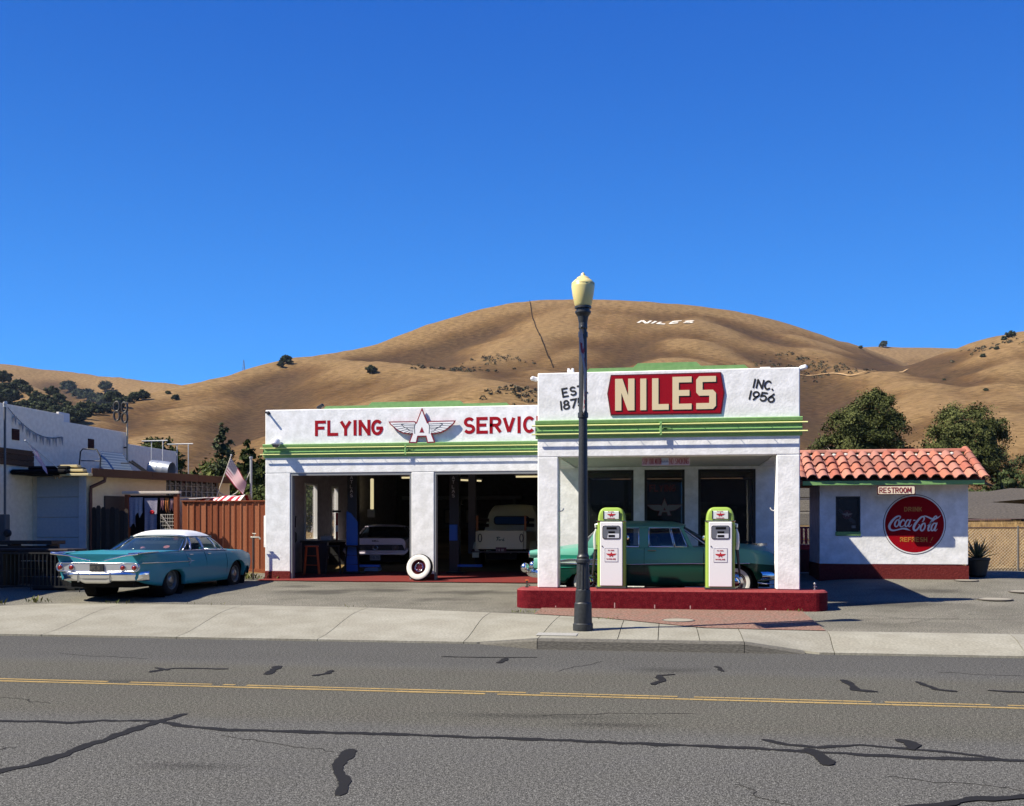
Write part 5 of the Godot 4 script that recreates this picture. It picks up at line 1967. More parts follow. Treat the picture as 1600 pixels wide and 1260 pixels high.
func make_plants():
	var d0 := Color(0.030, 0.038, 0.013)
	var d1 := Color(0.11, 0.122, 0.042)
	# two big trees behind the restroom
	tree("eucalyptus_tree", "tall ragged eucalyptus with pale bare limbs behind the restroom, the left of two", "tree", Vector3(14.0, 4.2, -78.0),
		[B(0.3, 5.7, 0, 1.6, 1.6), B(-1.1, 4.9, 0.4, 1.8, 1.4), B(1.3, 4.4, 0, 1.7, 1.5), B(-2.5, 3.1, 0.5, 1.4, 1.25), B(-3.3, 2.3, 0.0, 1.15, 1.05), B(0.0, 3.2, 0.8, 2.1, 1.5), B(2.3, 3.0, 0, 1.1, 1.0), B(0.9, 7.0, 0, 0.85, 0.8), B(-1.0, 1.9, 0.5, 2.0, 1.3), B(2.0, 5.6, 0.2, 0.65, 0.65)], 42000, 0.135, d0, d1, 5, 2.4, 0.35)
	tree("eucalyptus_tree", "broad round eucalyptus behind the restroom, right of the ragged tree", "tree", Vector3(20.9, 4.2, -79.0),
		[B(0.2, 4.8, 0, 2.0, 1.7), B(-1.2, 3.6, 0.4, 1.6, 1.5), B(1.7, 3.9, 0.2, 1.6, 1.6), B(-1.5, 2.4, 0, 1.35, 1.3), B(1.9, 2.2, 0.3, 1.6, 1.4), B(0.2, 2.6, 0.8, 2.0, 1.5), B(-0.3, 1.3, 0.4, 1.8, 1.2), B(2.3, 4.7, 0.0, 0.9, 0.9), B(2.6, 0.6, 0.0, 0.7, 1.2)], 42000, 0.13, d0, d1, 9, 1.8, 0.35)
	var pale := paint("bare_limb", 0.42, 0.36, 0.28, 0.8)
	var ragged := get_node("eucalyptus_tree")
	for q in [[-3.0, 1.6, 1.2, -3.3, 3.1, 1.3], [-2.6, 1.9, 1.7, -2.4, 3.3, 1.8], [-2.4, 2.4, 1.9, -2.9, 3.5, 1.5]]:
		var bl := M.new()
		bl.tube([Vector3(q[0], q[1], q[2]), Vector3((q[0] + q[3]) * 0.5 + 0.15, (q[1] + q[4]) * 0.5, (q[2] + q[5]) * 0.5 + 0.1), Vector3(q[3], q[4], q[5])], [0.04, 0.03, 0.012], 5)
		obj("bare_limb", bl, pale, ragged)
	tree("leafy_bush", "feathery grey green bush at the right edge under the hill", "bush", Vector3(20.0, 3.5, -62.5), [B(0.6, 1.6, 0, 1.2, 1.2), B(-0.8, 0.9, 0, 0.9, 0.7), B(0.9, 2.4, 0, 0.6, 0.6), B(-1.9, 0.3, 0, 0.9, 0.4), B(-3.0, 0.2, 0, 0.8, 0.35)], 3600, 0.15, Color(0.03, 0.042, 0.018), Color(0.07, 0.09, 0.035), 15, 0.8, 0.08)
	# dark hedge of trees left of the garage
	var g0 := Color(0.022, 0.032, 0.010)
	var g1 := Color(0.060, 0.075, 0.020)
	var spots := [
		["conifer_tree", "slim grey green conifer rising above the hedge of trees left of the garage", -19.5, -42.5, [B(0, 4.6, 0, 0.22, 0.5), B(0, 3.9, 0, 0.42, 0.6), B(0.1, 3.0, 0, 0.7, 0.8), B(-0.2, 2.0, 0, 1.1, 1.0)], 3200, 0.14, Color(0.035, 0.045, 0.025), Color(0.075, 0.09, 0.045)],
		["round_tree", "broad dark green tree in the middle of the hedge left of the garage", -19.6, -43.2, [B(0, 2.4, 0, 1.9, 0.95), B(-2.0, 1.6, 0, 1.6, 0.9), B(1.5, 2.2, 0, 1.3, 0.9), B(-0.6, 1.3, 0.5, 2.4, 1.0)], 7000, 0.17, g0, g1],
		["round_tree", "dark green tree against the left edge of the garage", -17.6, -43.0, [B(0, 2.5, 0, 1.6, 1.1), B(0.8, 2.0, 0, 1.5, 1.1), B(-1.0, 1.8, 0.4, 1.4, 1.1)], 4800, 0.17, g0, g1],
		["conifer_tree", "small dark conifer beside the garage's left corner above the hedge", -17.9, -41.5, [B(0, 3.9, 0, 0.18, 0.5), B(0, 3.3, 0, 0.36, 0.6), B(0, 2.5, 0, 0.6, 0.7), B(0.1, 1.6, 0, 0.9, 0.9)], 2600, 0.14, g0, g1],
		["light_shrub", "lighter yellow green shrub behind the flag over the wooden fence", -17.2, -37.0, [B(0, 1.7, 0, 1.3, 0.9), B(1.0, 1.3, 0.2, 1.0, 0.8), B(-1.0, 1.2, 0.2, 0.9, 0.7)], 3600, 0.14, Color(0.06, 0.075, 0.02), Color(0.14, 0.15, 0.045)],
		["light_shrub", "green leafy shrub behind the flagpole just left of the garage", -14.9, -36.5, [B(0, 1.2, 0, 1.3, 1.1), B(0.9, 0.9, 0.2, 1.1, 0.9), B(1.8, 1.6, 0.2, 1.0, 0.9)], 4200, 0.13, Color(0.035, 0.05, 0.015), Color(0.09, 0.11, 0.035)],
		["dry_shrub", "thin dry grey shrub behind the roof duct on the left", -21.6, -42.0, [B(0, 1.9, 0, 1.0, 1.0), B(-0.9, 1.5, 0, 0.8, 0.9)], 1300, 0.13, Color(0.06, 0.06, 0.035), Color(0.13, 0.125, 0.07)],
	]
	var i := 0
	for s in spots:
		tree(s[0], s[1], "tree" if not s[0].ends_with("shrub") else "shrub", Vector3(s[2], rise(Vector2(s[2], s[3]).length()) * 0.6, s[3]), s[4], s[5], s[6], s[7], s[8], 30 + i, 1.4, 0.14)
		i += 1
	tree("round_tree", "dense round dark tree beyond the left building's roof pipes", "tree", Vector3(-29.9, rise(64.0), -56.5), [B(0, 2.6, 0, 1.1, 0.9), B(-0.7, 2.3, 0, 0.9, 0.8), B(0.8, 2.1, 0, 0.8, 0.7), B(0, 1.5, 0, 1.4, 0.9)], 2600, 0.17, g0, g1, 51, 1.2, 0.15)
	tree("round_tree", "small dark tree on the lower hillside seen over the left building's parapet", "tree", Vector3(-73.0, land_y(-73.0, -118.0), -118.0), [B(0, 3.4, 0, 2.6, 1.9), B(-1.8, 2.6, 0, 1.8, 1.5), B(1.9, 2.4, 0, 1.6, 1.3)], 2200, 0.38, g0, g1, 52, 1.5, 0.2)
	# oaks on the far hills: a few kinds, copied
	var o0 := Color(0.025, 0.034, 0.017)
	var o1 := Color(0.075, 0.09, 0.042)
	var kinds := []
	for v in 3:
		kinds.append(crown(70 + v, [B(0, 5.2, 0, 5.0, 3.6), B(-3.4, 4.2, 0.6, 3.4, 2.8), B(3.2, 4.4, -0.6, 3.6, 3.0), B(0.6 * v, 6.6, 0, 3.0, 2.2), B(0, 3.4, 2.0, 4.0, 2.4)], 3000, 1.0, o0, o1, 0.66))
	var oaks := [
		[-169, -563, 0.61, 0, "lone dark oak with a shadow on the open slope left of the hilltop"],
		[-260, -666, 0.73, 1, "dark oak on the skyline left of the big hill"],
		[-260, -656, 0.48, 2, "smaller dark oak on the skyline beside a larger one"],
		[-448, -632, 1.04, 0, "oak at the left edge of the picture high on the far slope"],
		[-411, -596, 0.89, 1, "large oak above the pale spur on the left slope"],
		[-394, -578, 0.74, 2, "dark oak in the wooded fold at far left, second from left of its topmost row"],
		[-355, -530, 0.75, 0, "dark oak in the wooded fold at far left, third from left of its topmost row"],
		[-389, -551, 1.03, 1, "dark oak low on the left edge under the pale spur"],
		[-370, -529, 0.91, 2, "dark oak in the wooded fold at far left, leftmost of its topmost row"],
		[-370, -521, 1.01, 0, "dark oak in the wooded fold at far left, leftmost of its upper row"],
		[-809, -1280, 1.81, 1, "round oak standing apart on the upper left slope"],
		[-747, -1266, 1.60, 2, "round oak alone on the slope right of another"],
		[-396, -608, 0.80, 0, "dark oak in the wooded fold at far left, fourth from left of its topmost row"],
		[-330, -513, 0.73, 1, "dark oak in the wooded fold at far left, third from left of its upper row"],
		[-335, -508, 0.69, 2, "dark oak in the wooded fold at far left, second from left of its upper row"],
		[-322, -478, 0.79, 0, "dark oak in the wooded fold at far left, second from left of its middle row"],
		[-324, -474, 0.78, 1, "dark oak in the wooded fold at far left, leftmost of its middle row"],
		[-310, -466, 0.78, 2, "dark oak in the wooded fold at far left, second from left of its lower row"],
		[-306, -468, 0.81, 0, "dark oak in the wooded fold at far left, third from left of its middle row"],
		[-292, -452, 0.75, 1, "dark oak in the wooded fold at far left, third from left of its lower row"],
		[-305, -481, 0.54, 2, "dark oak in the wooded fold at far left, fourth from left of its middle row"],
		[-775, -1247, 1.50, 0, "dark oak in the wooded fold at far left, fifth from left of its topmost row"],
		[-752, -1231, 1.76, 1, "dark oak in the wooded fold at far left, sixth from left of its topmost row"],
		[-726, -1208, 1.65, 2, "dark oak in the wooded fold at far left, fourth from left of its upper row"],
		[-711, -1199, 1.92, 0, "dark oak in the wooded fold at far left, fifth from left of its upper row"],
		[-318, -547, 0.93, 1, "dark oak in the wooded fold at far left, sixth from left of its upper row"],
		[-287, -500, 0.65, 2, "dark oak in the wooded fold at far left, seventh from left of its upper row"],
		[-298, -490, 0.66, 0, "dark oak in the wooded fold at far left, fifth from left of its middle row"],
		[-289, -469, 0.71, 1, "dark oak in the wooded fold at far left, fifth from left of its lower row"],
		[-281, -448, 0.72, 2, "dark oak in the wooded fold at far left, fourth from left of its lower row"],
		[-278, -436, 0.66, 0, "dark oak in the wooded fold at far left, fourth from left of its lowest row"],
		[-286, -476, 0.66, 1, "dark oak in the wooded fold at far left, seventh from left of its lower row"],
		[-287, -487, 0.62, 2, "dark oak in the wooded fold at far left, sixth from left of its middle row"],
		[-285, -492, 0.56, 0, "dark oak in the wooded fold at far left, seventh from left of its middle row"],
		[-273, -433, 0.72, 1, "dark oak in the wooded fold at far left, fifth from left of its lowest row"],
		[-275, -449, 0.61, 2, "dark oak in the wooded fold at far left, sixth from left of its lower row"],
		[-271, -437, 0.61, 0, "dark oak in the wooded fold at far left, sixth from left of its lowest row"],
		[-297, -445, 0.67, 1, "dark oak in the wooded fold at far left, second from left of its lowest row"],
		[-307, -452, 0.75, 2, "dark oak in the wooded fold at far left, leftmost of its lowest row"],
		[-326, -471, 0.79, 0, "dark oak in the wooded fold at far left, leftmost of its lower row"],
		[-284, -433, 0.69, 1, "dark oak in the wooded fold at far left, third from left of its lowest row"],
		[-296, -531, 0.62, 2, "oak near the foot of the far left ridge beside the roof mast"],
		[-292, -533, 0.68, 0, "oak at the foot of the far left ridge where the big hill begins"],
		[-293, -519, 0.52, 1, "dark oak in the wooded fold at far left, seventh from left of its topmost row"],
		[-275, -538, 0.43, 2, "small dark oak on the left flank of the big hill"],
		[-289, -556, 0.28, 0, "tiny dark bush on the left flank of the big hill"],
		[302, -1543, 1.10, 1, "flat dark oak on the skyline of the far ridge at right"],
		[156, -891, 0.35, 2, "small dark scrub oak on the right hand hills, leftmost of the scrub oaks"],
		[151, -528, 0.22, 0, "small dark scrub oak on the right hand hills, fourth from left of the scrub oaks"],
		[152, -609, 0.21, 1, "small dark scrub oak on the right hand hills, second from left of the scrub oaks"],
		[189, -667, 0.35, 2, "small dark scrub oak on the right hand hills, third from left of the scrub oaks"],
		[220, -715, 0.57, 0, "dark scrub oak near the top of the right hill"],
		[215, -712, 0.38, 1, "small dark scrub oak on the right hand hills, sixth from left of the scrub oaks"],
		[200, -677, 0.31, 2, "small dark scrub oak on the right hand hills, fifth from left of the scrub oaks"],
	]
	var bark: Material = mats["bark"]
	var tm := M.new()
	tm.tube([Vector3(0, -1.5, 0), Vector3(0.2, 2.0, 0), Vector3(0, 4.0, 0)], [0.7, 0.5, 0.35], 7)
	var tmesh := tm.done()
	for o in oaks:
		var t := thing("oak_tree", o[4], "tree", Vector3(o[0], land_y(o[0], o[1]) - 0.8, o[1]), o[2] * 3.7, "oaks scattered over the dry hills")
		obj("trunk", tmesh, bark, t)
		obj("crown", kinds[int(o[3])], mats["foliage"], t)
		t.scale = Vector3.ONE * o[2]
	# weeds along the edges of the paving
	var wr := RandomNumberGenerator.new()
	wr.seed = 8
	var blades := M.new(Color(0.08, 0.11, 0.03))
	for q in [[-11.1, -25.3, 70, 0.34, 0.14], [-11.4, -25.5, 60, 0.4, 0.12], [-12.9, -19.35, 26, 0.16, 0.12], [-13.5, -18.8, 26, 0.16, 0.13], [-11.2, -19.35, 14, 0.2, 0.07], [-2.62, -18.6, 22, 0.18, 0.06], [2.3, -19.3, 12, 0.12, 0.06], [-1.15, -17.7, 14, 0.2, 0.04], [-9.2, -19.4, 8, 0.25, 0.05], [-6.2, -19.2, 10, 0.25, 0.05], [-12.0, -25.6, 50, 0.4, 0.1]]:
		for i2 in q[2]:
			var p := Vector3(q[0] + wr.randfn() * q[3], 0, q[1] + wr.randfn() * q[3] * 0.35)
			p.y = gy(p.x, p.z)
			var a := wr.randf() * TAU
			var h: float = q[4] * wr.randf_range(0.5, 1.4)
			var lean := Vector3(cos(a), 0, sin(a)) * h * 0.7
			var sd := Vector3(-sin(a), 0, cos(a)) * h * 0.16
			blades.tint = Color(0.07, 0.10, 0.025).lerp(Color(0.17, 0.16, 0.06), wr.randf())
			blades.tri(p - sd * 0.5, p + lean * 0.5 + Vector3(0, h * 0.6, 0) - sd, p + lean + Vector3(0, h, 0))
			blades.tri(p - sd * 0.5, p + lean + Vector3(0, h, 0), p + lean * 0.5 + Vector3(0, h * 0.6, 0) + sd)
	ground(obj("weeds", blades, vcol("weed_leaf", 0.8, 0.15)), "stuff")
	# tall dry grass behind the fence
	var mm := MultiMesh.new()
	mm.transform_format = MultiMesh.TRANSFORM_3D
	mm.use_colors = true
	var gm := M.new(Color(1, 1, 1))
	for k in 9:
		var a := k * 2.399
		var d := Vector3(cos(a), 0, sin(a))
		var s := Vector3(-sin(a), 0, cos(a)) * 0.012
		var b0 := d * 0.05
		gm.tri(b0 - s, b0 + s, b0 + d * 0.14 + Vector3(0, 0.42 + 0.1 * (k % 3), 0))
	mm.mesh = gm.done()
	var N := 9000
	mm.instance_count = N
	for k in N:
		var x := wr.randf_range(2.6, 22.0)
		var z := wr.randf_range(-29.6, -38.0)
		var s := wr.randf_range(0.2, 0.55)
		mm.set_instance_transform(k, Transform3D(Basis(Vector3.UP, wr.randf() * TAU).scaled(Vector3(s * 1.3, s, s * 1.3)), Vector3(x, rise(Vector2(x, z).length()) - 0.03, z)))
		var f := wr.randf()
		mm.set_instance_color(k, Color(0.46, 0.32, 0.15).lerp(Color(0.20, 0.125, 0.055), f))
	var gi := MultiMeshInstance3D.new()
	gi.name = "dry_grass"
	gi.multimesh = mm
	gi.material_override = vcol("straw", 0.9, 0.1)
	add_child(gi)
	ground(gi, "stuff")
	make_hill_marks()


func make_hill_marks():
	# letters laid out on the hillside
	var lt := thing("hillside_letters", "large pale block letters laid out across the upper hillside", "hillside sign")
	var white := paint("hill_white", 0.62, 0.58, 0.50, 0.9)

	var k := 0
	for l in word("NILES", 0, 0, 6.6, 9.0, 2.6, 1.9, 0.0):
		var m := M.new()
		for s in glyph(l[1]):
			for e in s.size() - 1:
				var q := []
				var va: Vector2 = s[e]
				var vb: Vector2 = s[e + 1]
				var nn := (vb - va).normalized().orthogonal() * 0.14
				for p in [va + nn, vb + nn, vb - nn, va - nn]:
					var gw := glyph_width(l[1]) * 6.6
					var off := 0.0
					for c in "NILES".substr(0, k):
						off += glyph_width(c) * 6.6 + 2.9
					var x: float = -25.5 + (off + (p.x * gw if gw > 3.0 else (p.x - 0.5) * 6.6 + gw * 0.5)) * 1.0 + p.y * 3.0
					var z = -781.0 - p.y * 10.0
					q.append(Vector3(x, land_y(x, z) + 0.5, z))
				m.out(q[0], q[1], q[2], q[3], Vector3.UP)
		obj("letter", m, white, lt)
		k += 1
	# fence line climbing the hill
	var fn := thing("hill_fence", "dark wire fence line climbing straight up the big hill", "fence")
	var pm := M.new()
	var wire := M.new()
	var prev = null
	var line := [Vector3(-120, 0, -866), Vector3(-108, 0, -797), Vector3(-100, 0, -756), Vector3(-90, 0, -707), Vector3(-84, 0, -679), Vector3(-77, 0, -642), Vector3(-70, 0, -608)]
	for i in line.size() - 1:
		for j in 16:
			var p: Vector3 = line[i].lerp(line[i + 1], j / 16.0)
			p.y = land_y(p.x, p.z)
			pm.box(p + Vector3(0, 0.8, 0), Vector3(0.25, 1.8, 0.25))
			if prev != null:
				wire.out(prev + Vector3(0, 0.1, 0), p + Vector3(0, 0.1, 0), p + Vector3(0, 1.0, 0), prev + Vector3(0, 1.0, 0), Vector3(0, 0, 1))
			prev = p
	ground(obj("post", pm, paint("old_post", 0.045, 0.035, 0.028, 0.9), fn), "stuff")
	obj("wire_mesh", wire, paint("fence_dark", 0.06, 0.042, 0.03, 0.9), fn)
	# lattice mast far off on the skyline
	var tw := thing("radio_mast", "thin lattice radio mast on the skyline left of the big hill", "mast", Vector3(-537.0, 190.0, -1231.0))
	for q in [[-3.4, 0.0], [3.4, 0.0], [0.0, -4.0]]:
		var m := M.new()
		m.tube([Vector3(q[0], -6, q[1]), Vector3(q[0] * 0.1, 27, q[1] * 0.1)], [0.34, 0.28], 4)
		obj("leg", m, paint("mast_grey", 0.12, 0.13, 0.15, 0.6), tw)
	var br := M.new()
	for i in 6:
		var y := -2.0 + i * 4.4
		var f := 1.0 - (y + 6.0) / 33.0 * 0.9
		br.tube([Vector3(-3.4 * f, y, 0), Vector3(3.4 * f, y, 0)], 0.22, 4)
		br.tube([Vector3(3.4 * f, y, 0), Vector3(0, y, -4.0 * f)], 0.22, 4)
	obj("bracing", br, paint("mast_grey", 0, 0, 0), tw)
	# pale dirt tracks worn into the right hand slope, scrub in the folds
	for tr in [[0.9, [Vector2(70, -668), Vector2(80, -660), Vector2(97, -653), Vector2(114, -642), Vector2(140, -700), Vector2(160, -735)]]]:
		var m := M.new()
		var rows := []
		var pts: Array = tr[1]
		for i in pts.size() - 1:
			for j in 14:
				var a: Vector2 = pts[i].cubic_interpolate(pts[i + 1], pts[maxi(i - 1, 0)], pts[mini(i + 2, pts.size() - 1)], j / 14.0)
				var dr: Vector2 = (pts[i + 1] - pts[i]).normalized().orthogonal() * tr[0] * (0.85 + 0.25 * fposmod(i * 3.7 + j * 0.618, 1.0))
				var row := []
				for s in [-1.0, 0.0, 1.0]:
					var q: Vector2 = a + dr * s
					row.append(Vector3(q.x, land_y(q.x, q.y) + 0.7, q.y))
				rows.append(row)
		m.sheet(rows, Vector3.UP)
		ground(obj("dirt_track", m, paint("pale_dirt", 0.34, 0.225, 0.115, 0.95)))
	var sr := RandomNumberGenerator.new()
	sr.seed = 99
	var sb := M.new(Color(0.05, 0.045, 0.03))
	for q in [[-120, -575, 13, 60], [-107, -622, 9, 34], [90, -678, 17, 90], [82, -716, 10, 26], [205, -700, 13, 40], [-61, -408, 9, 46], [60, -640, 12, 40]]:
		for i in q[3]:
			var x: float = q[0] + sr.randfn() * q[2]
			var z: float = q[1] + sr.randfn() * q[2] * 0.8
			var s := sr.randf_range(0.5, 1.6)
			sb.flat()
			for kk in 14:
				var d := Vector3(sr.randfn(), absf(sr.randfn()), sr.randfn()).normalized()
				var c := Vector3(x, land_y(x, z), z) + d * s
				var e := Vector3(sr.randfn(), sr.randfn(), sr.randfn()).normalized() * s * 0.45
				var f := d.cross(e)
				sb.tint = Color(0.035, 0.036, 0.018).lerp(Color(0.10, 0.08, 0.05), sr.randf())
				sb.tri(c - e, c + f, c + e)
				sb.tri(c - e, c + e, c - f)
	ground(obj("hill_scrub", sb, vcol("foliage", 0.7, 0.12)), "stuff")


# ------------------------------------------------------------------ the buildings and yard on the left
func make_left():
	var grey := grain("pale_grey_stucco", lin(0.68, 0.60, 0.48), lin(0.76, 0.68, 0.55), Vector3(2.4, 2.4, 2.4), 0.9, 1.2, 0.025)
	var root := thing("corner_building", "pale grey stucco building with stepped parapet at the left edge of the picture", "building")
	var x0 := -17.6
	var m := M.new()
	m.span(Vector3(-30, 0.1, -27.6), Vector3(x0, 5.12, -16.5), 0.01)
	obj("wall", m, grey, root)
	m = M.new()
	m.span(Vector3(-30, 0.1, -31.2), Vector3(x0 - 0.003, 4.92, -27.602), 0.01)
	obj("wall", m, grey, root)
	m = M.new()
	m.span(Vector3(-26, 0.1, -34.5), Vector3(x0 - 0.006, 4.56, -31.202), 0.01)
	obj("wall", m, grey, root)
	var vm := paint("vent_rust", 0.055, 0.022, 0.016, 0.7)
	for q in [[-25.35, 4.33], [-29.0, 4.38]]:
		var v := part("vent", root)
		m = M.new()
		m.box(Vector3(x0 + 0.01, q[1], q[0]), Vector3(0.04, 0.30, 0.30), 0.006)
		obj("frame", m, vm, v)
		for k in 5:
			m = M.new()
			m.box(Vector3(x0 + 0.032, q[1] - 0.1 + k * 0.05, q[0]), Vector3(0.01, 0.03, 0.26), 0.0, Basis(Vector3.BACK, 0.5))
			obj("slat", m, vm, v)
	# brown boarding along the wall over the low roof
	var wood := [grain("brown_board_a", lin(0.13, 0.068, 0.038), lin(0.085, 0.045, 0.027), Vector3(0.3, 0.12, 1.4), 0.8, 0.15, 0.03), grain("brown_board_b", lin(0.10, 0.055, 0.033), lin(0.07, 0.038, 0.024), Vector3(0.3, 0.12, 1.4), 0.8, 0.15, 0.03)]
	for k in 3:
		m = M.new()
		m.box(Vector3(x0 + 0.03, 3.56 + k * 0.15, -24.0), Vector3(0.06, 0.142, 4.2), 0.006)
		obj("board", m, wood[k % 2], root)
	# roll-up door front
	m = M.new()
	m.span(Vector3(x0 + 0.005, 0.2, -26.6), Vector3(-15.93, 3.28, -26.12))
	obj("front_wall", m, grey, root)
	var rd := grain("roll_door", lin(0.38, 0.42, 0.46), lin(0.43, 0.47, 0.50), Vector3(1.1, 1.1, 1.1), 0.6)
	for k in 5:
		m = M.new()
		m.span(Vector3(-17.45, 0.42 + k * 0.56, -26.118), Vector3(-16.17, 0.42 + k * 0.56 + 0.548, -26.08), 0.008)
		obj("door_panel", m, rd, root)
	m = M.new()
	m.span(Vector3(-16.165, 0.35, -26.118), Vector3(-15.945, 3.25, -26.04), 0.008)
	obj("door_trim", m, grain("trim_grey", lin(0.48, 0.50, 0.52), lin(0.54, 0.56, 0.58), Vector3(1.1, 1.1, 1.1), 0.6), root)
	# beige building running back at an angle
	var dir := Vector3(0.384, 0, -0.923)
	var nrm := Vector3(0.923, 0, 0.384)
	var p0 := Vector3(-15.93, 0, -26.05)
	var bas := Basis(dir, Vector3.UP, nrm)
	var bb := thing("beige_building", "low beige building with brown fascia and glass block window behind the old fence", "building", p0)
	bb.basis = bas
	var beige := grain("beige_stucco", lin(0.66, 0.52, 0.32), lin(0.72, 0.58, 0.37), Vector3(2.1, 2.1, 2.1), 0.9, 0.8, 0.025)
	m = M.new()
	m.span(Vector3(0, 0.2, -0.3), Vector3(2.70, 3.25, 0))
	m.span(Vector3(2.70, 0.2, -0.3), Vector3(5.2, 2.74, 0))
	m.span(Vector3(4.75, 2.74, -0.3), Vector3(5.2, 3.25, 0))
	obj("wall", m, beige, bb)
	m = M.new()
	m.span(Vector3(2.70, 2.74, -0.28), Vector3(4.75, 3.25, -0.2))
	var gw := obj("glass_block_window", m, paint("block_dark", 0.03, 0.022, 0.02, 0.3), bb)
	for r in 3:
		for c in 10:
			var k := M.new()
			k.box(Vector3(2.80 + c * 0.205, 2.825 + r * 0.17, -0.15), Vector3(0.18, 0.145, 0.1), 0.02)
			obj("glass_block", k, glass("block_glass", 0.06, 0.045, 0.04, 0.55, 0.08), gw)
	for r in 4:
		var k := M.new()
		k.box(Vector3(3.72, 2.745 + r * 0.168, -0.09), Vector3(2.05, 0.016, 0.05))
		obj("joint", k, paint("pale_joint", 0.42, 0.42, 0.42, 0.8), gw)
	for c in 11:
		var k := M.new()
		k.box(Vector3(2.70 + c * 0.205, 2.995, -0.088), Vector3(0.016, 0.5, 0.046))
		obj("joint", k, paint("pale_joint", 0, 0, 0), gw)
	m = M.new()
	m.span(Vector3(0.55, 0.4, 0.0), Vector3(1.55, 2.70, 0.05), 0.01)
	obj("door", m, paint("brown_door", 0.05, 0.03, 0.02, 0.6), bb)
	m = M.new()
	m.span(Vector3(-0.1, 3.252, -4.0), Vector3(5.3, 3.30, 0.38))
	obj("roof", m, mats["tar_roof"], bb)
	for s in [[-0.1, 1.9], [1.905, 3.6], [3.605, 5.3]]:
		m = M.new()
		m.span(Vector3(s[0], 3.20, 0.34), Vector3(s[1], 3.43 - 0.03 * s[0] * 0.2, 0.385), 0.006)
		obj("fascia_board", m, wood[0], bb)
	m = M.new()
	m.tube([Vector3(0.35, 3.22, 0.32), Vector3(0.35, 3.1, 0.30), Vector3(0.08, 2.92, 0.08), Vector3(0.08, 2.7, 0.06), Vector3(0.08, 0.4, 0.06)], 0.05, 8)
	obj("downpipe", m, paint("rust_pipe", 0.10, 0.035, 0.022, 0.6), bb)
	# black awning and the pale things on it
	var aw := thing("black_awning", "long black awning over the roll-up door at far left", "awning", Vector3(-16.75, 3.28, -25.6))
	m = M.new()
	m.box(Vector3(0, 0.02, 0), Vector3(1.65, 0.14, 1.1), 0.05)
	m.box(Vector3(0.2, 0.13, -0.05), Vector3(1.2, 0.1, 0.9), 0.04)
	obj("canvas", m, paint("awning_black", 0.008, 0.008, 0.009, 0.8), aw)
	m = M.new()
	m.box(Vector3(0.35, -0.09, 0.2), Vector3(0.2, 0.05, 0.14), 0.02)
	m.ball(Vector3(0.32, -0.13, 0.25), Vector3.ONE * 0.03)
	m.ball(Vector3(0.44, -0.13, 0.25), Vector3.ONE * 0.03)
	obj("lamp_pair", m, paint("lamp_tan", 0.34, 0.25, 0.14, 0.5), aw)
	var pl := thing("lumber_stack", "short pale yellow boards lying on the roof edge beside the left flag", "lumber", Vector3(-15.75, 3.28, -25.35))
	for k in 3:
		m = M.new()
		m.box(Vector3(-0.15 * k, -0.06 + 0.12 * k, 0.1 - 0.1 * k), Vector3(0.85 - 0.15 * k, 0.07, 0.2), 0.01)
		obj("plank", m, paint("pale_pine", 0.52, 0.44, 0.24, 0.7), pl)
	# corrugated metal hood
	var hd := thing("metal_hood", "blue grey corrugated metal hood with dark frame on the low roof", "hood", Vector3(-17.0, 3.35, -27.0))
	var rows := []
	for i in 33:
		var t := i / 32.0
		var y := 0.72 - (0.10 if t < 0.05 else 0.0) - t * 0.62 + 0.014 * sin(t * TAU * 8.0)
		var z := 0.0 + t * 0.25
		rows.append([Vector3(0.62 + t * 0.05, y, -0.5 + z * 0.2), Vector3(1.12 + t * 0.42, y - 0.05, -0.75)])
	m = M.new()
	m.sheet(rows, Vector3(0.3, 0.5, 1))
	var lowr := []
	for r in rows:
		lowr.append([r[0] + Vector3(-0.01, -0.015, -0.02), r[1] + Vector3(-0.01, -0.015, -0.02)])
	m.sheet(lowr, Vector3(-0.3, -0.5, -1))
	obj("sheet", m, paint("blue_metal", 0.16, 0.21, 0.27, 0.4, 0.4), hd)
	m = M.new()
	m.tube([Vector3(0.05, 0.0, -0.3), Vector3(0.05, 0.66, -0.4), Vector3(0.12, 0.74, -0.4), Vector3(0.55, 0.72, -0.42), Vector3(0.68, 0.50, -0.4), Vector3(0.68, 0.0, -0.35)], 0.02, 6)
	m.tube([Vector3(0.08, 0.40, -0.38), Vector3(0.68, 0.38, -0.38)], 0.015, 6)
	obj("frame", m, paint("frame_black", 0.01, 0.01, 0.011, 0.5), hd)
	m = M.new()
	m.bar(Vector3(1.45, 0.38, -0.6), Vector3(2.0, 0.0, -0.7), 0.03, 0.05)
	m.bar(Vector3(1.52, 0.40, -0.62), Vector3(2.08, 0.0, -0.72), 0.03, 0.05)
	m.bar(Vector3(1.2, 0.33, -0.6), Vector3(1.55, 0.33, -0.6), 0.03, 0.03)
	obj("strut", m, paint("frame_black", 0, 0, 0), hd)
	# blue tarpaulin slope by the wall
	m = M.new()
	m.sheet([[Vector3(-16.2, 3.32, -29.4), Vector3(-15.3, 3.32, -29.6)], [Vector3(-17.4, 3.75, -29.4), Vector3(-17.4, 3.75, -30.0)]], Vector3(0.3, 1, 0.3))
	tag(obj("roof_tarpaulin", m, paint("tarp_blue", 0.13, 0.18, 0.30, 0.7)), "blue tarpaulin sloping against the grey wall above the brown fascia", "tarpaulin")
	# mast with black rings
	var ms := thing("sign_mast", "thin roof mast carrying four black rings on the grey building", "mast", Vector3(-17.5, 3.9, -30.95))
	m = M.new()
	m.tube([Vector3(0, 0, 0), Vector3(0, 2.0, 0)], 0.028, 8)
	obj("pole", m, paint("mast_tan", 0.34, 0.29, 0.2, 0.5), ms)
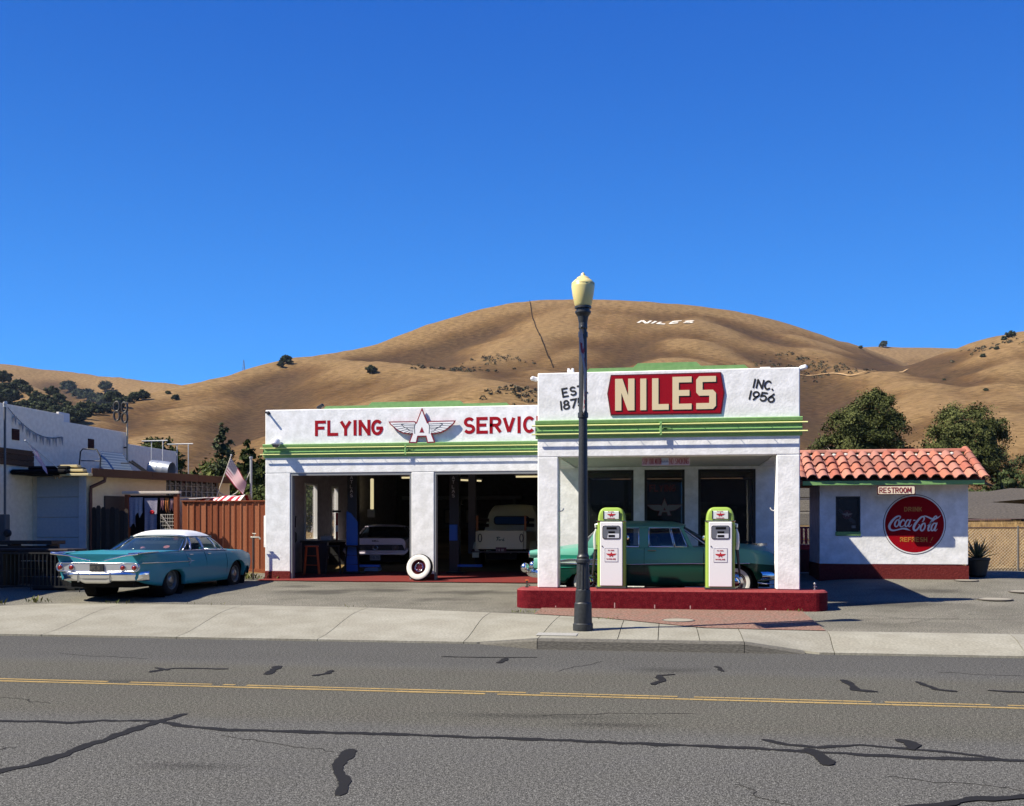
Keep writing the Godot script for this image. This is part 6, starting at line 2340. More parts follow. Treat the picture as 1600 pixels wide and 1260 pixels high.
	for q in [[-0.33, 1.85], [-0.33, 1.55], [-0.06, 1.82], [-0.06, 1.48]]:
		m = M.new()
		var p := []
		for i in 14:
			p.append(Vector3(q[0] + 0.1 * cos(TAU * i / 14), q[1] + 0.16 * sin(TAU * i / 14), 0.06))
		m.tube(p, 0.036, 6, true)
		obj("ring", m, paint("frame_black", 0, 0, 0), ms)
	m = M.new()
	m.tube([Vector3(-0.4, 1.72, 0.05), Vector3(0.05, 1.74, 0.03)], 0.018, 6)
	m.tube([Vector3(-0.2, 1.95, 0.05), Vector3(-0.2, 1.6, 0.03)], 0.018, 6)
	m.box(Vector3(-0.1, 0.52, 0.02), Vector3(0.2, 0.05, 0.06))
	m.box(Vector3(-0.1, 0.12, 0.02), Vector3(0.2, 0.05, 0.06))
	obj("clamp", m, paint("frame_black", 0, 0, 0), ms)
	# white pipe racks and round duct on the roof
	var wp := paint("white_pipe", 0.50, 0.50, 0.48, 0.5)
	for q in [["white pipe rack on the roof, the left and higher of two", -17.35, -31.6, 1.08], ["white pipe rack on the roof, the right and lower of two", -16.55, -31.8, 0.98]]:
		var rk := thing("pipe_rack", q[0], "pipe rack", Vector3(q[1], 3.6, q[2]), 0.0, "white pipe racks on the roof")
		m = M.new()
		m.tube([Vector3(0, q[3], 0), Vector3(0.86, q[3] + 0.02, -0.1)], 0.02, 8)
		obj("rail", m, wp, rk)
		for x in [0.32, 0.72]:
			m = M.new()
			m.tube([Vector3(x, 0, -0.05), Vector3(x, q[3], -0.05)], 0.015, 8)
			obj("post", m, wp, rk)
	var dc := thing("roof_duct", "round galvanised fan duct lying on the low roof", "duct", Vector3(-16.85, 3.75, -31.3))
	m = M.new()
	var dxf := Transform3D(Basis(Vector3(0, 0, 1), Vector3(0.93, -0.1, -0.2).normalized(), Vector3(1, 0.1, 0).normalized()).orthonormalized(), Vector3.ZERO)
	m.lathe([Vector2(0.28, 0.0), Vector2(0.29, 0.1), Vector2(0.285, 0.12), Vector2(0.29, 0.3), Vector2(0.285, 0.32), Vector2(0.29, 0.5), Vector2(0.28, 0.72)], 22, dxf)
	obj("drum", m, paint("galvanised_sheet", 0.42, 0.45, 0.48, 0.35, 0.6), dc)
	m = M.new()
	m.lathe([Vector2(0.28, -0.01), Vector2(0.20, -0.01), Vector2(0.20, 0.1), Vector2(0, 0.1)], 22, dxf)
	for i in 5:
		var a := TAU * i / 5
		m.box(dxf * Vector3(cos(a) * 0.1, 0.03, sin(a) * 0.1), Vector3(0.09, 0.09, 0.03), 0.0, dxf.basis * Basis(Vector3.UP, a))
	obj("fan", m, paint("frame_black", 0, 0, 0), dc)
	# roof box seen over the parapet
	var rb := thing("rooftop_unit", "small white metal unit on the roof behind the stepped parapet", "roof unit", Vector3(-19.0, 4.9, -27.9))
	for k in 3:
		m = M.new()
		m.box(Vector3(0.5, 0.1 + k * 0.075, 0), Vector3(1.3, 0.05, 0.5), 0.01)
		obj("slat", m, wp, rb)
	m = M.new()
	m.box(Vector3(1.18, 0.16, 0), Vector3(0.09, 0.3, 0.55), 0.01)
	obj("end_post", m, wp, rb)
	# bunting along the wall
	var bt := thing("bunting", "faded string of small pennants sagging across the grey wall", "bunting")
	m = M.new()
	var p := []
	for i in 17:
		var t := i / 16.0
		p.append(Vector3(x0 + 0.06, lerpf(5.02, 4.70, t) - 1.0 * (t - t * t) * 1.2 - 0.25 * t, lerpf(-24.95, -27.4, t)))
	m.tube(p, 0.012, 4)
	obj("cord", m, paint("cord_grey", 0.12, 0.12, 0.12, 0.8), bt)
	for i in range(2, 17, 2):
		m = M.new()
		var q: Vector3 = p[i]
		m.out(q + Vector3(0.01, 0, 0.06), q + Vector3(0.01, 0, -0.06), q + Vector3(0.03, -0.26, 0.0), q + Vector3(0.03, -0.26, 0.0), Vector3.RIGHT)
		m.out(q + Vector3(0.004, 0, 0.06), q + Vector3(0.004, 0, -0.06), q + Vector3(0.024, -0.26, 0.0), q + Vector3(0.024, -0.26, 0.0), Vector3.LEFT)
		obj("pennant", m, paint("pennant_grey", 0.22, 0.22, 0.22, 0.8), bt)
	# electric riser and meter
	var er := thing("electric_riser", "grey conduit riser with meter box on the wall at the left edge", "meter", Vector3(-17.2, 0, -24.35))
	m = M.new()
	m.tube([Vector3(0, 2.0, 0), Vector3(0, 5.0, 0)], 0.03, 8)
	obj("conduit", m, paint("conduit_grey", 0.07, 0.075, 0.08, 0.5), er)
	m = M.new()
	m.box(Vector3(0.0, 1.75, 0.05), Vector3(0.24, 0.8, 0.2), 0.02)
	obj("box", m, paint("conduit_grey", 0, 0, 0), er)
	m = M.new()
	m.lathe([Vector2(0.1, 0), Vector2(0.1, 0.07), Vector2(0.07, 0.1), Vector2(0, 0.1)], 14, Transform3D(Basis(Vector3.RIGHT, PI / 2), Vector3(0.18, 1.66, 0.12)))
	obj("meter", m, paint("frame_black", 0, 0, 0), er)
	m = M.new()
	m.tube([Vector3(0, 4.95, 0), Vector3(0.0, 5.06, 0), Vector3(0.06, 5.06, 0.05)], 0.045, 8)
	obj("weather_cap", m, wp, er)
	# dark yard furniture behind a railing
	var dk := grain("dark_wood", lin(0.035, 0.016, 0.012), lin(0.02, 0.011, 0.009), Vector3(1.2, 0.2, 0.2), 0.6)
	var bar := thing("bar_table", "tall dark wooden bar table behind the black railing at far left", "table", Vector3(-16.2, gy(-15, -23.2), -23.3))
	m = M.new()
	m.box(Vector3(0, 1.05, 0), Vector3(2.4, 0.09, 0.6), 0.01)
	obj("tabletop", m, dk, bar)
	for x in [-1.0, 0.0, 1.05]:
		m = M.new()
		m.span(Vector3(x - 0.05, 0, -0.2), Vector3(x + 0.05, 1.0, 0.2))
		obj("leg", m, dk, bar)
	for k in 5:
		m = M.new()
		m.box(Vector3(0.1, 0.12 + k * 0.19, 0.24), Vector3(2.5, 0.18, 0.03), 0.006)
		obj("front_board", m, dk, bar)
	var bn := thing("picnic_table", "lower dark wooden table in front of the tall bar table at far left", "table", Vector3(-15.0, gy(-15, -22.5), -22.5))
	for k in 4:
		m = M.new()
		m.box(Vector3(0, 0.90, -0.3 + k * 0.2), Vector3(2.0, 0.05, 0.19), 0.006)
		obj("plank", m, dk, bn)
	for x in [-0.8, 0.8]:
		m = M.new()
		m.span(Vector3(x - 0.04, 0, -0.3), Vector3(x + 0.04, 0.87, 0.3))
		obj("leg", m, dk, bn)
	var blk := paint("railing_black", 0.008, 0.008, 0.009, 0.5)
	var rl := thing("yard_railing", "black metal railing with upright bars round the yard at far left", "railing", Vector3(-16.8, gy(-15, -21.3), -21.3))
	for y in [0.10, 0.86]:
		m = M.new()
		m.span(Vector3(0, y, -0.02), Vector3(3.7, y + 0.04, 0.02))
		obj("rail", m, blk, rl)
	for i in 38:
		m = M.new()
		m.span(Vector3(i * 0.1 - 0.009, 0.0 if i % 12 == 0 else 0.1, -0.009), Vector3(i * 0.1 + 0.009, 0.90, 0.009))
		obj("bar", m, blk, rl)
	var pb := thing("planter_box", "low black planter trough behind the railing at far left", "planter", Vector3(-14.1, gy(-15, -21.9), -21.9))
	m = M.new()
	m.box(Vector3(0, 0.16, 0), Vector3(1.1, 0.32, 0.4), 0.02)
	obj("trough", m, blk, pb)
	m = M.new()
	m.box(Vector3(0, 0.325, 0), Vector3(1.02, 0.02, 0.33))
	obj("soil", m, paint("soil", 0.02, 0.014, 0.01, 0.95), pb)
	# old fence of dog-eared boards
	var of := thing("old_fence", "weathered dark board fence with notched tops before the beige building", "fence", Vector3(-15.62, gy(-15, -25.8), -25.8))
	var om := [grain("old_board_a", lin(0.055, 0.042, 0.035), lin(0.03, 0.022, 0.018), Vector3(0.12, 1.2, 0.12), 0.9, 0.4, 0.03), grain("old_board_b", lin(0.075, 0.06, 0.05), lin(0.04, 0.03, 0.026), Vector3(0.12, 1.2, 0.12), 0.9, 0.4, 0.03)]
	for i in 8:
		m = M.new()
		var h := 1.93 - 0.015 * i + 0.03 * ((i * 5) % 3 - 1)
		m.prism(V([0.005, 0, 0.128, 0, 0.128, h - 0.05, 0.095, h, 0.038, h, 0.005, h - 0.05]), 0.0, 0.022, Transform3D(Basis.IDENTITY, Vector3(i * 0.135, 0, 0.006 * (i % 2))))
		obj("board", m, om[i % 2], of)
	# frame hung with clothes and trinkets
	var hr := thing("display_frame", "reddish timber frame stall between the old fence and the red board fence", "stall", Vector3(-15.2, gy(-15, -27), -26.9))
	var redw := [grain("red_board_a", lin(0.30, 0.105, 0.05), lin(0.21, 0.065, 0.032), Vector3(0.14, 1.5, 0.14), 0.8, 0.25, 0.03), grain("red_board_b", lin(0.38, 0.155, 0.08), lin(0.27, 0.095, 0.048), Vector3(0.14, 1.5, 0.14), 0.8, 0.25, 0.03), grain("red_board_c", lin(0.25, 0.08, 0.04), lin(0.17, 0.052, 0.027), Vector3(0.14, 1.5, 0.14), 0.8, 0.25, 0.03)]
	for x in [0.0, 1.48]:
		m = M.new()
		m.span(Vector3(x - 0.06, 0, -0.06), Vector3(x + 0.06, 2.22, 0.06), 0.006)
		obj("post", m, redw[2], hr)
	m = M.new()
	m.span(Vector3(-0.12, 2.24, -0.05), Vector3(1.60, 2.31, 0.1), 0.006)
	obj("lintel", m, grain("pale_beam", lin(0.58, 0.52, 0.45), lin(0.48, 0.42, 0.36), Vector3(0.5, 0.3, 0.3), 0.8), hr)
	m = M.new()
	m.span(Vector3(-0.06, 0.0, -0.14), Vector3(1.5, 2.2, -0.1))
	obj("back_board", m, paint("stall_dark", 0.012, 0.010, 0.010, 0.8), hr)
	var goods := [["grey lilac cloth hanging leftmost in the timber stall", 0.12, 0.30, 1.25, 2.14, [0.34, 0.33, 0.40]], ["pale grey cloth with a pointed hem hanging in the timber stall", 0.36, 0.24, 1.55, 2.14, [0.40, 0.40, 0.46]], ["long lavender cloth with a red patch hanging mid stall", 0.72, 0.40, 0.9, 2.12, [0.30, 0.29, 0.37]], ["short white and red cloth strip hanging right in the stall", 1.06, 0.12, 1.75, 2.12, [0.46, 0.20, 0.18]], ["orange cloth scrap hanging right in the stall", 1.20, 0.12, 1.68, 2.12, [0.50, 0.19, 0.06]], ["faded pink cloth scrap hanging at the stall's right post", 1.34, 0.10, 1.72, 2.10, [0.42, 0.26, 0.26]]]
	for g in goods:
		m = M.new()
		rows = []
		for i in 9:
			var t := i / 8.0
			var row := []
			for j in 9:
				var s := j / 8.0
				row.append(Vector3(g[1] + (s - 0.5) * g[2] * (1.0 - 0.1 * sin(t * 3.0)), lerpf(g[4], g[3] + 0.16 * absf(sin(s * 5.0 + g[1] * 9.0)), t), 0.02 + 0.025 * sin(s * 12.0 + g[1] * 20.0) * t))
			rows.append(row)
		m.skin(rows, false)
		var o := obj("hanging_cloth", m, grain("cloth_%d" % int(g[1] * 100), lin(g[5][0], g[5][1], g[5][2]), lin(g[5][0] * 0.6, g[5][1] * 0.6, g[5][2] * 0.62), Vector3(0.25, 0.5, 0.25), 0.9))
		o.position = hr.position
		tag(o, g[0], "cloth", "goods hung in the timber stall")
	m = M.new()
	var rose := thing("cloth_flower", "small red rosette pinned on the lavender cloth in the stall", "rosette", hr.position + Vector3(0.78, 1.72, 0.07))
	for i in 6:
		m.ball(Vector3(0.045 * cos(i * 1.05), 0.03 * sin(i * 1.05), 0), Vector3(0.035, 0.03, 0.02), 7, 4)
	obj("petals", m, paint("rosette_red", 0.42, 0.02, 0.03, 0.7), rose)
	var gr := thing("wire_grid", "pale wire display grid hung with small trinkets at the stall's right", "wire rack", hr.position + Vector3(1.0, 1.05, 0.0))
	var wg := paint("wire_pale", 0.42, 0.40, 0.36, 0.5)
	for i in 7:
		m = M.new()
		m.tube([Vector3(i * 0.07, 0, 0), Vector3(i * 0.07, 0.62, 0)], 0.006, 4)
		m.tube([Vector3(0, i * 0.1, 0.003), Vector3(0.43, i * 0.1, 0.003)], 0.006, 4)
		obj("wire", m, wg, gr)
	m = M.new()
	for i in 26:
		m.ball(Vector3(0.02 + 0.4 * fposmod(i * 0.618, 1.0), 0.05 + 0.55 * fposmod(i * 0.383, 1.0), 0.02), Vector3(0.022, 0.028, 0.014), 6, 4)
	ground(obj("trinkets", m, paint("trinket", 0.30, 0.27, 0.24, 0.5), gr), "stuff")
	# red board fence
	var rf := thing("red_fence", "reddish brown upright board fence between the stall and the garage", "fence", Vector3(-13.85, gy(-12, -27.5), -27.5))
	for i in 19:
		m = M.new()
		m.span(Vector3(i * 0.178 + 0.004, 0.12, 0), Vector3(i * 0.178 + 0.172, 2.02, 0.02 + 0.006 * (i % 2)), 0.004)
		obj("board", m, redw[(i * 7 + i / 3) % 3], rf)
	for i in 18:
		m = M.new()
		m.span(Vector3(i * 0.178 + 0.16, 0.12, 0.024), Vector3(i * 0.178 + 0.196, 2.0, 0.042))
		obj("batten", m, redw[(i * 5 + 1) % 3], rf)
	m = M.new()
	m.span(Vector3(0, 2.02, -0.03), Vector3(3.38, 2.055, 0.07), 0.004)
	obj("cap_rail", m, redw[2], rf)
	m = M.new()
	m.span(Vector3(0, 0.0, 0.0), Vector3(3.38, 0.118, 0.05), 0.004)
	obj("base_board", m, redw[0], rf)
	# side fence seen through the garage windows
	var sf := thing("side_fence", "reddish board fence running back beside the garage, seen through its windows", "fence", Vector3(-13.2, 0.5, -27.7))
	for i in 30:
		m = M.new()
		m.span(Vector3(0, 0, -i * 0.2 - 0.195), Vector3(0.03, 1.95, -i * 0.2), 0.004)
		obj("board", m, redw[i % 3], sf)
	# flags
	make_flag("flag", "small striped flag hanging limp from a tilted pole over the black awning", Vector3(-16.05, 3.38, -24.9), Vector3(-16.75, 4.08, -24.55), 0.75, 0.30, 0.85, Vector3(0.55, -0.8, 0.1), 3)
	make_flag("flag", "striped flag with dark canton flying from a tilted pole over the red fence", Vector3(-13.85, 2.6, -29.6), Vector3(-13.45, 4.05, -29.9), 0.95, 0.55, 0.98, Vector3(0.58, -0.82, 0.1), 7)
	var po := thing("steel_post", "plain grey steel post standing behind the red fence", "post", Vector3(-12.85, rise(32.0), -30.0))
	m = M.new()
	m.tube([Vector3(0, 0, 0), Vector3(0, 3.1, 0)], 0.04, 8)
	obj("shaft", m, paint("post_grey", 0.36, 0.38, 0.38, 0.5, 0.3), po)
	m = M.new()
	m.lathe([Vector2(0.055, 3.06), Vector2(0.055, 3.12), Vector2(0, 3.13)], 10)
	obj("cap", m, paint("post_grey", 0, 0, 0), po)
	var cb := thing("sagging_cable", "pale cable sagging between the beige roof and the steel post", "cable", Vector3.ZERO)
	m = M.new()
	p = []
	for i in 13:
		var t := i / 12.0
		p.append(Vector3(-14.4, 3.35, -30.2).lerp(Vector3(-12.85, 3.6, -30.0), t) - Vector3(0, 0.75 * 4.0 * (t - t * t) * (0.75 + 0.3 * t), 0))
	m.tube(p, 0.016, 5)
	obj("wire", m, paint("wire_pale", 0, 0, 0), cb)
	# folded striped sunshade over the fence
	var sh := thing("striped_sunshade", "red and white striped sunshade showing above the red fence", "sunshade", Vector3(-13.4, 2.45, -28.8))
	var n := 14
	for i in n:
		m = M.new()
		var a := -0.75 + 1.55 * i / n
		var b := -0.75 + 1.55 * (i + 1) / n
		var q := []
		for x in [a, b]:
			q.append([Vector3(x * 1.0, 0.02 + 0.05 * sin(x * 7.0), 0.45), Vector3(x * 0.95 + 0.16, 0.27 + 0.06 * x + 0.03 * sin(x * 9.0), 0.1), Vector3(x * 0.9 + 0.2, 0.30 + 0.06 * x, -0.3), Vector3(x + 0.1, 0.0, -0.7)])
		m.sheet(q, Vector3.UP)
		obj("stripe", m, paint(["shade_red", "shade_white"][i % 2], [0.36, 0.70][i % 2], [0.02, 0.68][i % 2], [0.04, 0.66][i % 2], 0.8), sh)
	m = M.new()
	m.box(Vector3(-0.55, 0.22, 0.2), Vector3(0.9, 0.02, 0.5), 0.0, Basis(Vector3.BACK, 0.06))
	obj("white_flap", m, paint("shade_white", 0, 0, 0), sh)
	m = M.new()
	m.tube([Vector3(0, -1.9, -0.3), Vector3(0.05, 0.28, -0.3)], 0.03, 6)
	obj("pole", m, wp, sh)


func make_flag(called: String, label: String, foot: Vector3, tip: Vector3, along: float, hoist: float, fly: float, drift: Vector3, seed_: int):
	var root := thing(called, label, "flag", foot)
	var m := M.new()
	m.tube([Vector3.ZERO, tip - foot], 0.014, 6)
	obj("pole", m, paint("flag_pole", 0.45, 0.42, 0.34, 0.4), root)
	m = M.new()
	m.ball(tip - foot, Vector3.ONE * 0.03, 8, 5)
	obj("finial", m, paint("white_pipe", 0, 0, 0), root)
	var d := (tip - foot).normalized()
	var a: Vector3 = (tip - foot) - d * 0.06
	var dd := drift.normalized()
	var at := func(u: float, v: float) -> Vector3:
		var w := 0.05 * sin(u * 9.0 + seed_ + v * 2.0) * u
		return a - d * hoist * v * (1.0 - 0.25 * u) + dd * fly * u + Vector3(0.02, -0.10 * u * u, 1.0) * w
	for s in 13:
		m = M.new()
		var rows := []
		for e in 2:
			var row := []
			for i in 13:
				row.append(at.call((0.42 if s < 7 else 0.0) * (1.0 - i / 12.0) + i / 12.0, (s + e) / 13.0))
			rows.append(row)
		m.sheet(rows, Vector3(0, 0, 1))
		obj("stripe", m, paint(["flag_red", "flag_white"][s % 2], [0.24, 0.58][s % 2], [0.015, 0.55][s % 2], [0.04, 0.56][s % 2], 0.8), root)
	m = M.new()
	var rows := []
	for e in 4:
		var row := []
		for i in 7:
			row.append(at.call(0.42 * i / 6.0, e / 3.0 * 7.0 / 13.0))
		rows.append(row)
	m.sheet(rows, Vector3(0, 0, 1))
	var canton := obj("canton", m, paint("flag_blue", 0.018, 0.022, 0.07, 0.8), root)
	m = M.new()
	for r in 5:
		for c in 6:
			var p: Vector3 = at.call(0.035 + 0.068 * c, (0.5 + r) / 5.0 * 7.0 / 13.0)
			m.box(p + Vector3(0, 0, 0.004), Vector3(0.022, 0.022, 0.004))
	ground(obj("stars", m, paint("flag_white", 0, 0, 0), canton), "stuff")


# the other side of the street, behind the camera: plain shopfronts that the windows mirror
func make_far_side():
	var tones := [[0.30, 0.24, 0.19], [0.22, 0.20, 0.19], [0.34, 0.31, 0.26], [0.26, 0.17, 0.13], [0.30, 0.29, 0.27]]
	var x := -46.0
	var i := 0
	while x < 44.0:
		var w := 13.0 + 4.0 * ((i * 3) % 4) / 3.0
		var h := 5.6 + 1.6 * ((i * 7) % 3)
		var m := M.new()
		m.span(Vector3(x, -0.1, 4.6), Vector3(x + w, h, 16.0), 0.02)
		var t: Array = tones[i % 5]
		var names := ["brown stucco shop across the street at far left, behind the camera", "grey shop across the street left of the camera", "pale tan shop across the street just behind the camera", "brick coloured shop across the street right of the camera", "pale grey shop across the street at far right, behind the camera", "tall brown shop across the street beyond the others"]
		var b := thing("shop_building", names[mini(i, 5)], "building")
		obj("wall", m, paint("shop_tone_%d" % i, t[0], t[1], t[2], 0.85), b)
		for k in 3:
			m = M.new()
			m.span(Vector3(x + 1.0 + k * w * 0.31, 0.5, 4.55), Vector3(x + 0.6 + (k + 0.9) * w * 0.31, 3.0, 4.62))
			obj("shop_window", m, paint("shop_window_dark", 0.02, 0.022, 0.025, 0.1), b)
		x += w + 0.4
		i += 1


# ------------------------------------------------------------------ cars: x forward from the rear axle, y up, z to the right
func kv(t: Array, x: float) -> float:
	if x <= t[0][0]:
		return t[0][1]
	for i in t.size() - 1:
		if x <= t[i + 1][0]:
			var f: float = (x - t[i][0]) / (t[i + 1][0] - t[i][0])
			var p0: float = t[maxi(i - 1, 0)][1]
			var p3: float = t[mini(i + 2, t.size() - 1)][1]
			var c := cubic_interpolate(t[i][1], t[i + 1][1], p0, p3, f)
			return clampf(c, minf(t[i][1], t[i + 1][1]) - 0.02, maxf(t[i][1], t[i + 1][1]) + 0.02)
	return t[t.size() - 1][1]


# k: bot, two, belt, top, wm, ws, wb tables over x; arches [[x, r, yc]]; shape 0 = straight to the middle, 1 = crowned
func shell(k: Dictionary) -> Array:
	var lower := M.new()
	var upper := M.new()
	var deck := M.new()
	var st := []
	var x: float = k.x0
	while x < k.x1 - 0.001:
		st.append(x)
		x += 0.05
	st.append(k.x1)
	var L := [[], []]
	var U := [[], []]
	var D := [[], []]
	for xx in st:
		var bot := kv(k.bot, xx)
		var two := kv(k.two, xx)
		var belt := kv(k.belt, xx)
		var top := kv(k.top, xx)
		var wm := kv(k.wm, xx)
		var ws := kv(k.ws, xx)
		var wb := kv(k.wb, xx)
		var arch := bot
		for a in k.arches:
			var dx: float = (xx - a[0]) / a[1]
			if absf(dx) < 1.0:
				arch = maxf(arch, a[2] + a[3] * sqrt(1.0 - pow(absf(dx), 2.4)))
		var rr := minf(0.045, wb * 0.4)
		var zat := func(y: float) -> float:
			var f := clampf((y - bot) / (belt - bot), 0.0, 1.0)
			return lerpf(ws, wm, sin(minf(f / 0.6, 1.0) * PI * 0.5)) if f < 0.6 else lerpf(wm, wb, pow((f - 0.6) / 0.4, 1.6))
		var lo := []
		var ups := []
		var dk := []
		lo.append(Vector2(zat.call(maxf(bot, arch)) - 0.09, maxf(bot, arch) + 0.0))
		for i in 6:
			var y := maxf(lerpf(bot, two, i / 5.0), arch)
			lo.append(Vector2(zat.call(y), y))
		for i in 6:
			var y := maxf(lerpf(two, belt - rr, i / 5.0), arch)
			ups.append(Vector2(zat.call(y), y))
		for i in range(1, 4):
			var an := PI * 0.5 * i / 3.0
			ups.append(Vector2(wb - rr + rr * cos(an), belt - rr + rr * sin(an)))
		dk.append(ups[-1])
		for i in range(1, 7):
			var t := i / 6.0
			var sh: float = t if k.shape == 0 else 1.0 - pow(1.0 - t, 2.2)
			dk.append(Vector2((wb - rr) * (1.0 - t), lerpf(belt, top, sh)))
		for s in 2:
			var sg := 1.0 if s == 0 else -1.0
			var f := func(a: Array) -> Array:
				var o := []
				for p in a:
					o.append(Vector3(xx, p.y, p.x * sg))
				return o
			L[s].append(f.call(lo))
			U[s].append(f.call(ups))
			D[s].append(f.call(dk))
	for s in 2:
		lower.skin(L[s], s == 1)
		upper.skin(U[s], s == 1)
		deck.skin(D[s], s == 1)
	# ends
	for e in [0, st.size() - 1]:
		for s in 2:
			for grp in [[L, lower], [U, upper], [D, deck]]:
				grp[1].flat()
				var a: Array = grp[0][s][e]
				for i in a.size() - 1:
					var p: Vector3 = a[i]
					var q: Vector3 = a[i + 1]
					grp[1].out(p, q, Vector3(q.x, q.y, 0), Vector3(p.x, p.y, 0), Vector3(-1 if e == 0 else 1, 0, 0))
	return [lower, upper, deck]


func cabin(root: Node, p: Dictionary):
	var yb: float = p.yb
	var yt: float = p.yt
	var side := func(x: float, t: float, s: float) -> Vector3:
		return Vector3(x, lerpf(yb, yt, t), s * (lerpf(p.zb, p.zt, t) + 0.035 * 4.0 * t * (1.0 - t)))
	# inside: dark floor, seats, wheel
	var m := M.new()
	m.span(Vector3(p.xb0 + 0.1, yb - 0.02, -p.zb + 0.06), Vector3(p.xb1 - 0.05, yb + 0.006, p.zb - 0.06))
	obj("cabin_floor", m, paint("cabin_dark", 0.02, 0.022, 0.024, 0.9), root)
	for q in p.seats:
		m = M.new()
		m.box(Vector3(q, yb + 0.08, 0), Vector3(0.16, 0.28, p.zt * 1.75), 0.05, Basis(Vector3.BACK, 0.2))
		obj("seat", m, paint(p.seat, 0.03, 0.045, 0.05, 0.8), root)
	m = M.new()
	var ring := []
	for i in 18:
		var a := TAU * i / 18
		ring.append(Vector3(p.xb1 - 0.62 + 0.09 * sin(a), yb + 0.06 + 0.19 * sin(a), -0.38 + 0.2 * cos(a)))
	m.tube(ring, 0.012, 5, true)
	obj("steering_wheel", m, paint("cabin_dark", 0, 0, 0), root)
	var gl: Material = p.glass
	# front and rear screens, bowed
	var screen := func(xb: float, xt: float, bow_b: float, bow_t: float, ins: float) -> Array:
		var rows := []
		for i in 7:
			var t := i / 6.0
			var row := []
			for j in 13:
				var v := j / 6.0 - 1.0
				var w := lerpf(p.zb, p.zt, t) - ins
				var bow := lerpf(bow_b, bow_t, t)
				row.append(Vector3(lerpf(xb, xt, t) + bow * (1.0 - v * v * v * v * 0.6 - v * v * 0.4), lerpf(yb, yt, t) + 0.02 * (1.0 - v * v) * t, v * w))
			rows.append(row)
		return rows
	for q in [["windscreen", p.xb1, p.xt1, p.bow1, p.bow1 * 0.55, 1.0], ["rear_window", p.xb0, p.xt0, -p.bow0, -p.bow0 * 0.6, -1.0]]:
		m = M.new()
		var rows: Array = screen.call(q[1], q[2], q[3], q[4], 0.03)
		m.sheet(rows, Vector3(q[5], 0.4, 0))
		var w := obj(q[0], m, gl, root)
		m = M.new()
		var edge := []
		for j in 13:
			edge.append(rows[0][j] + Vector3(q[5] * 0.012, 0.006, 0))
		for i in range(1, 7):
			edge.append(rows[i][12] + Vector3(q[5] * 0.012, 0, 0.006))
		for j in range(12, -1, -1):
			edge.append(rows[6][j] + Vector3(q[5] * 0.012, 0.004, 0))
		for i in range(5, 0, -1):
			edge.append(rows[i][0] + Vector3(q[5] * 0.012, 0, -0.006))
		m.tube(edge, 0.014, 5, true)
		obj("screen_trim", m, p.trim, w)
	# roof
	m = M.new()
	var rr := []
	var n := 14
	for i in n + 1:
		var u := i / float(n)
		var row := []
		for j in 17:
			var v := j / 8.0 - 1.0
			var sq := 1.0 - v * v * v * v * 0.6 - v * v * 0.4
			var xr: float = p.xt0 - p.bow0 * 0.6 * sq - 0.03
			var xf: float = p.xt1 + p.bow1 * 0.55 * sq + 0.03
			var ed := 1.0 - pow(absf(2.0 * u - 1.0), 4.0)
			var y: float = yt + p.crown * pow(maxf(0.0, 1.0 - pow(absf(v), 3.0)), 0.7) * (0.35 + 0.65 * ed)
			row.append(Vector3(lerpf(xr, xf, u), y, v * (p.zt + 0.025)))
		rr.append(row)
	m.sheet(rr, Vector3.UP)
	m.flat()
	for j in 16:
		for e in [0, n]:
			m.out(rr[e][j], rr[e][j + 1], rr[e][j + 1] + Vector3(0, -0.03, 0), rr[e][j] + Vector3(0, -0.03, 0), Vector3(-1 if e == 0 else 1, 0, 0))
	for i in n:
		for e in [0, 16]:
			m.out(rr[i][e], rr[i + 1][e], rr[i + 1][e] + Vector3(0, -0.035, 0), rr[i][e] + Vector3(0, -0.035, 0), Vector3(0, 0, -1 if e == 0 else 1))
	var low := []
	for row in rr:
		var a := []
		for q in row:
			a.append(q + Vector3(0, -0.03, 0))
		low.append(a)
	m.sheet(low, Vector3.DOWN)
	obj("roof", m, p.roof, root)
	# panes and pillars
	for s in [-1.0, 1.0]:
		for q in p.panes:
			m = M.new()
			var rows := []
			for i in 6:
				var t := 0.03 + 0.9 * i / 5.0
				rows.append([side.call(lerpf(q[0], q[1], t), t, s), side.call(lerpf(q[2], q[3], t), t, s)])
			m.sheet(rows, Vector3(0, 0, s))
			var pane := obj("side_window", m, gl, root)
			m = M.new()
			var e := []
			for i in 6:
				e.append(rows[i][0] + Vector3(0, 0, 0.006 * s))
			for i in range(5, -1, -1):
				e.append(rows[i][1] + Vector3(0, 0, 0.006 * s))
			m.tube(e, 0.011, 5, true)
			obj("window_trim", m, p.trim, pane)
		for q in p.pillars:
			m = M.new()
			var rows := []
			for i in 7:
				var t := i / 6.0
				var x := lerpf(q[0], q[1], t)
				var w: float = lerpf(q[2], q[3], t) * 0.5
				rows.append([side.call(x - w, t, s) + Vector3(0, 0, 0.006 * s), side.call(x + w, t, s) + Vector3(0, 0, 0.006 * s)])
			m.sheet(rows, Vector3(0, 0, s))
			var rows2 := []
			for r in rows:
				rows2.append([r[0] - Vector3(0, 0, 0.03 * s), r[1] - Vector3(0, 0, 0.03 * s)])
			m.sheet(rows2, Vector3(0, 0, -s))
			obj("pillar", m, p.pillar, root)
		m = M.new()
		var rl := []
		for i in 12:
			rl.append(side.call(lerpf(p.xt0 - 0.1, p.xt1 + 0.1, i / 11.0), 0.97, s) + Vector3(0, 0, 0.012 * s))
		m.tube(rl, 0.020, 6)
		obj("roof_rail", m, p.pillar, root)


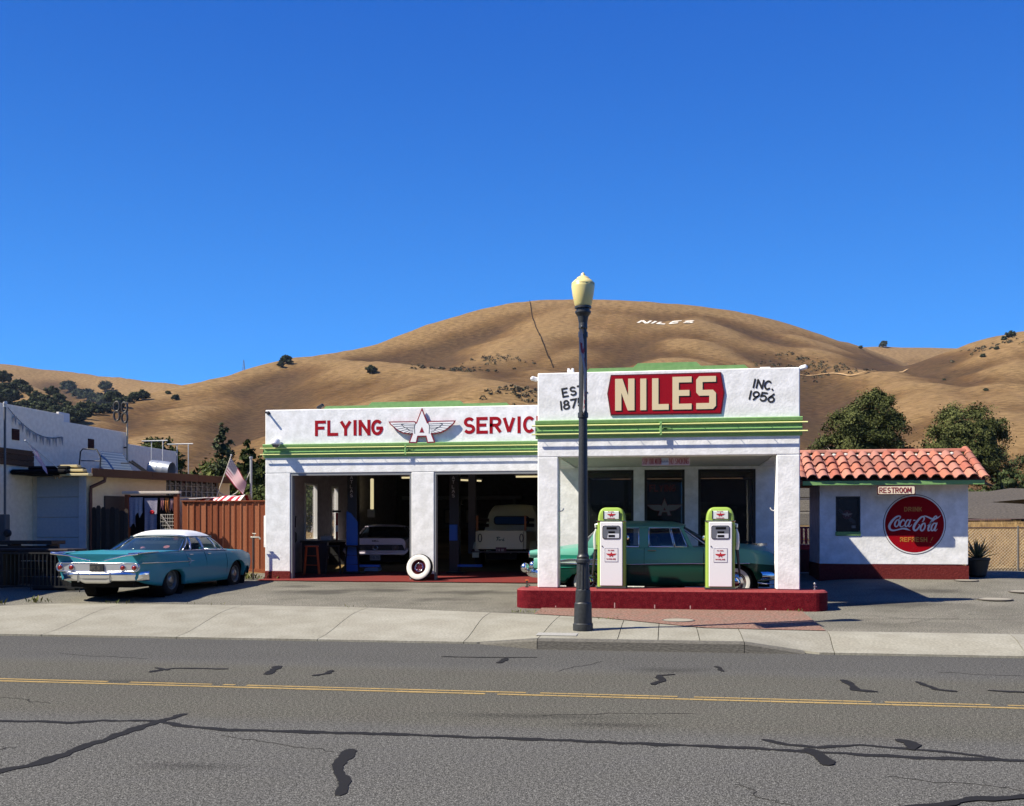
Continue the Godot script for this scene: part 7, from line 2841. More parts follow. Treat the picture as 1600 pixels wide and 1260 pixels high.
func wheel(root: Node, pos: Vector3, side: float, r: float, w: float, white_wall: float, rim_mat: Material, cap_mat: Material):
	var o := part("wheel", root, pos)
	var xf := Transform3D(Basis(Vector3.RIGHT, PI / 2 * side), Vector3.ZERO)
	var m := M.new()
	var ri := r * 0.60
	m.lathe([Vector2(ri, -w * 0.5), Vector2(r * 0.86, -w * 0.5), Vector2(r * 0.97, -w * 0.36), Vector2(r, -w * 0.2), Vector2(r, w * 0.2), Vector2(r * 0.97, w * 0.36), Vector2(r * 0.86, w * 0.5), Vector2(r * 0.74, w * 0.53), Vector2(ri, w * 0.46)], 36, xf, false)
	obj("tyre", m, paint("tyre_rubber", 0.018, 0.018, 0.019, 0.8), o)
	if white_wall > 0.0:
		m = M.new()
		m.lathe([Vector2(r * (0.62 + white_wall), w * 0.528), Vector2(r * (0.61 + white_wall * 0.5), w * 0.545), Vector2(r * 0.62, w * 0.50)], 36, xf, false)
		obj("white_wall", m, paint("white_rubber", 0.62, 0.61, 0.58, 0.7), o)
	m = M.new()
	m.lathe([Vector2(ri, w * 0.48), Vector2(ri * 0.93, w * 0.44), Vector2(ri * 0.8, w * 0.26), Vector2(ri * 0.55, w * 0.34), Vector2(ri * 0.5, w * 0.34), Vector2(0, w * 0.34)], 28, xf)
	obj("rim", m, rim_mat, o)
	m = M.new()
	m.lathe([Vector2(ri * 0.52, w * 0.34), Vector2(ri * 0.48, w * 0.44), Vector2(ri * 0.3, w * 0.5), Vector2(0, w * 0.52)], 20, xf, false)
	obj("hubcap", m, cap_mat, o)


func round_lamp(root: Node, called: String, pos: Vector3, dir: Vector3, r: float, ring: Material, lens: Material):
	var y := dir.normalized()
	var x := y.cross(Vector3.UP).normalized()
	var xf := Transform3D(Basis(x, y, x.cross(y)), pos)
	var m := M.new()
	m.lathe([Vector2(r * 1.25, 0), Vector2(r * 1.2, r * 0.35), Vector2(r * 1.0, r * 0.4), Vector2(r * 0.98, r * 0.15)], 18, xf)
	var o := obj(called, m, ring, root)
	m = M.new()
	m.lathe([Vector2(r * 0.98, r * 0.15), Vector2(r * 0.8, r * 0.42), Vector2(r * 0.45, r * 0.58), Vector2(0, r * 0.64)], 16, xf, false)
	obj("lens", m, lens, o)


func underside(root: Node, x0: float, x1: float, y0: float, y1: float, w: float, axles: Array):
	var m := M.new()
	m.span(Vector3(x0, y0, -w), Vector3(x1, y1, w))
	obj("underbody", m, paint("under_black", 0.012, 0.012, 0.012, 0.9), root)


func plate(root: Node, pos: Vector3, dir: float, text: String, ground_m: Material, ink: Material):
	var m := M.new()
	m.box(pos, Vector3(0.012, 0.16, 0.31), 0.003)
	var o := obj("licence_plate", m, ground_m, root)
	m = M.new()
	var xf := Transform3D(Basis(Vector3(0, 0, -dir), Vector3.UP, Vector3(dir, 0, 0)), pos + Vector3(dir * 0.0062, 0, 0))
	word(text, -0.135, -0.04, 0.03, 0.08, 0.012, 0.010, 0.002, xf, m)
	obj("plate_print", m, ink, o)


func make_turquoise_sedan():
	var root := thing("parked_car", "turquoise finned sedan with white roof parked nose in beside the garage", "car", Vector3(-11.62, 0.315, -20.85), deg_to_rad(88.0))
	root.rotation.z = 0.0
	var tq := car_paint("turquoise", 0.032, 0.225, 0.29, 0.38, 0.7)
	var chrome: Material = mats["chrome"]
	var white := car_paint("roof_white", 0.72, 0.72, 0.70, 0.35, 0.6)
	var k := {
		"x0": -1.33, "x1": 3.86, "shape": 0,
		"bot": [[-1.33, 0.40], [-0.9, 0.30], [-0.4, 0.24], [3.4, 0.25], [3.86, 0.36]],
		"two": [[-1.33, 0.60], [3.86, 0.60]],
		"belt": [[-1.33, 0.93], [-0.9, 0.955], [0.0, 0.975], [1.2, 0.97], [2.7, 0.955], [3.5, 0.93], [3.86, 0.86]],
		"top": [[-1.33, 0.775], [-1.0, 0.83], [-0.5, 0.92], [0.1, 0.985], [0.6, 0.975], [2.6, 0.965], [2.9, 1.0], [3.5, 0.97], [3.86, 0.88]],
		"wm": [[-1.33, 0.90], [-0.6, 0.975], [0.5, 0.99], [2.5, 0.985], [3.4, 0.97], [3.86, 0.90]],
		"ws": [[-1.33, 0.84], [-0.6, 0.93], [2.5, 0.93], [3.86, 0.84]],
		"wb": [[-1.33, 0.99], [-0.8, 0.985], [-0.2, 0.94], [0.6, 0.90], [1.8, 0.90], [3.0, 0.92], [3.86, 0.86]],
		"arches": [[0.0, 0.46, 0.30, 0.27], [3.02, 0.46, 0.32, 0.38]],
	}
	var sh := shell(k)
	obj("lower_body", sh[0], tq, root)
	obj("upper_body", sh[1], tq, root)
	obj("deck", sh[2], tq, root)
	underside(root, -1.2, 3.75, 0.24, 0.55, 0.72, [])
	var m := M.new()
	# fins: thin wings swept back from the deck, tipped with chrome
	for s in [-1.0, 1.0]:
		m = M.new()
		var rows := []
		for i in 9:
			var t := i / 8.0
			var x := lerpf(0.3, -1.47, t)
			rows.append([Vector3(x, 0.972 - 0.028 * t, s * lerpf(0.885, 0.86, t)), Vector3(x, 0.985 - 0.03 * t, s * lerpf(0.91, 0.985, t)), Vector3(x, 0.955 - 0.035 * t, s * lerpf(0.91, 0.975, t)), Vector3(x, 0.93 - 0.02 * t, s * lerpf(0.88, 0.86, t))])
		m.skin(rows, s < 0)
		m.flat()
		m.out(rows[8][0], rows[8][1], rows[8][2], rows[8][3], Vector3(-1, 0, 0))
		var fin := obj("fin", m, tq, root)
		m = M.new()
		m.tube([Vector3(-0.7, 0.972, s * 0.975), Vector3(-1.2, 0.958, s * 0.975), Vector3(-1.49, 0.945, s * 0.99)], [0.012, 0.02, 0.022], 6)
		m.tube([Vector3(-1.49, 0.945, s * 0.99), Vector3(-1.43, 0.90, s * 0.62), Vector3(-1.38, 0.80, s * 0.16)], [0.022, 0.016, 0.012], 6)
		obj("fin_trim", m, chrome, fin)
		m = M.new()
		m.box(Vector3(-1.40, 0.953, s * 0.88), Vector3(0.12, 0.035, 0.30), 0.012, Basis(Vector3.RIGHT, -0.06 * s))
		obj("fin_tip", m, chrome, fin)
	# emblem and key lock on the boot lid
	m = M.new()
	for s in [-1.0, 1.0]:
		m.bar(Vector3(-1.30, 0.825, 0.0), Vector3(-1.22, 0.88, 0.12 * s), 0.02, 0.016)
	m.box(Vector3(-1.28, 0.842, 0), Vector3(0.04, 0.02, 0.09), 0.005)
	obj("boot_emblem", m, chrome, root)
	# rear panel with four round lamps
	var silver := paint("rear_silver", 0.50, 0.51, 0.52, 0.3, 0.5)
	m = M.new()
	var out := arc(0.86, 0.665, 0.075, 0.085, -90, 90, 8) + arc(-0.86, 0.665, 0.075, 0.085, 90, 270, 8)
	var back := Transform3D(Basis(Vector3(0, 0, 1), Vector3.UP, Vector3(-1, 0, 0)), Vector3(-1.335, 0, 0))
	m.prism(out, 0.0, 0.05, back)
	obj("rear_panel", m, paint("rear_white", 0.66, 0.67, 0.66, 0.3), root)
	m = M.new()
	var inn := arc(0.86, 0.665, 0.055, 0.062, -90, 90, 8) + arc(-0.86, 0.665, 0.055, 0.062, 90, 270, 8)
	m.prism(inn, 0.0, 0.054, back)
	obj("rear_inset", m, silver, root)
	m = M.new()
	var loop := []
	for p in out:
		loop.append(back * Vector3(p.x, p.y, 0.05))
	m.tube(loop, 0.014, 6, true)
	obj("rear_surround", m, chrome, root)
	var lens := paint("tail_red", 0.22, 0.015, 0.012, 0.15)
	for z in [-0.84, -0.58, 0.58, 0.84]:
		round_lamp(root, "tail_lamp", Vector3(-1.385, 0.655, z), Vector3(-1, 0, 0), 0.052, chrome, lens)
	m = M.new()
	m.box(Vector3(-1.392, 0.655, 0), Vector3(0.03, 0.15, 0.32), 0.008)
	obj("plate_recess", m, paint("plate_dark", 0.03, 0.03, 0.032, 0.5), root)
	plate(root, Vector3(-1.41, 0.65, 0), -1.0, "APC 512", paint("plate_black", 0.02, 0.02, 0.022, 0.4), paint("plate_dim", 0.11, 0.10, 0.08, 0.5))
	# bumpers: swept chrome bars that wrap the corners, with a dropped middle
	for e in [[-1.0, -1.43, 0.50], [1.0, 3.93, 0.46]]:
		m = M.new()
		var rows := []
		for i in 33:
			var v := i / 16.0 - 1.0
			var wrap: float = pow(absf(v), 6.0) * 0.34
			var x: float = e[1] - e[0] * wrap - e[0] * 0.05 * v * v
			var z := v * 0.985
			var drop := 0.035 * (1.0 - smoothstep(0.28, 0.36, absf(v)))
			var row := []
			for q in [[0.0, 0.075], [0.05, 0.065], [0.075, 0.03], [0.07, -0.01], [0.045, -0.05 - drop], [0.06, -0.09 - drop], [0.0, -0.12 - drop * 1.4]]:
				row.append(Vector3(x + e[0] * q[0] * (1.0 - 0.4 * pow(absf(v), 8.0)), e[2] + q[1], z))
			rows.append(row)
		m.skin(rows, e[0] < 0)
		obj("bumper", m, chrome, root)
	m = M.new()
	for z in [-0.36, 0.36]:
		m.box(Vector3(-1.49, 0.455, z), Vector3(0.05, 0.2, 0.03), 0.01)
	obj("bumper_guard", m, chrome, root)
	plate(root, Vector3(3.99, 0.5, 0.3), 1.0, "APC 512", paint("plate_black", 0, 0, 0), paint("plate_dim", 0, 0, 0))
	# side spear, arrow, door gaps, belt strip and handles
	for s in [-1.0, 1.0]:
		m = M.new()
		m.tube([Vector3(-1.30, 0.745, s * 0.955), Vector3(-0.3, 0.735, s * 0.988), Vector3(0.65, 0.735, s * 0.994)], [0.012, 0.011, 0.009], 5)
		m.tube([Vector3(0.52, 0.82, s * 0.985), Vector3(0.70, 0.742, s * 0.998), Vector3(0.54, 0.66, s * 0.996)], 0.007, 5)
		m.tube([Vector3(0.70, 0.742, s * 0.998), Vector3(0.78, 0.742, s * 0.998)], 0.006, 5)
		obj("side_spear", m, chrome, root)
		m = M.new()
		m.tube([Vector3(0.25, 0.972, s * 0.905), Vector3(1.2, 0.968, s * 0.902), Vector3(2.55, 0.955, s * 0.905)], 0.012, 5)
		obj("belt_strip", m, chrome, root)
		for x in [0.52, 1.40, 2.42]:
			m = M.new()
			var gp := []
			for i in 8:
				var y := lerpf(0.32 if x > 1.0 else 0.62, 0.94, i / 7.0)
				var f := clampf((y - 0.27) / 0.70, 0.0, 1.0)
				var z: float = lerpf(0.93, 0.988, sin(minf(f / 0.6, 1.0) * PI * 0.5)) if f < 0.6 else lerpf(0.988, 0.90, pow((f - 0.6) / 0.4, 1.6))
				gp.append(Vector3(x + (0.25 * (0.94 - y) if x < 1.0 else 0.0), y, s * (z + 0.0005)))
			m.tube(gp, 0.005, 4)
			obj("door_gap", m, paint("gap_dark", 0.008, 0.02, 0.025, 0.8), root)
		m = M.new()
		m.box(Vector3(0.72, 0.88, s * 0.965), Vector3(0.16, 0.02, 0.02), 0.006)
		m.box(Vector3(1.56, 0.88, s * 0.965), Vector3(0.16, 0.02, 0.02), 0.006)
		m.box(Vector3(2.72, 0.90, s * 0.965), Vector3(0.1, 0.015, 0.01), 0.003)
		obj("door_handle", m, chrome, root)
		for x in [0.0, 3.02]:
			wheel(root, Vector3(x, 0.345 if x < 1.0 else 0.355, s * 0.80), s, 0.345, 0.19, 0.0, paint("rim_dull", 0.07, 0.08, 0.08, 0.5), paint("cap_dull", 0.25, 0.25, 0.25, 0.3, 0.8))
			m = M.new()
			m.lathe([Vector2(0.50, 0), Vector2(0.50, -0.28), Vector2(0, -0.28)], 20, Transform3D(Basis(Vector3.RIGHT, PI / 2 * s), Vector3(x, 0.36, s * 0.92)))
			obj("wheel_well", m, paint("under_black", 0, 0, 0), root)
	m = M.new()
	m.box(Vector3(3.87, 0.74, 0), Vector3(0.04, 0.18, 1.5), 0.02)
	obj("grille", m, chrome, root)
	for z in [-0.72, -0.5, 0.5, 0.72]:
		round_lamp(root, "headlamp", Vector3(3.86, 0.76, z), Vector3(1, 0, 0), 0.08, chrome, paint("lamp_clear", 0.6, 0.62, 0.64, 0.1))
	cabin(root, {"yb": 0.965, "yt": 1.285, "xb0": 0.42, "xt0": 1.08, "xb1": 2.52, "xt1": 2.08, "zb": 0.86, "zt": 0.66, "bow0": 0.30, "bow1": 0.22, "crown": 0.15, "roof": white, "glass": glass("car_glass", 0.03, 0.055, 0.065, 0.42), "trim": chrome, "pillar": paint("pillar_teal", 0.06, 0.10, 0.12, 0.4), "seat": "seat_teal", "seats": [0.95, 1.75],
		"panes": [[0.48, 1.05, 0.82, 1.05], [0.86, 1.08, 1.42, 1.42], [1.48, 1.48, 2.08, 1.95], [2.11, 1.97, 2.42, 2.02]],
		"pillars": [[0.42, 1.03, 0.07, 0.07], [0.84, 1.06, 0.03, 0.03], [1.45, 1.45, 0.06, 0.05], [2.46, 2.06, 0.06, 0.06]]})
	m = M.new()
	m.prism(arc(0, 0, 0.075, 0.06, 20, 340, 10), -0.004, 0.0, Transform3D(Basis(Vector3(0, 0, -1), Vector3(0.86, 0.5, 0).normalized(), Vector3(-0.5, 0.86, 0).normalized()), Vector3(0.52, 1.055, 0.47)))
	obj("window_sticker", m, paint("sticker_red", 0.55, 0.20, 0.17, 0.5), root)
	m = M.new()
	m.ball(Vector3(0.55, 1.02, -0.12), Vector3(0.05, 0.035, 0.07), 8, 5)
	obj("parcel_toy", m, paint("sticker_pink", 0.55, 0.22, 0.26, 0.6), root)
	m = M.new()
	m.tube([Vector3(0.15, 0.25, 0.55), Vector3(-0.55, 0.27, 0.6)], 0.025, 6)
	m.tube([Vector3(-0.5, 0.05, 0.62), Vector3(-0.45, 0.25, 0.62)], 0.008, 5)
	obj("exhaust", m, paint("under_black", 0, 0, 0), root)


func make_green_sedan():
	var root := thing("parked_car", "two tone green fifties sedan standing under the canopy behind the pumps", "car", Vector3(-1.68, gy(-1.7, -21.6), -21.62), 0.0)
	var dark := car_paint("deep_green", 0.004, 0.05, 0.036, 0.3, 0.9)
	var light := car_paint("sea_green", 0.10, 0.31, 0.245, 0.35, 0.8)
	var chrome: Material = mats["chrome"]
	var k := {
		"x0": -1.12, "x1": 3.74, "shape": 1,
		"bot": [[-1.12, 0.46], [-0.8, 0.36], [-0.3, 0.30], [3.2, 0.30], [3.74, 0.42]],
		"two": [[-1.12, 0.62], [0.0, 0.66], [1.0, 0.71], [3.1, 0.745], [3.74, 0.70]],
		"belt": [[-1.12, 0.88], [-0.8, 0.985], [-0.2, 1.035], [0.6, 1.05], [2.4, 1.055], [3.2, 1.02], [3.6, 0.97], [3.74, 0.86]],
		"top": [[-1.12, 0.90], [-0.7, 1.05], [0.0, 1.12], [0.6, 1.06], [2.2, 1.06], [2.5, 1.13], [3.2, 1.11], [3.6, 1.04], [3.74, 0.90]],
		"wm": [[-1.12, 0.82], [-0.6, 0.93], [0.3, 0.955], [2.4, 0.955], [3.3, 0.94], [3.74, 0.84]],
		"ws": [[-1.12, 0.78], [-0.4, 0.90], [2.6, 0.90], [3.74, 0.80]],
		"wb": [[-1.12, 0.76], [-0.6, 0.85], [0.4, 0.87], [2.2, 0.87], [3.2, 0.88], [3.74, 0.78]],
		"arches": [[0.0, 0.44, 0.30, 0.24], [2.92, 0.42, 0.34, 0.38]],
	}
	var sh := shell(k)
	obj("lower_body", sh[0], dark, root)
	obj("upper_body", sh[1], light, root)
	obj("deck", sh[2], light, root)
	underside(root, -1.0, 3.6, 0.26, 0.6, 0.7, [])
	var m := M.new()
	for s in [-1.0, 1.0]:
		# rear quarter below the spear is the deep colour, sheet laid over the upper side
		m = M.new()
		var up := []
		var dn := []
		for i in 22:
			var x := lerpf(-1.02, 0.75, i / 21.0)
			var z := kv(k.wm, x) + 0.004
			up.append(Vector3(x, 0.90 - 0.05 * (x + 1.02) * 0.3, s * (z - 0.022)))
			dn.append(Vector3(x, kv(k.two, x) - 0.01, s * z))
		m.sheet([dn, up], Vector3(0, 0, s))
		obj("quarter_panel", m, car_paint("mid_green", 0.016, 0.19, 0.13, 0.3, 0.9), root)
		m = M.new()
		m.tube([Vector3(-0.85, 0.735, s * 0.945), Vector3(-0.4, 0.80, s * 0.965), Vector3(0.3, 0.80, s * 0.968)], [0.01, 0.016, 0.012], 6)
		m.tube([Vector3(-0.85, 0.735, s * 0.945), Vector3(-0.3, 0.715, s * 0.965), Vector3(0.3, 0.70, s * 0.968)], [0.01, 0.016, 0.012], 6)
		obj("side_spear", m, chrome, root)
		m = M.new()
		m.sheet([[Vector3(-0.83, 0.735, s * 0.95), Vector3(-0.3, 0.72, s * 0.966), Vector3(0.3, 0.705, s * 0.968)], [Vector3(-0.83, 0.737, s * 0.95), Vector3(-0.4, 0.795, s * 0.964), Vector3(0.3, 0.795, s * 0.967)]], Vector3(0, 0, s))
		obj("spear_inlay", m, paint("inlay_pale", 0.40, 0.50, 0.45, 0.4), root)
		m = M.new()
		m.tube([Vector3(0.6, 0.70, s * 0.962), Vector3(1.8, 0.728, s * 0.962), Vector3(3.2, 0.742, s * 0.948)], 0.008, 5)
		obj("side_strip", m, chrome, root)
		for x in [0.32, 1.13, 2.30]:
			m = M.new()
			var gp := []
			for i in 8:
				var y := lerpf(0.36, 1.03, i / 7.0)
				var f := clampf((y - 0.30) / 0.75, 0.0, 1.0)
				var z: float = lerpf(0.90, 0.955, sin(minf(f / 0.6, 1.0) * PI * 0.5)) if f < 0.6 else lerpf(0.955, 0.87, pow((f - 0.6) / 0.4, 1.6))
				gp.append(Vector3(x, y, s * (z + 0.0005)))
			m.tube(gp, 0.006, 4)
			obj("door_gap", m, paint("gap_black", 0.004, 0.012, 0.010, 0.8), root)
		m = M.new()
		m.box(Vector3(1.28, 0.985, s * 0.93), Vector3(0.17, 0.022, 0.025), 0.008)
		m.box(Vector3(0.45, 0.985, s * 0.93), Vector3(0.17, 0.022, 0.025), 0.008)
		obj("door_handle", m, chrome, root)
		for x in [0.0, 2.92]:
			wheel(root, Vector3(x, 0.35, s * 0.77), s, 0.35, 0.19, 0.20, paint("rim_chrome", 0.45, 0.46, 0.47, 0.2, 0.9), chrome)
			m = M.new()
			m.lathe([Vector2(0.46, 0), Vector2(0.46, -0.28), Vector2(0, -0.28)], 20, Transform3D(Basis(Vector3.RIGHT, PI / 2 * s), Vector3(x, 0.36, s * 0.89)))
			obj("wheel_well", m, paint("under_black", 0, 0, 0), root)
		# tail lamp in its pod and bumper bullet
		m = M.new()
		m.tube([Vector3(-0.95, 0.92, s * 0.74), Vector3(-1.2, 0.90, s * 0.74)], [0.10, 0.075], 12)
		obj("tail_pod", m, light, root)
		round_lamp(root, "tail_lamp", Vector3(-1.2, 0.90, s * 0.74), Vector3(-1, 0, 0), 0.055, chrome, paint("tail_red", 0, 0, 0))
		round_lamp(root, "headlamp", Vector3(3.70, 0.86, s * 0.68), Vector3(1, 0, 0), 0.10, chrome, paint("lamp_clear", 0.6, 0.62, 0.64, 0.1))
		m = M.new()
		m.ball(Vector3(-1.33, 0.62, s * 0.62), Vector3(0.09, 0.10, 0.09), 12, 8)
		m.ball(Vector3(3.96, 0.56, s * 0.55), Vector3(0.08, 0.09, 0.08), 12, 8)
		obj("bumper_bullet", m, chrome, root)
	for e in [[-1.0, -1.24, 0.52], [1.0, 3.84, 0.50]]:
		m = M.new()
		var rows := []
		for i in 29:
			var v := i / 14.0 - 1.0
			var x: float = e[1] - e[0] * (pow(absf(v), 5.0) * 0.45 + 0.05 * v * v)
			var row := []
			for q in [[0.0, 0.085], [0.06, 0.075], [0.10, 0.03], [0.10, -0.03], [0.06, -0.08], [0.0, -0.10]]:
				row.append(Vector3(x + e[0] * q[0], e[2] + q[1], v * 0.96))
			rows.append(row)
		m.skin(rows, e[0] < 0)
		obj("bumper", m, chrome, root)
	m = M.new()
	m.box(Vector3(3.74, 0.70, 0), Vector3(0.06, 0.22, 1.2), 0.03)
	obj("grille", m, chrome, root)
	m = M.new()
	m.tube([Vector3(3.35, 0.36, 0.96), Vector3(3.45, 0.34, 0.985), Vector3(3.66, 0.34, 0.95)], 0.018, 6)
	obj("bumper_guard", m, chrome, root)
	m = M.new()
	m.bar(Vector3(3.30, 1.10, 0), Vector3(3.62, 1.10, 0), 0.03, 0.05)
	obj("bonnet_ornament", m, chrome, root)
	cabin(root, {"yb": 1.05, "yt": 1.47, "xb0": -0.05, "xt0": 0.30, "xb1": 2.42, "xt1": 1.82, "zb": 0.83, "zt": 0.66, "bow0": 0.22, "bow1": 0.20, "crown": 0.12, "roof": car_paint("roof_green", 0.06, 0.21, 0.155, 0.35, 0.8), "glass": glass("dim_glass", 0.012, 0.02, 0.035, 0.5), "trim": chrome, "pillar": light, "seat": "seat_green", "seats": [0.55, 1.35],
		"panes": [[0.18, 0.42, 0.42, 0.50], [0.48, 0.56, 1.02, 1.02], [1.22, 1.22, 1.72, 1.62], [1.75, 1.65, 1.98, 1.82]],
		"pillars": [[0.03, 0.30, 0.20, 0.22], [0.45, 0.53, 0.05, 0.05], [1.12, 1.12, 0.17, 0.17], [2.06, 1.86, 0.08, 0.06]]})


func make_muscle_car():
	var root := thing("parked_car", "silver and black sports coupe facing out of the left garage bay on the lift", "car", Vector3(-9.18, 0.62, -32.7), deg_to_rad(-81.0))
	var silver := car_paint("coupe_silver", 0.74, 0.69, 0.80, 0.3, 0.8)
	var blk := car_paint("coupe_black", 0.012, 0.012, 0.014, 0.3, 0.6)
	var chrome: Material = mats["chrome"]
	var k := {
		"x0": -1.0, "x1": 3.62, "shape": 1,
		"bot": [[-1.0, 0.36], [-0.4, 0.22], [3.1, 0.22], [3.62, 0.38]],
		"two": [[-1.0, 0.45], [3.62, 0.45]],
		"belt": [[-1.0, 0.84], [0.0, 0.88], [2.0, 0.86], [3.3, 0.80], [3.62, 0.72]],
		"top": [[-1.0, 0.86], [0.2, 0.92], [2.0, 0.90], [3.3, 0.84], [3.62, 0.74]],
		"wm": [[-1.0, 0.86], [0.2, 0.94], [2.5, 0.93], [3.3, 0.92], [3.62, 0.88]],
		"ws": [[-1.0, 0.8], [3.62, 0.82]],
		"wb": [[-1.0, 0.84], [0.2, 0.86], [2.5, 0.86], [3.62, 0.86]],
		"arches": [[0.0, 0.40, 0.3, 0.36], [2.77, 0.40, 0.3, 0.36]],
	}
	var sh := shell(k)
	obj("lower_body", sh[0], blk, root)
	obj("upper_body", sh[1], silver, root)
	obj("bonnet", sh[2], blk, root)
	underside(root, -0.9, 3.5, 0.18, 0.5, 0.7, [])
	var m := M.new()
	# pale nose panel, trapezoid grille in a bright frame, bumper
	m = M.new()
	var fr := Transform3D(Basis(Vector3(0, 0, -1), Vector3.UP, Vector3(1, 0, 0)), Vector3(3.60, 0, 0))
	m.prism(V([-0.90, 0.70, 0.90, 0.70, 0.84, 0.84, 0.74, 0.875, -0.74, 0.875, -0.84, 0.84]), 0.0, 0.05, fr)
	obj("nose_panel", m, silver, root)
	m = M.new()
	m.prism(V([-0.88, 0.50, 0.88, 0.50, 0.80, 0.705, -0.80, 0.705]), 0.0, 0.045, fr)
	obj("grille_back", m, paint("grille_black", 0.008, 0.008, 0.01, 0.5), root)
	m = M.new()
	m.tube([fr * Vector3(-0.88, 0.50, 0.06), fr * Vector3(0.88, 0.50, 0.06), fr * Vector3(0.80, 0.705, 0.06), fr * Vector3(-0.80, 0.705, 0.06)], 0.022, 6, true)
	obj("grille_frame", m, silver, root)
	m = M.new()
	for i in 6:
		m.box(fr * Vector3(0, 0.53 + i * 0.03, 0.048), Vector3(0.006, 0.006, 1.6))
	obj("grille_bars", m, paint("grille_grey", 0.06, 0.06, 0.07, 0.5), root)
	m = M.new()
	var p := []
	for i in 16:
		p.append(fr * Vector3(0.075 * cos(TAU * i / 16), 0.60 + 0.055 * sin(TAU * i / 16), 0.07))
	m.tube(p, 0.012, 6, true)
	obj("grille_badge", m, chrome, root)
	for z in [-0.58, 0.58]:
		round_lamp(root, "headlamp", Vector3(3.64, 0.60, z), Vector3(1, 0, 0), 0.085, paint("grille_grey", 0, 0, 0), paint("lamp_dull", 0.12, 0.10, 0.10, 0.2))
	m = M.new()
	m.tube([fr * Vector3(-0.93, 0.56, -0.15), fr * Vector3(-0.92, 0.50, 0.03), fr * Vector3(-0.85, 0.43, 0.08), fr * Vector3(0, 0.43, 0.12), fr * Vector3(0.85, 0.43, 0.08), fr * Vector3(0.92, 0.50, 0.03), fr * Vector3(0.93, 0.56, -0.15)], 0.04, 8)
	obj("bumper", m, silver, root)
	m = M.new()
	m.box(Vector3(3.68, 0.385, 0.62), Vector3(0.02, 0.03, 0.55))
	obj("marker_strip", m, paint("marker_pink", 0.30, 0.14, 0.12, 0.4), root)
	plate(root, Vector3(3.71, 0.31, 0.0), 1.0, "RWB 751", paint("plate_lilac", 0.26, 0.26, 0.30, 0.5), paint("plate_ink", 0.05, 0.05, 0.08, 0.5))
	m = M.new()
	word("SHELL", -0.10, 0.775, 0.03, 0.05, 0.012, 0.012, 0.003, fr * Transform3D(Basis.IDENTITY, Vector3(0, 0, 0.051)), m)
	obj("bonnet_lettering", m, paint("letter_dark", 0.05, 0.05, 0.06, 0.5), root)
	for s in [-1.0, 1.0]:
		for x in [0.0, 2.77]:
			wheel(root, Vector3(x, 0.32, s * 0.78), s, 0.32, 0.2, 0.0, paint("rim_chrome", 0, 0, 0), chrome)
		m = M.new()
		m.box(Vector3(2.0, 1.0, s * 0.92), Vector3(0.1, 0.1, 0.16), 0.03)
		obj("wing_mirror", m, chrome, root)
	cabin(root, {"yb": 0.87, "yt": 1.24, "xb0": -0.3, "xt0": 0.45, "xb1": 1.95, "xt1": 1.2, "zb": 0.80, "zt": 0.60, "bow0": 0.1, "bow1": 0.16, "crown": 0.06, "roof": silver, "glass": glass("dim_glass", 0, 0, 0, 0.5), "trim": blk, "pillar": silver, "seat": "seat_black", "seats": [0.4, 0.9],
		"panes": [[0.75, 0.75, 1.75, 1.2]], "pillars": [[0.25, 0.55, 0.9, 0.5], [1.86, 1.22, 0.08, 0.07]]})


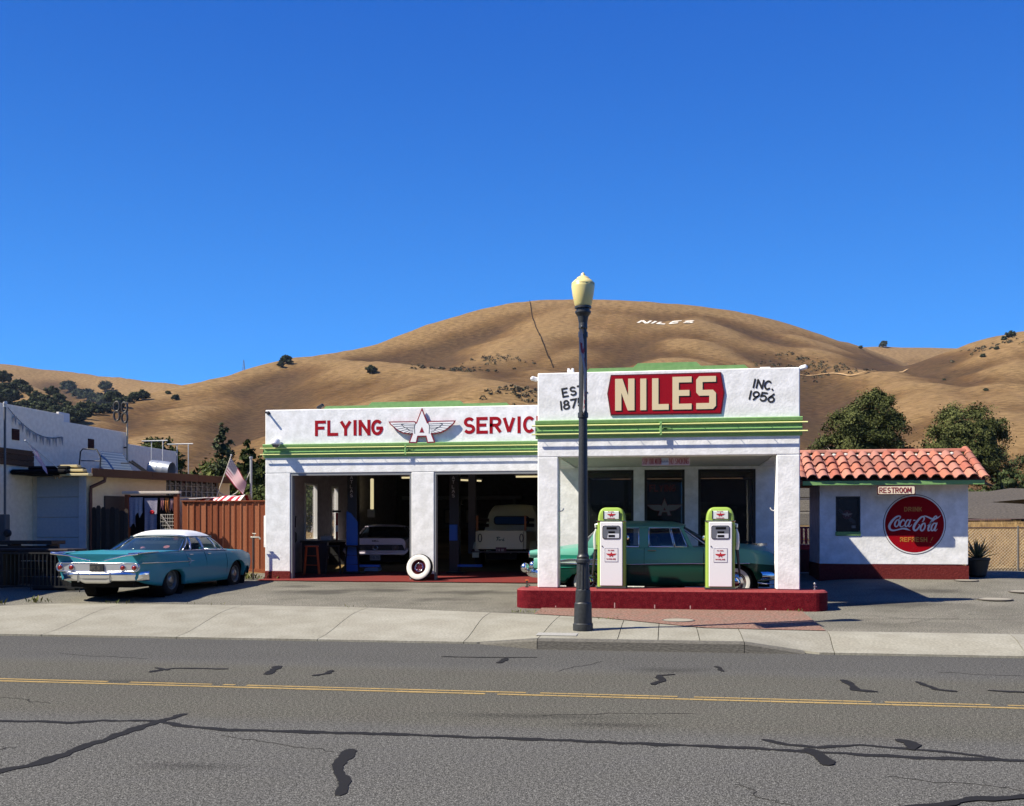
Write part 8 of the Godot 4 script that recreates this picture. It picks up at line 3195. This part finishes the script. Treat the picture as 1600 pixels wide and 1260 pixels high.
func make_pickup():
	var root := thing("pickup_truck", "cream old pickup truck with timber stakes parked tail out in the right bay", "pickup truck", Vector3(-4.85, gy(-5, -29), -30.0), PI / 2)
	var cream := car_paint("truck_cream", 0.68, 0.68, 0.48, 0.4, 0.5)
	var blk := paint("under_black", 0, 0, 0)
	var m := M.new()
	# bed: tailgate, sides, floor
	m.span(Vector3(-1.10, 0.66, -0.66), Vector3(-1.05, 1.18, 0.66), 0.012)
	var tg := obj("tailgate", m, cream, root)
	m = M.new()
	m.span(Vector3(-1.112, 1.15, -0.67), Vector3(-1.04, 1.19, 0.67), 0.01)
	m.span(Vector3(-1.112, 0.66, -0.67), Vector3(-1.04, 0.70, 0.67), 0.01)
	m.span(Vector3(-1.106, 0.76, -0.20), Vector3(-1.10, 1.08, -0.19))
	m.span(Vector3(-1.106, 0.76, 0.19), Vector3(-1.10, 1.08, 0.20))
	obj("tailgate_ribs", m, cream, tg)
	m = M.new()
	var xf := Transform3D(Basis(Vector3(0, 0, 1), Vector3.UP, Vector3(-1, 0, 0)), Vector3(-1.104, 0, 0))
	m.stroke([Vector2(-0.115, 0.985), Vector2(-0.10, 1.0), Vector2(-0.05, 1.005), Vector2(-0.01, 0.995)], 0.022, 0.003, xf)
	m.stroke([Vector2(-0.075, 1.0), Vector2(-0.09, 0.93), Vector2(-0.11, 0.90)], 0.022, 0.0032, xf)
	m.stroke([Vector2(-0.085, 0.95), Vector2(-0.045, 0.955)], 0.016, 0.0034, xf)
	m.stroke([Vector2(-0.03, 0.94), Vector2(-0.05, 0.925), Vector2(-0.04, 0.90), Vector2(-0.015, 0.91), Vector2(-0.01, 0.935), Vector2(-0.03, 0.94)], 0.014, 0.0036, xf)
	m.stroke([Vector2(0.015, 0.94), Vector2(0.005, 0.90)], 0.014, 0.0038, xf)
	m.stroke([Vector2(0.015, 0.93), Vector2(0.035, 0.942), Vector2(0.045, 0.935)], 0.012, 0.004, xf)
	m.stroke([Vector2(0.085, 0.93), Vector2(0.06, 0.935), Vector2(0.055, 0.905), Vector2(0.08, 0.90), Vector2(0.095, 0.93)], 0.014, 0.0042, xf)
	m.stroke([Vector2(0.105, 0.99), Vector2(0.09, 0.92), Vector2(0.10, 0.90), Vector2(0.115, 0.91)], 0.015, 0.0044, xf)
	obj("script_badge", m, paint("badge_green", 0.02, 0.10, 0.06, 0.5), tg)
	for s in [-1.0, 1.0]:
		m = M.new()
		m.span(Vector3(-1.04, 0.66, s * 0.70 - 0.04), Vector3(0.95, 1.17, s * 0.70 + 0.04), 0.015)
		obj("bed_side", m, cream, root)
		# rear mudguard, a rounded bulge
		m = M.new()
		var rows := []
		for i in 13:
			var a := PI * i / 12.0
			var row := []
			for j in 7:
				var b := PI * 0.5 * j / 6.0
				var r := 0.50 * lerpf(1.0, 0.93, pow(j / 6.0, 2.0))
				row.append(Vector3(-cos(a) * r, 0.40 + sin(a) * r * 0.98, s * (0.74 + 0.21 * sin(b))))
			rows.append(row)
		m.sheet(rows, Vector3(0, 0.4, s))
		m.flat()
		for i in 12:
			m.out(rows[i][6], rows[i + 1][6], Vector3(0, 0.40, s * 0.95), Vector3(0, 0.40, s * 0.95), Vector3(0, 0, s))
		obj("mudguard", m, cream, root)
		m = M.new()
		m.span(Vector3(-1.0, 1.19, s * 0.70 - 0.03), Vector3(-0.94, 1.62, s * 0.70 + 0.03), 0.006)
		obj("stake", m, grain("stake_wood", lin(0.36, 0.17, 0.08), lin(0.26, 0.11, 0.055), Vector3(0.1, 0.6, 0.1), 0.8), root)
		for y in [1.30, 1.46]:
			m = M.new()
			m.span(Vector3(-0.93, y, s * 0.70 - 0.012), Vector3(0.9, y + 0.10, s * 0.70 + 0.012), 0.004)
			obj("stake_rail", m, paint("rail_dark", 0.05, 0.035, 0.03, 0.7), root)
		m = M.new()
		var ch := []
		for i in 12:
			var a := TAU * i / 12
			ch.append(Vector3(-1.13, 0.98 + 0.115 * sin(a), s * 0.60 + 0.05 * cos(a) + 0.01))
		m.tube(ch, 0.012, 5, true)
		obj("tailgate_chain", m, paint("rubber", 0, 0, 0), root)
		m = M.new()
		m.box(Vector3(-1.05, 0.62, s * 0.80), Vector3(0.12, 0.10, 0.08), 0.03)
		obj("tail_lamp", m, paint("tail_dark", 0.02, 0.008, 0.008, 0.3), root)
		for x in [0.0, 2.79]:
			wheel(root, Vector3(x, 0.37, s * 0.80), s, 0.37, 0.18, 0.0, cream, mats["chrome"])
	m = M.new()
	m.span(Vector3(-1.0, 0.62, -0.66), Vector3(0.95, 0.66, 0.66))
	m.span(Vector3(0.90, 0.66, -0.70), Vector3(0.95, 1.17, 0.70))
	obj("bed_floor", m, paint("bed_dark", 0.03, 0.025, 0.02, 0.8), root)
	underside(root, -0.95, 3.6, 0.36, 0.6, 0.45, [])
	# cab with its wide rear window
	m = M.new()
	var rows := []
	for q in [[0.98, 0.55, 0.80, 0.0], [0.98, 1.15, 0.86, 0.0], [1.06, 1.72, 0.72, 0.0], [1.14, 1.90, 0.62, 1.0], [1.45, 1.97, 0.60, 1.0], [2.0, 1.97, 0.60, 1.0], [2.22, 1.86, 0.62, 1.0], [2.55, 1.25, 0.80, 1.0]]:
		var row := []
		for j in 9:
			var v := j / 4.0 - 1.0
			row.append(Vector3(q[0] - 0.05 * (1.0 - v * v) * (1.0 if q[0] < 1.3 else 0.0), q[1] + 0.03 * (1.0 - v * v) * q[3], v * q[2]))
		rows.append(row)
	m.sheet(rows, Vector3(-0.4, 1, 0))
	for s in [0, 8]:
		m.flat()
		for i in 7:
			var c := Vector3(1.7, 1.2, 0.80 * (-1 if s == 0 else 1))
			m.out(rows[i][s], rows[i + 1][s], c, c, Vector3(0, 0, -1 if s == 0 else 1))
	obj("cab", m, cream, root)
	m = M.new()
	var wf := Transform3D(Basis(Vector3(0, 0, 1), Vector3(0.13, 1, 0).normalized(), Vector3(-1, 0.13, 0).normalized()), Vector3(0.955, 1.50, 0))
	var rw := func(w: float, h: float, rad: float) -> Array:
		return arc(w - rad, h - rad, rad, rad, 0, 90, 5) + arc(-w + rad, h - rad, rad, rad, 90, 180, 5) + arc(-w + rad, -h + rad, rad, rad, 180, 270, 5) + arc(w - rad, -h + rad, rad, rad, 270, 360, 5)
	m.prism(rw.call(0.55, 0.135, 0.10), 0.0, 0.02, wf)
	var frame := obj("rear_window", m, paint("frame_black", 0, 0, 0), root)
	m = M.new()
	m.prism(rw.call(0.52, 0.11, 0.085), 0.01, 0.025, wf)
	obj("pane", m, paint("blue_pane", 0.015, 0.10, 0.30, 0.1), frame)
	m = M.new()
	m.box(Vector3(3.0, 1.02, 0), Vector3(1.2, 0.42, 1.2), 0.12)
	obj("bonnet", m, cream, root)
	m = M.new()
	for s in [-1.0, 1.0]:
		m.box(Vector3(2.8, 0.75, s * 0.72), Vector3(1.3, 0.4, 0.34), 0.14)
	obj("front_wing", m, cream, root)
	m = M.new()
	m.span(Vector3(-1.14, 0.56, -0.85), Vector3(-1.09, 0.60, 0.85))
	for z in [-0.6, -0.35, 0.3, 0.55]:
		m.ball(Vector3(-1.13, 0.55, z), Vector3.ONE * 0.022, 8, 5)
	obj("rear_crossbar", m, paint("crossbar", 0.06, 0.06, 0.06, 0.4, 0.5), root)
	plate(root, Vector3(-1.13, 0.63, 0.02), -1.0, "7 R 110", paint("plate_maroon", 0.10, 0.02, 0.025, 0.5), paint("plate_cream", 0.45, 0.40, 0.36, 0.5))


func make_garage_things():
	# spare wheel leaning on the middle pillar
	var tw := thing("spare_wheel", "white walled tyre on a dark red wheel leaning on the middle garage pillar", "wheel", Vector3(-6.30, gy(-6.2, -25.2) + 0.352, -25.20))
	tw.basis = Basis(Vector3.UP, -0.12) * Basis(Vector3.RIGHT, -0.22) * Basis(Vector3.BACK, 0.25)
	var m := M.new()
	var r := 0.345
	var w := 0.18
	m.lathe([Vector2(r * 0.56, -w * 0.5), Vector2(r * 0.86, -w * 0.5), Vector2(r * 0.97, -w * 0.36), Vector2(r, -w * 0.2), Vector2(r, w * 0.2), Vector2(r * 0.97, w * 0.36), Vector2(r * 0.86, w * 0.5), Vector2(r * 0.74, w * 0.52), Vector2(r * 0.56, w * 0.46)], 40, Transform3D(Basis(Vector3.RIGHT, PI / 2), Vector3.ZERO), false)
	obj("tyre", m, paint("tyre_rubber", 0, 0, 0), tw)
	m = M.new()
	m.lathe([Vector2(r * 0.925, w * 0.455), Vector2(r * 0.87, w * 0.525), Vector2(r * 0.72, w * 0.545), Vector2(r * 0.555, w * 0.47)], 40, Transform3D(Basis(Vector3.RIGHT, PI / 2), Vector3.ZERO), false)
	obj("white_wall", m, paint("white_rubber", 0, 0, 0), tw)
	m = M.new()
	m.lathe([Vector2(r * 0.555, w * 0.46), Vector2(r * 0.52, w * 0.44), Vector2(r * 0.45, w * 0.1), Vector2(r * 0.30, w * 0.22), Vector2(r * 0.26, w * 0.22), Vector2(r * 0.16, w * 0.12), Vector2(0, w * 0.12)], 30, Transform3D(Basis(Vector3.RIGHT, PI / 2), Vector3.ZERO))
	obj("rim", m, car_paint("rim_maroon", 0.06, 0.006, 0.010, 0.3, 0.7), tw)
	m = M.new()
	var p := []
	for i in 20:
		p.append(Vector3(cos(TAU * i / 20) * r * 0.31, sin(TAU * i / 20) * r * 0.31, w * 0.23))
	m.tube(p, 0.010, 6, true)
	for i in 5:
		m.ball(Vector3(cos(TAU * i / 5) * r * 0.22, sin(TAU * i / 5) * r * 0.22, w * 0.2), Vector3.ONE * 0.014, 7, 4)
	obj("hub_ring", m, mats["chrome"], tw)
	# bar stools
	var stool := func(label: String, pos: Vector3, mat_: Material) -> void:
		var o := thing("bar_stool", label, "bar stool", pos, 0.3, "metal bar stools in the garage")
		var q := M.new()
		q.box(Vector3(0, 0.76, 0), Vector3(0.36, 0.035, 0.36), 0.015)
		obj("seat", q, mat_, o)
		for x in [-1.0, 1.0]:
			for z in [-1.0, 1.0]:
				q = M.new()
				q.bar(Vector3(0.14 * x, 0.76, 0.14 * z), Vector3(0.20 * x, 0.0, 0.20 * z), 0.045, 0.02)
				obj("leg", q, mat_, o)
		for y in [0.25, 0.5]:
			q = M.new()
			var e: float = 0.20 - 0.06 * y / 0.76
			q.tube([Vector3(-e, y, -e), Vector3(e, y, -e), Vector3(e, y, e), Vector3(-e, y, e)], 0.01, 5, true)
			obj("rung", q, mat_, o)
	var fy := gy(-9.5, -27.0) + 0.022
	stool.call("orange metal bar stool just inside the left garage bay", Vector3(-9.62, fy, -26.5), paint("stool_orange", 0.34, 0.06, 0.015, 0.45))
	stool.call("black metal bar stool beside the orange stool in the garage", Vector3(-9.15, fy, -26.9), paint("stool_black", 0.012, 0.012, 0.013, 0.4))
	stool.call("second black metal bar stool farther right in the left bay", Vector3(-8.75, fy, -27.3), paint("stool_black", 0, 0, 0))
	var bench := thing("work_bench", "black work bench under the garage's side window", "bench", Vector3(-9.75, fy, -28.2))
	m = M.new()
	m.box(Vector3(0, 0.88, 0), Vector3(0.8, 0.06, 2.4), 0.01)
	obj("top", m, paint("bench_black", 0.015, 0.015, 0.016, 0.5), bench)
	for z in [-1.1, 1.1]:
		m = M.new()
		m.span(Vector3(-0.35, 0, z - 0.04), Vector3(0.35, 0.85, z + 0.04))
		obj("leg", m, paint("bench_black", 0, 0, 0), bench)
	var box := thing("parts_box", "small grey box of tools on the black work bench", "box", Vector3(-9.5, fy + 0.91, -27.4))
	m = M.new()
	m.box(Vector3(0, 0.06, 0), Vector3(0.3, 0.12, 0.25), 0.01)
	obj("case", m, paint("box_grey", 0.22, 0.23, 0.24, 0.5), box)
	m = M.new()
	m.tube([Vector3(-0.08, 0.12, 0), Vector3(-0.08, 0.17, 0), Vector3(0.08, 0.17, 0), Vector3(0.08, 0.12, 0)], 0.01, 5)
	obj("handle", m, paint("box_grey", 0, 0, 0), box)
	var ex := thing("red_pump_handle", "slim red and white hand pump standing on the bench by the window", "hand pump", Vector3(-9.42, fy + 0.91, -28.0))
	m = M.new()
	m.tube([Vector3(0, 0.0, 0), Vector3(0, 0.78, 0)], 0.035, 8)
	obj("barrel", m, paint("red_can", 0.34, 0.015, 0.02, 0.4), ex)
	m = M.new()
	m.tube([Vector3(0, 0.24, 0), Vector3(0, 0.42, 0)], 0.037, 8)
	obj("band", m, paint("white_fitting", 0, 0, 0), ex)
	m = M.new()
	m.tube([Vector3(-0.12, 0.82, 0), Vector3(0.12, 0.82, 0)], 0.03, 8)
	obj("handle", m, paint("black_iron", 0, 0, 0), ex)
	# lift posts
	for q in [["blue and black lift post lettered down its side in the left bay", -8.80, -27.6, true], ["black lift post with white lettering in the right bay", -6.03, -28.2, false]]:
		var lp := thing("lift_post", q[0], "car lift", Vector3(q[1], fy, q[2]), 0.0, "car lift posts in the garage")
		m = M.new()
		m.span(Vector3(-0.14, 0.0, -0.12), Vector3(0.14, 3.6, 0.12), 0.01)
		obj("column", m, paint("post_black", 0.012, 0.012, 0.014, 0.4), lp)
		m = M.new()
		if q[3]:
			m.prism(V([-0.15, 0.05, 0.17, 0.05, 0.17, 1.42, -0.02, 1.66, -0.15, 1.72]), 0.125, 0.17)
			m.prism(V([-0.15, 1.24, 0.17, 1.24, 0.17, 1.27, -0.15, 1.27]), 0.17, 0.19)
		else:
			m.span(Vector3(-0.13, 0.9, 0.125), Vector3(0.10, 1.35, 0.16), 0.01)
		obj("carriage", m, paint("lift_blue", 0.012, 0.09, 0.40, 0.4), lp)
		m = M.new()
		var yy := 2.62
		for c in "ATLAS":
			for g in glyph(c):
				var pp := []
				for v in g:
					pp.append(Vector2(-0.035 + v.x * 0.07, yy + v.y * 0.085))
				m.stroke(pp, 0.016, 0.003, Transform3D(Basis.IDENTITY, Vector3(-0.02, 0, 0.121)))
			yy -= 0.125
		obj("lettering", m, paint("letter_pale", 0.42, 0.42, 0.44, 0.5), lp)
		m = M.new()
		m.box(Vector3(0.1, 0.02, 0.25), Vector3(0.5, 0.04, 0.5), 0.01)
		obj("base_plate", m, paint("post_black", 0, 0, 0), lp)
		m = M.new()
		m.box(Vector3(0.45, 0.20, 0.1), Vector3(0.7, 0.07, 0.1), 0.01)
		obj("arm", m, paint("lift_blue", 0, 0, 0), lp)
	var bb := thing("blue_ramp", "small pale blue steel ramp on the garage floor under the coupe", "ramp", Vector3(-8.55, gy(-8.5, -27.0) + 0.0, -28.6))
	m = M.new()
	m.prism(V([-0.2, 0.04, 0.22, 0.04, 0.22, 0.13, -0.16, 0.13]), -0.2, 0.2)
	obj("ramp", m, paint("ramp_blue", 0.20, 0.32, 0.55, 0.4), bb)
	# tube lamps under the ceiling
	for q in [["pale tube lamp under the garage ceiling, nearest in the right bay", -6.20, 3.36, -28.6, 1.2, 0.9], ["pale tube lamp under the garage ceiling, second in the right bay", -6.55, 3.34, -32.6, 1.2, 0.9], ["pale tube lamp across the back of the right bay", -4.05, 3.36, -31.0, 1.4, 0.0], ["pale tube lamp beside the middle pillar in the left bay", -7.75, 3.32, -30.3, 0.8, 0.0]]:
		var lf := thing("tube_lamp", q[0], "tube lamp", Vector3(q[1], q[2], q[3]), q[5], "tube lamps under the garage ceiling")
		m = M.new()
		m.box(Vector3(0, 0.06, 0), Vector3(q[4], 0.05, 0.16), 0.01)
		obj("housing", m, paint("white_fitting", 0, 0, 0), lf)
		m = M.new()
		m.tube([Vector3(-q[4] * 0.48, 0.01, 0), Vector3(q[4] * 0.48, 0.01, 0)], 0.025, 8)
		var tm := paint("tube_white", 0.9, 0.87, 0.72, 0.4)
		tm.emission_enabled = true
		tm.emission = Color(1.0, 0.93, 0.72)
		tm.emission_energy_multiplier = 0.35
		obj("tube", m, tm, lf)
	# bright slot window in the garage's back wall and shelf
	var sl := thing("wall_lamp", "tall narrow white lamp on the back wall of the left bay", "lamp", Vector3(-10.0, 2.5, -33.4))
	m = M.new()
	m.box(Vector3(0, 0.45, 0), Vector3(0.11, 1.05, 0.06), 0.02)
	obj("tube", m, mats["tube_white"], sl)
	m = M.new()
	m.box(Vector3(-0.02, -0.2, 0.02), Vector3(0.26, 0.28, 0.1), 0.02)
	obj("box", m, paint("white_fitting", 0, 0, 0), sl)
	var sf := thing("wall_shelf", "long grey shelf along the garage's back wall", "shelf", Vector3(-7.8, 2.95, -37.8))
	m = M.new()
	m.box(Vector3(0, 0, 0), Vector3(4.6, 0.14, 0.4), 0.01)
	obj("board", m, paint("shelf_grey", 0.26, 0.26, 0.25, 0.7), sf)
	m = M.new()
	for x in [-2.0, 0.0, 2.0]:
		m.box(Vector3(x, -0.15, 0), Vector3(0.04, 0.2, 0.35))
	obj("bracket", m, paint("shelf_grey", 0, 0, 0), sf)
	var i := 0
	for q in [["framed picture on the garage's back wall, leftmost below the shelf", -9.0], ["framed picture on the garage's back wall, middle below the shelf", -8.3], ["framed picture on the garage's back wall, rightmost below the shelf", -7.5]]:
		var pf := thing("wall_picture", q[0], "picture", Vector3(q[1], 2.25, -37.97), 0.0, "pictures on the garage back wall")
		m = M.new()
		m.box(Vector3.ZERO, Vector3(0.5, 0.6, 0.04), 0.01)
		obj("frame", m, paint("frame_black", 0, 0, 0), pf)
		m = M.new()
		m.box(Vector3(0, 0, 0.022), Vector3(0.38, 0.48, 0.01))
		obj("print", m, paint("print_dim", 0.20, 0.17, 0.13, 0.6), pf)
	var gp := thing("garage_post", "square grey steel post behind the lift in the right bay", "post", Vector3(-6.35, fy, -32.4))
	m = M.new()
	m.span(Vector3(-0.12, 0, -0.12), Vector3(0.12, 3.9, 0.12), 0.01)
	obj("shaft", m, paint("steel_lilac", 0.16, 0.16, 0.19, 0.5), gp)
	m = M.new()
	m.box(Vector3(0, 0.03, 0), Vector3(0.4, 0.06, 0.4), 0.01)
	obj("base_plate", m, paint("steel_lilac", 0, 0, 0), gp)
	# tools on the side wall between the door and the window
	for q in [["round dark clock face on the garage's inner left wall", 2.55, "clock"], ["row of dark hooks with tools on the garage's inner left wall", 1.95, "tool rack"], ["dark hanging bag on the garage's inner left wall below the tools", 1.55, "bag"]]:
		var o := thing(["wall_clock", "tool_rack", "hanging_bag"][i], q[0], q[2], Vector3(-10.24, q[1], -26.55))
		m = M.new()
		if i == 0:
			m.lathe([Vector2(0.2, 0), Vector2(0.2, 0.05), Vector2(0.16, 0.06), Vector2(0, 0.06)], 18, Transform3D(Basis(Vector3.BACK, -PI / 2), Vector3.ZERO))
		elif i == 1:
			m.box(Vector3(0.03, 0.15, 0), Vector3(0.06, 0.05, 0.6))
			for k in 6:
				m.box(Vector3(0.04, 0.0, -0.25 + k * 0.1), Vector3(0.03, 0.28, 0.03))
		else:
			m.box(Vector3(0.08, 0, 0), Vector3(0.14, 0.32, 0.3), 0.06)
		obj("body", m, paint("black_iron", 0, 0, 0), o)
		i += 1


func _ready():
	rng.seed = 4
	# camera: level, turned a little to the left, lens raised
	var cam := Camera3D.new()
	cam.name = "camera"
	cam.position = Vector3(0, 1.75, 0)
	cam.rotation.y = YAW
	cam.projection = Camera3D.PROJECTION_FRUSTUM
	cam.near = 0.1
	cam.far = 6000.0
	cam.size = 0.07875
	cam.frustum_offset = Vector2(0, 0.012375)
	add_child(cam)
	cam.current = true
	var we := WorldEnvironment.new()
	we.name = "world"
	var env := Environment.new()
	env.background_mode = Environment.BG_SKY
	var sm := ProceduralSkyMaterial.new()
	sm.sky_top_color = lin(0.004, 0.049, 0.272)
	sm.sky_horizon_color = lin(0.070, 0.338, 0.82)
	sm.sky_curve = 0.15
	sm.ground_bottom_color = lin(0.10, 0.09, 0.075)
	sm.ground_horizon_color = lin(0.16, 0.14, 0.12)
	sm.sun_angle_max = 8.0
	var sky := Sky.new()
	sky.sky_material = sm
	env.sky = sky
	env.tonemap_mode = Environment.TONE_MAPPER_LINEAR
	env.tonemap_exposure = 1.95
	env.fog_enabled = true
	env.fog_density = 0.00004
	env.fog_light_color = Color(0.72, 0.80, 0.92)
	env.sdfgi_enabled = true
	env.ssao_enabled = true
	env.ssil_enabled = true
	we.environment = env
	add_child(we)
	var sun := DirectionalLight3D.new()
	sun.name = "sun"
	sun.light_energy = 1.6
	sun.light_color = Color(1.0, 0.96, 0.88)
	sun.light_angular_distance = 0.53
	sun.shadow_enabled = true
	add_child(sun)
	sun.look_at_from_position(Vector3.ZERO, Vector3(4.15, -5.1, -2.05))

	make_land()
	make_road()
	make_pavement()
	make_lot()
	make_garage()
	make_canopy()
	make_island()
	make_pump("white and green fuel pump beside the lamp post, the left of two", Vector3(-1.15, 0.615, -19.95), true)
	make_pump("white and green fuel pump by the right pillar, the right of two", Vector3(0.905, 0.615, -19.95), false)
	make_lamp()
	make_fixtures()
	make_restroom()
	make_right_side()
	make_left()
	make_turquoise_sedan()
	make_green_sedan()
	make_muscle_car()
	make_pickup()
	make_garage_things()
	make_plants()
	make_far_side()
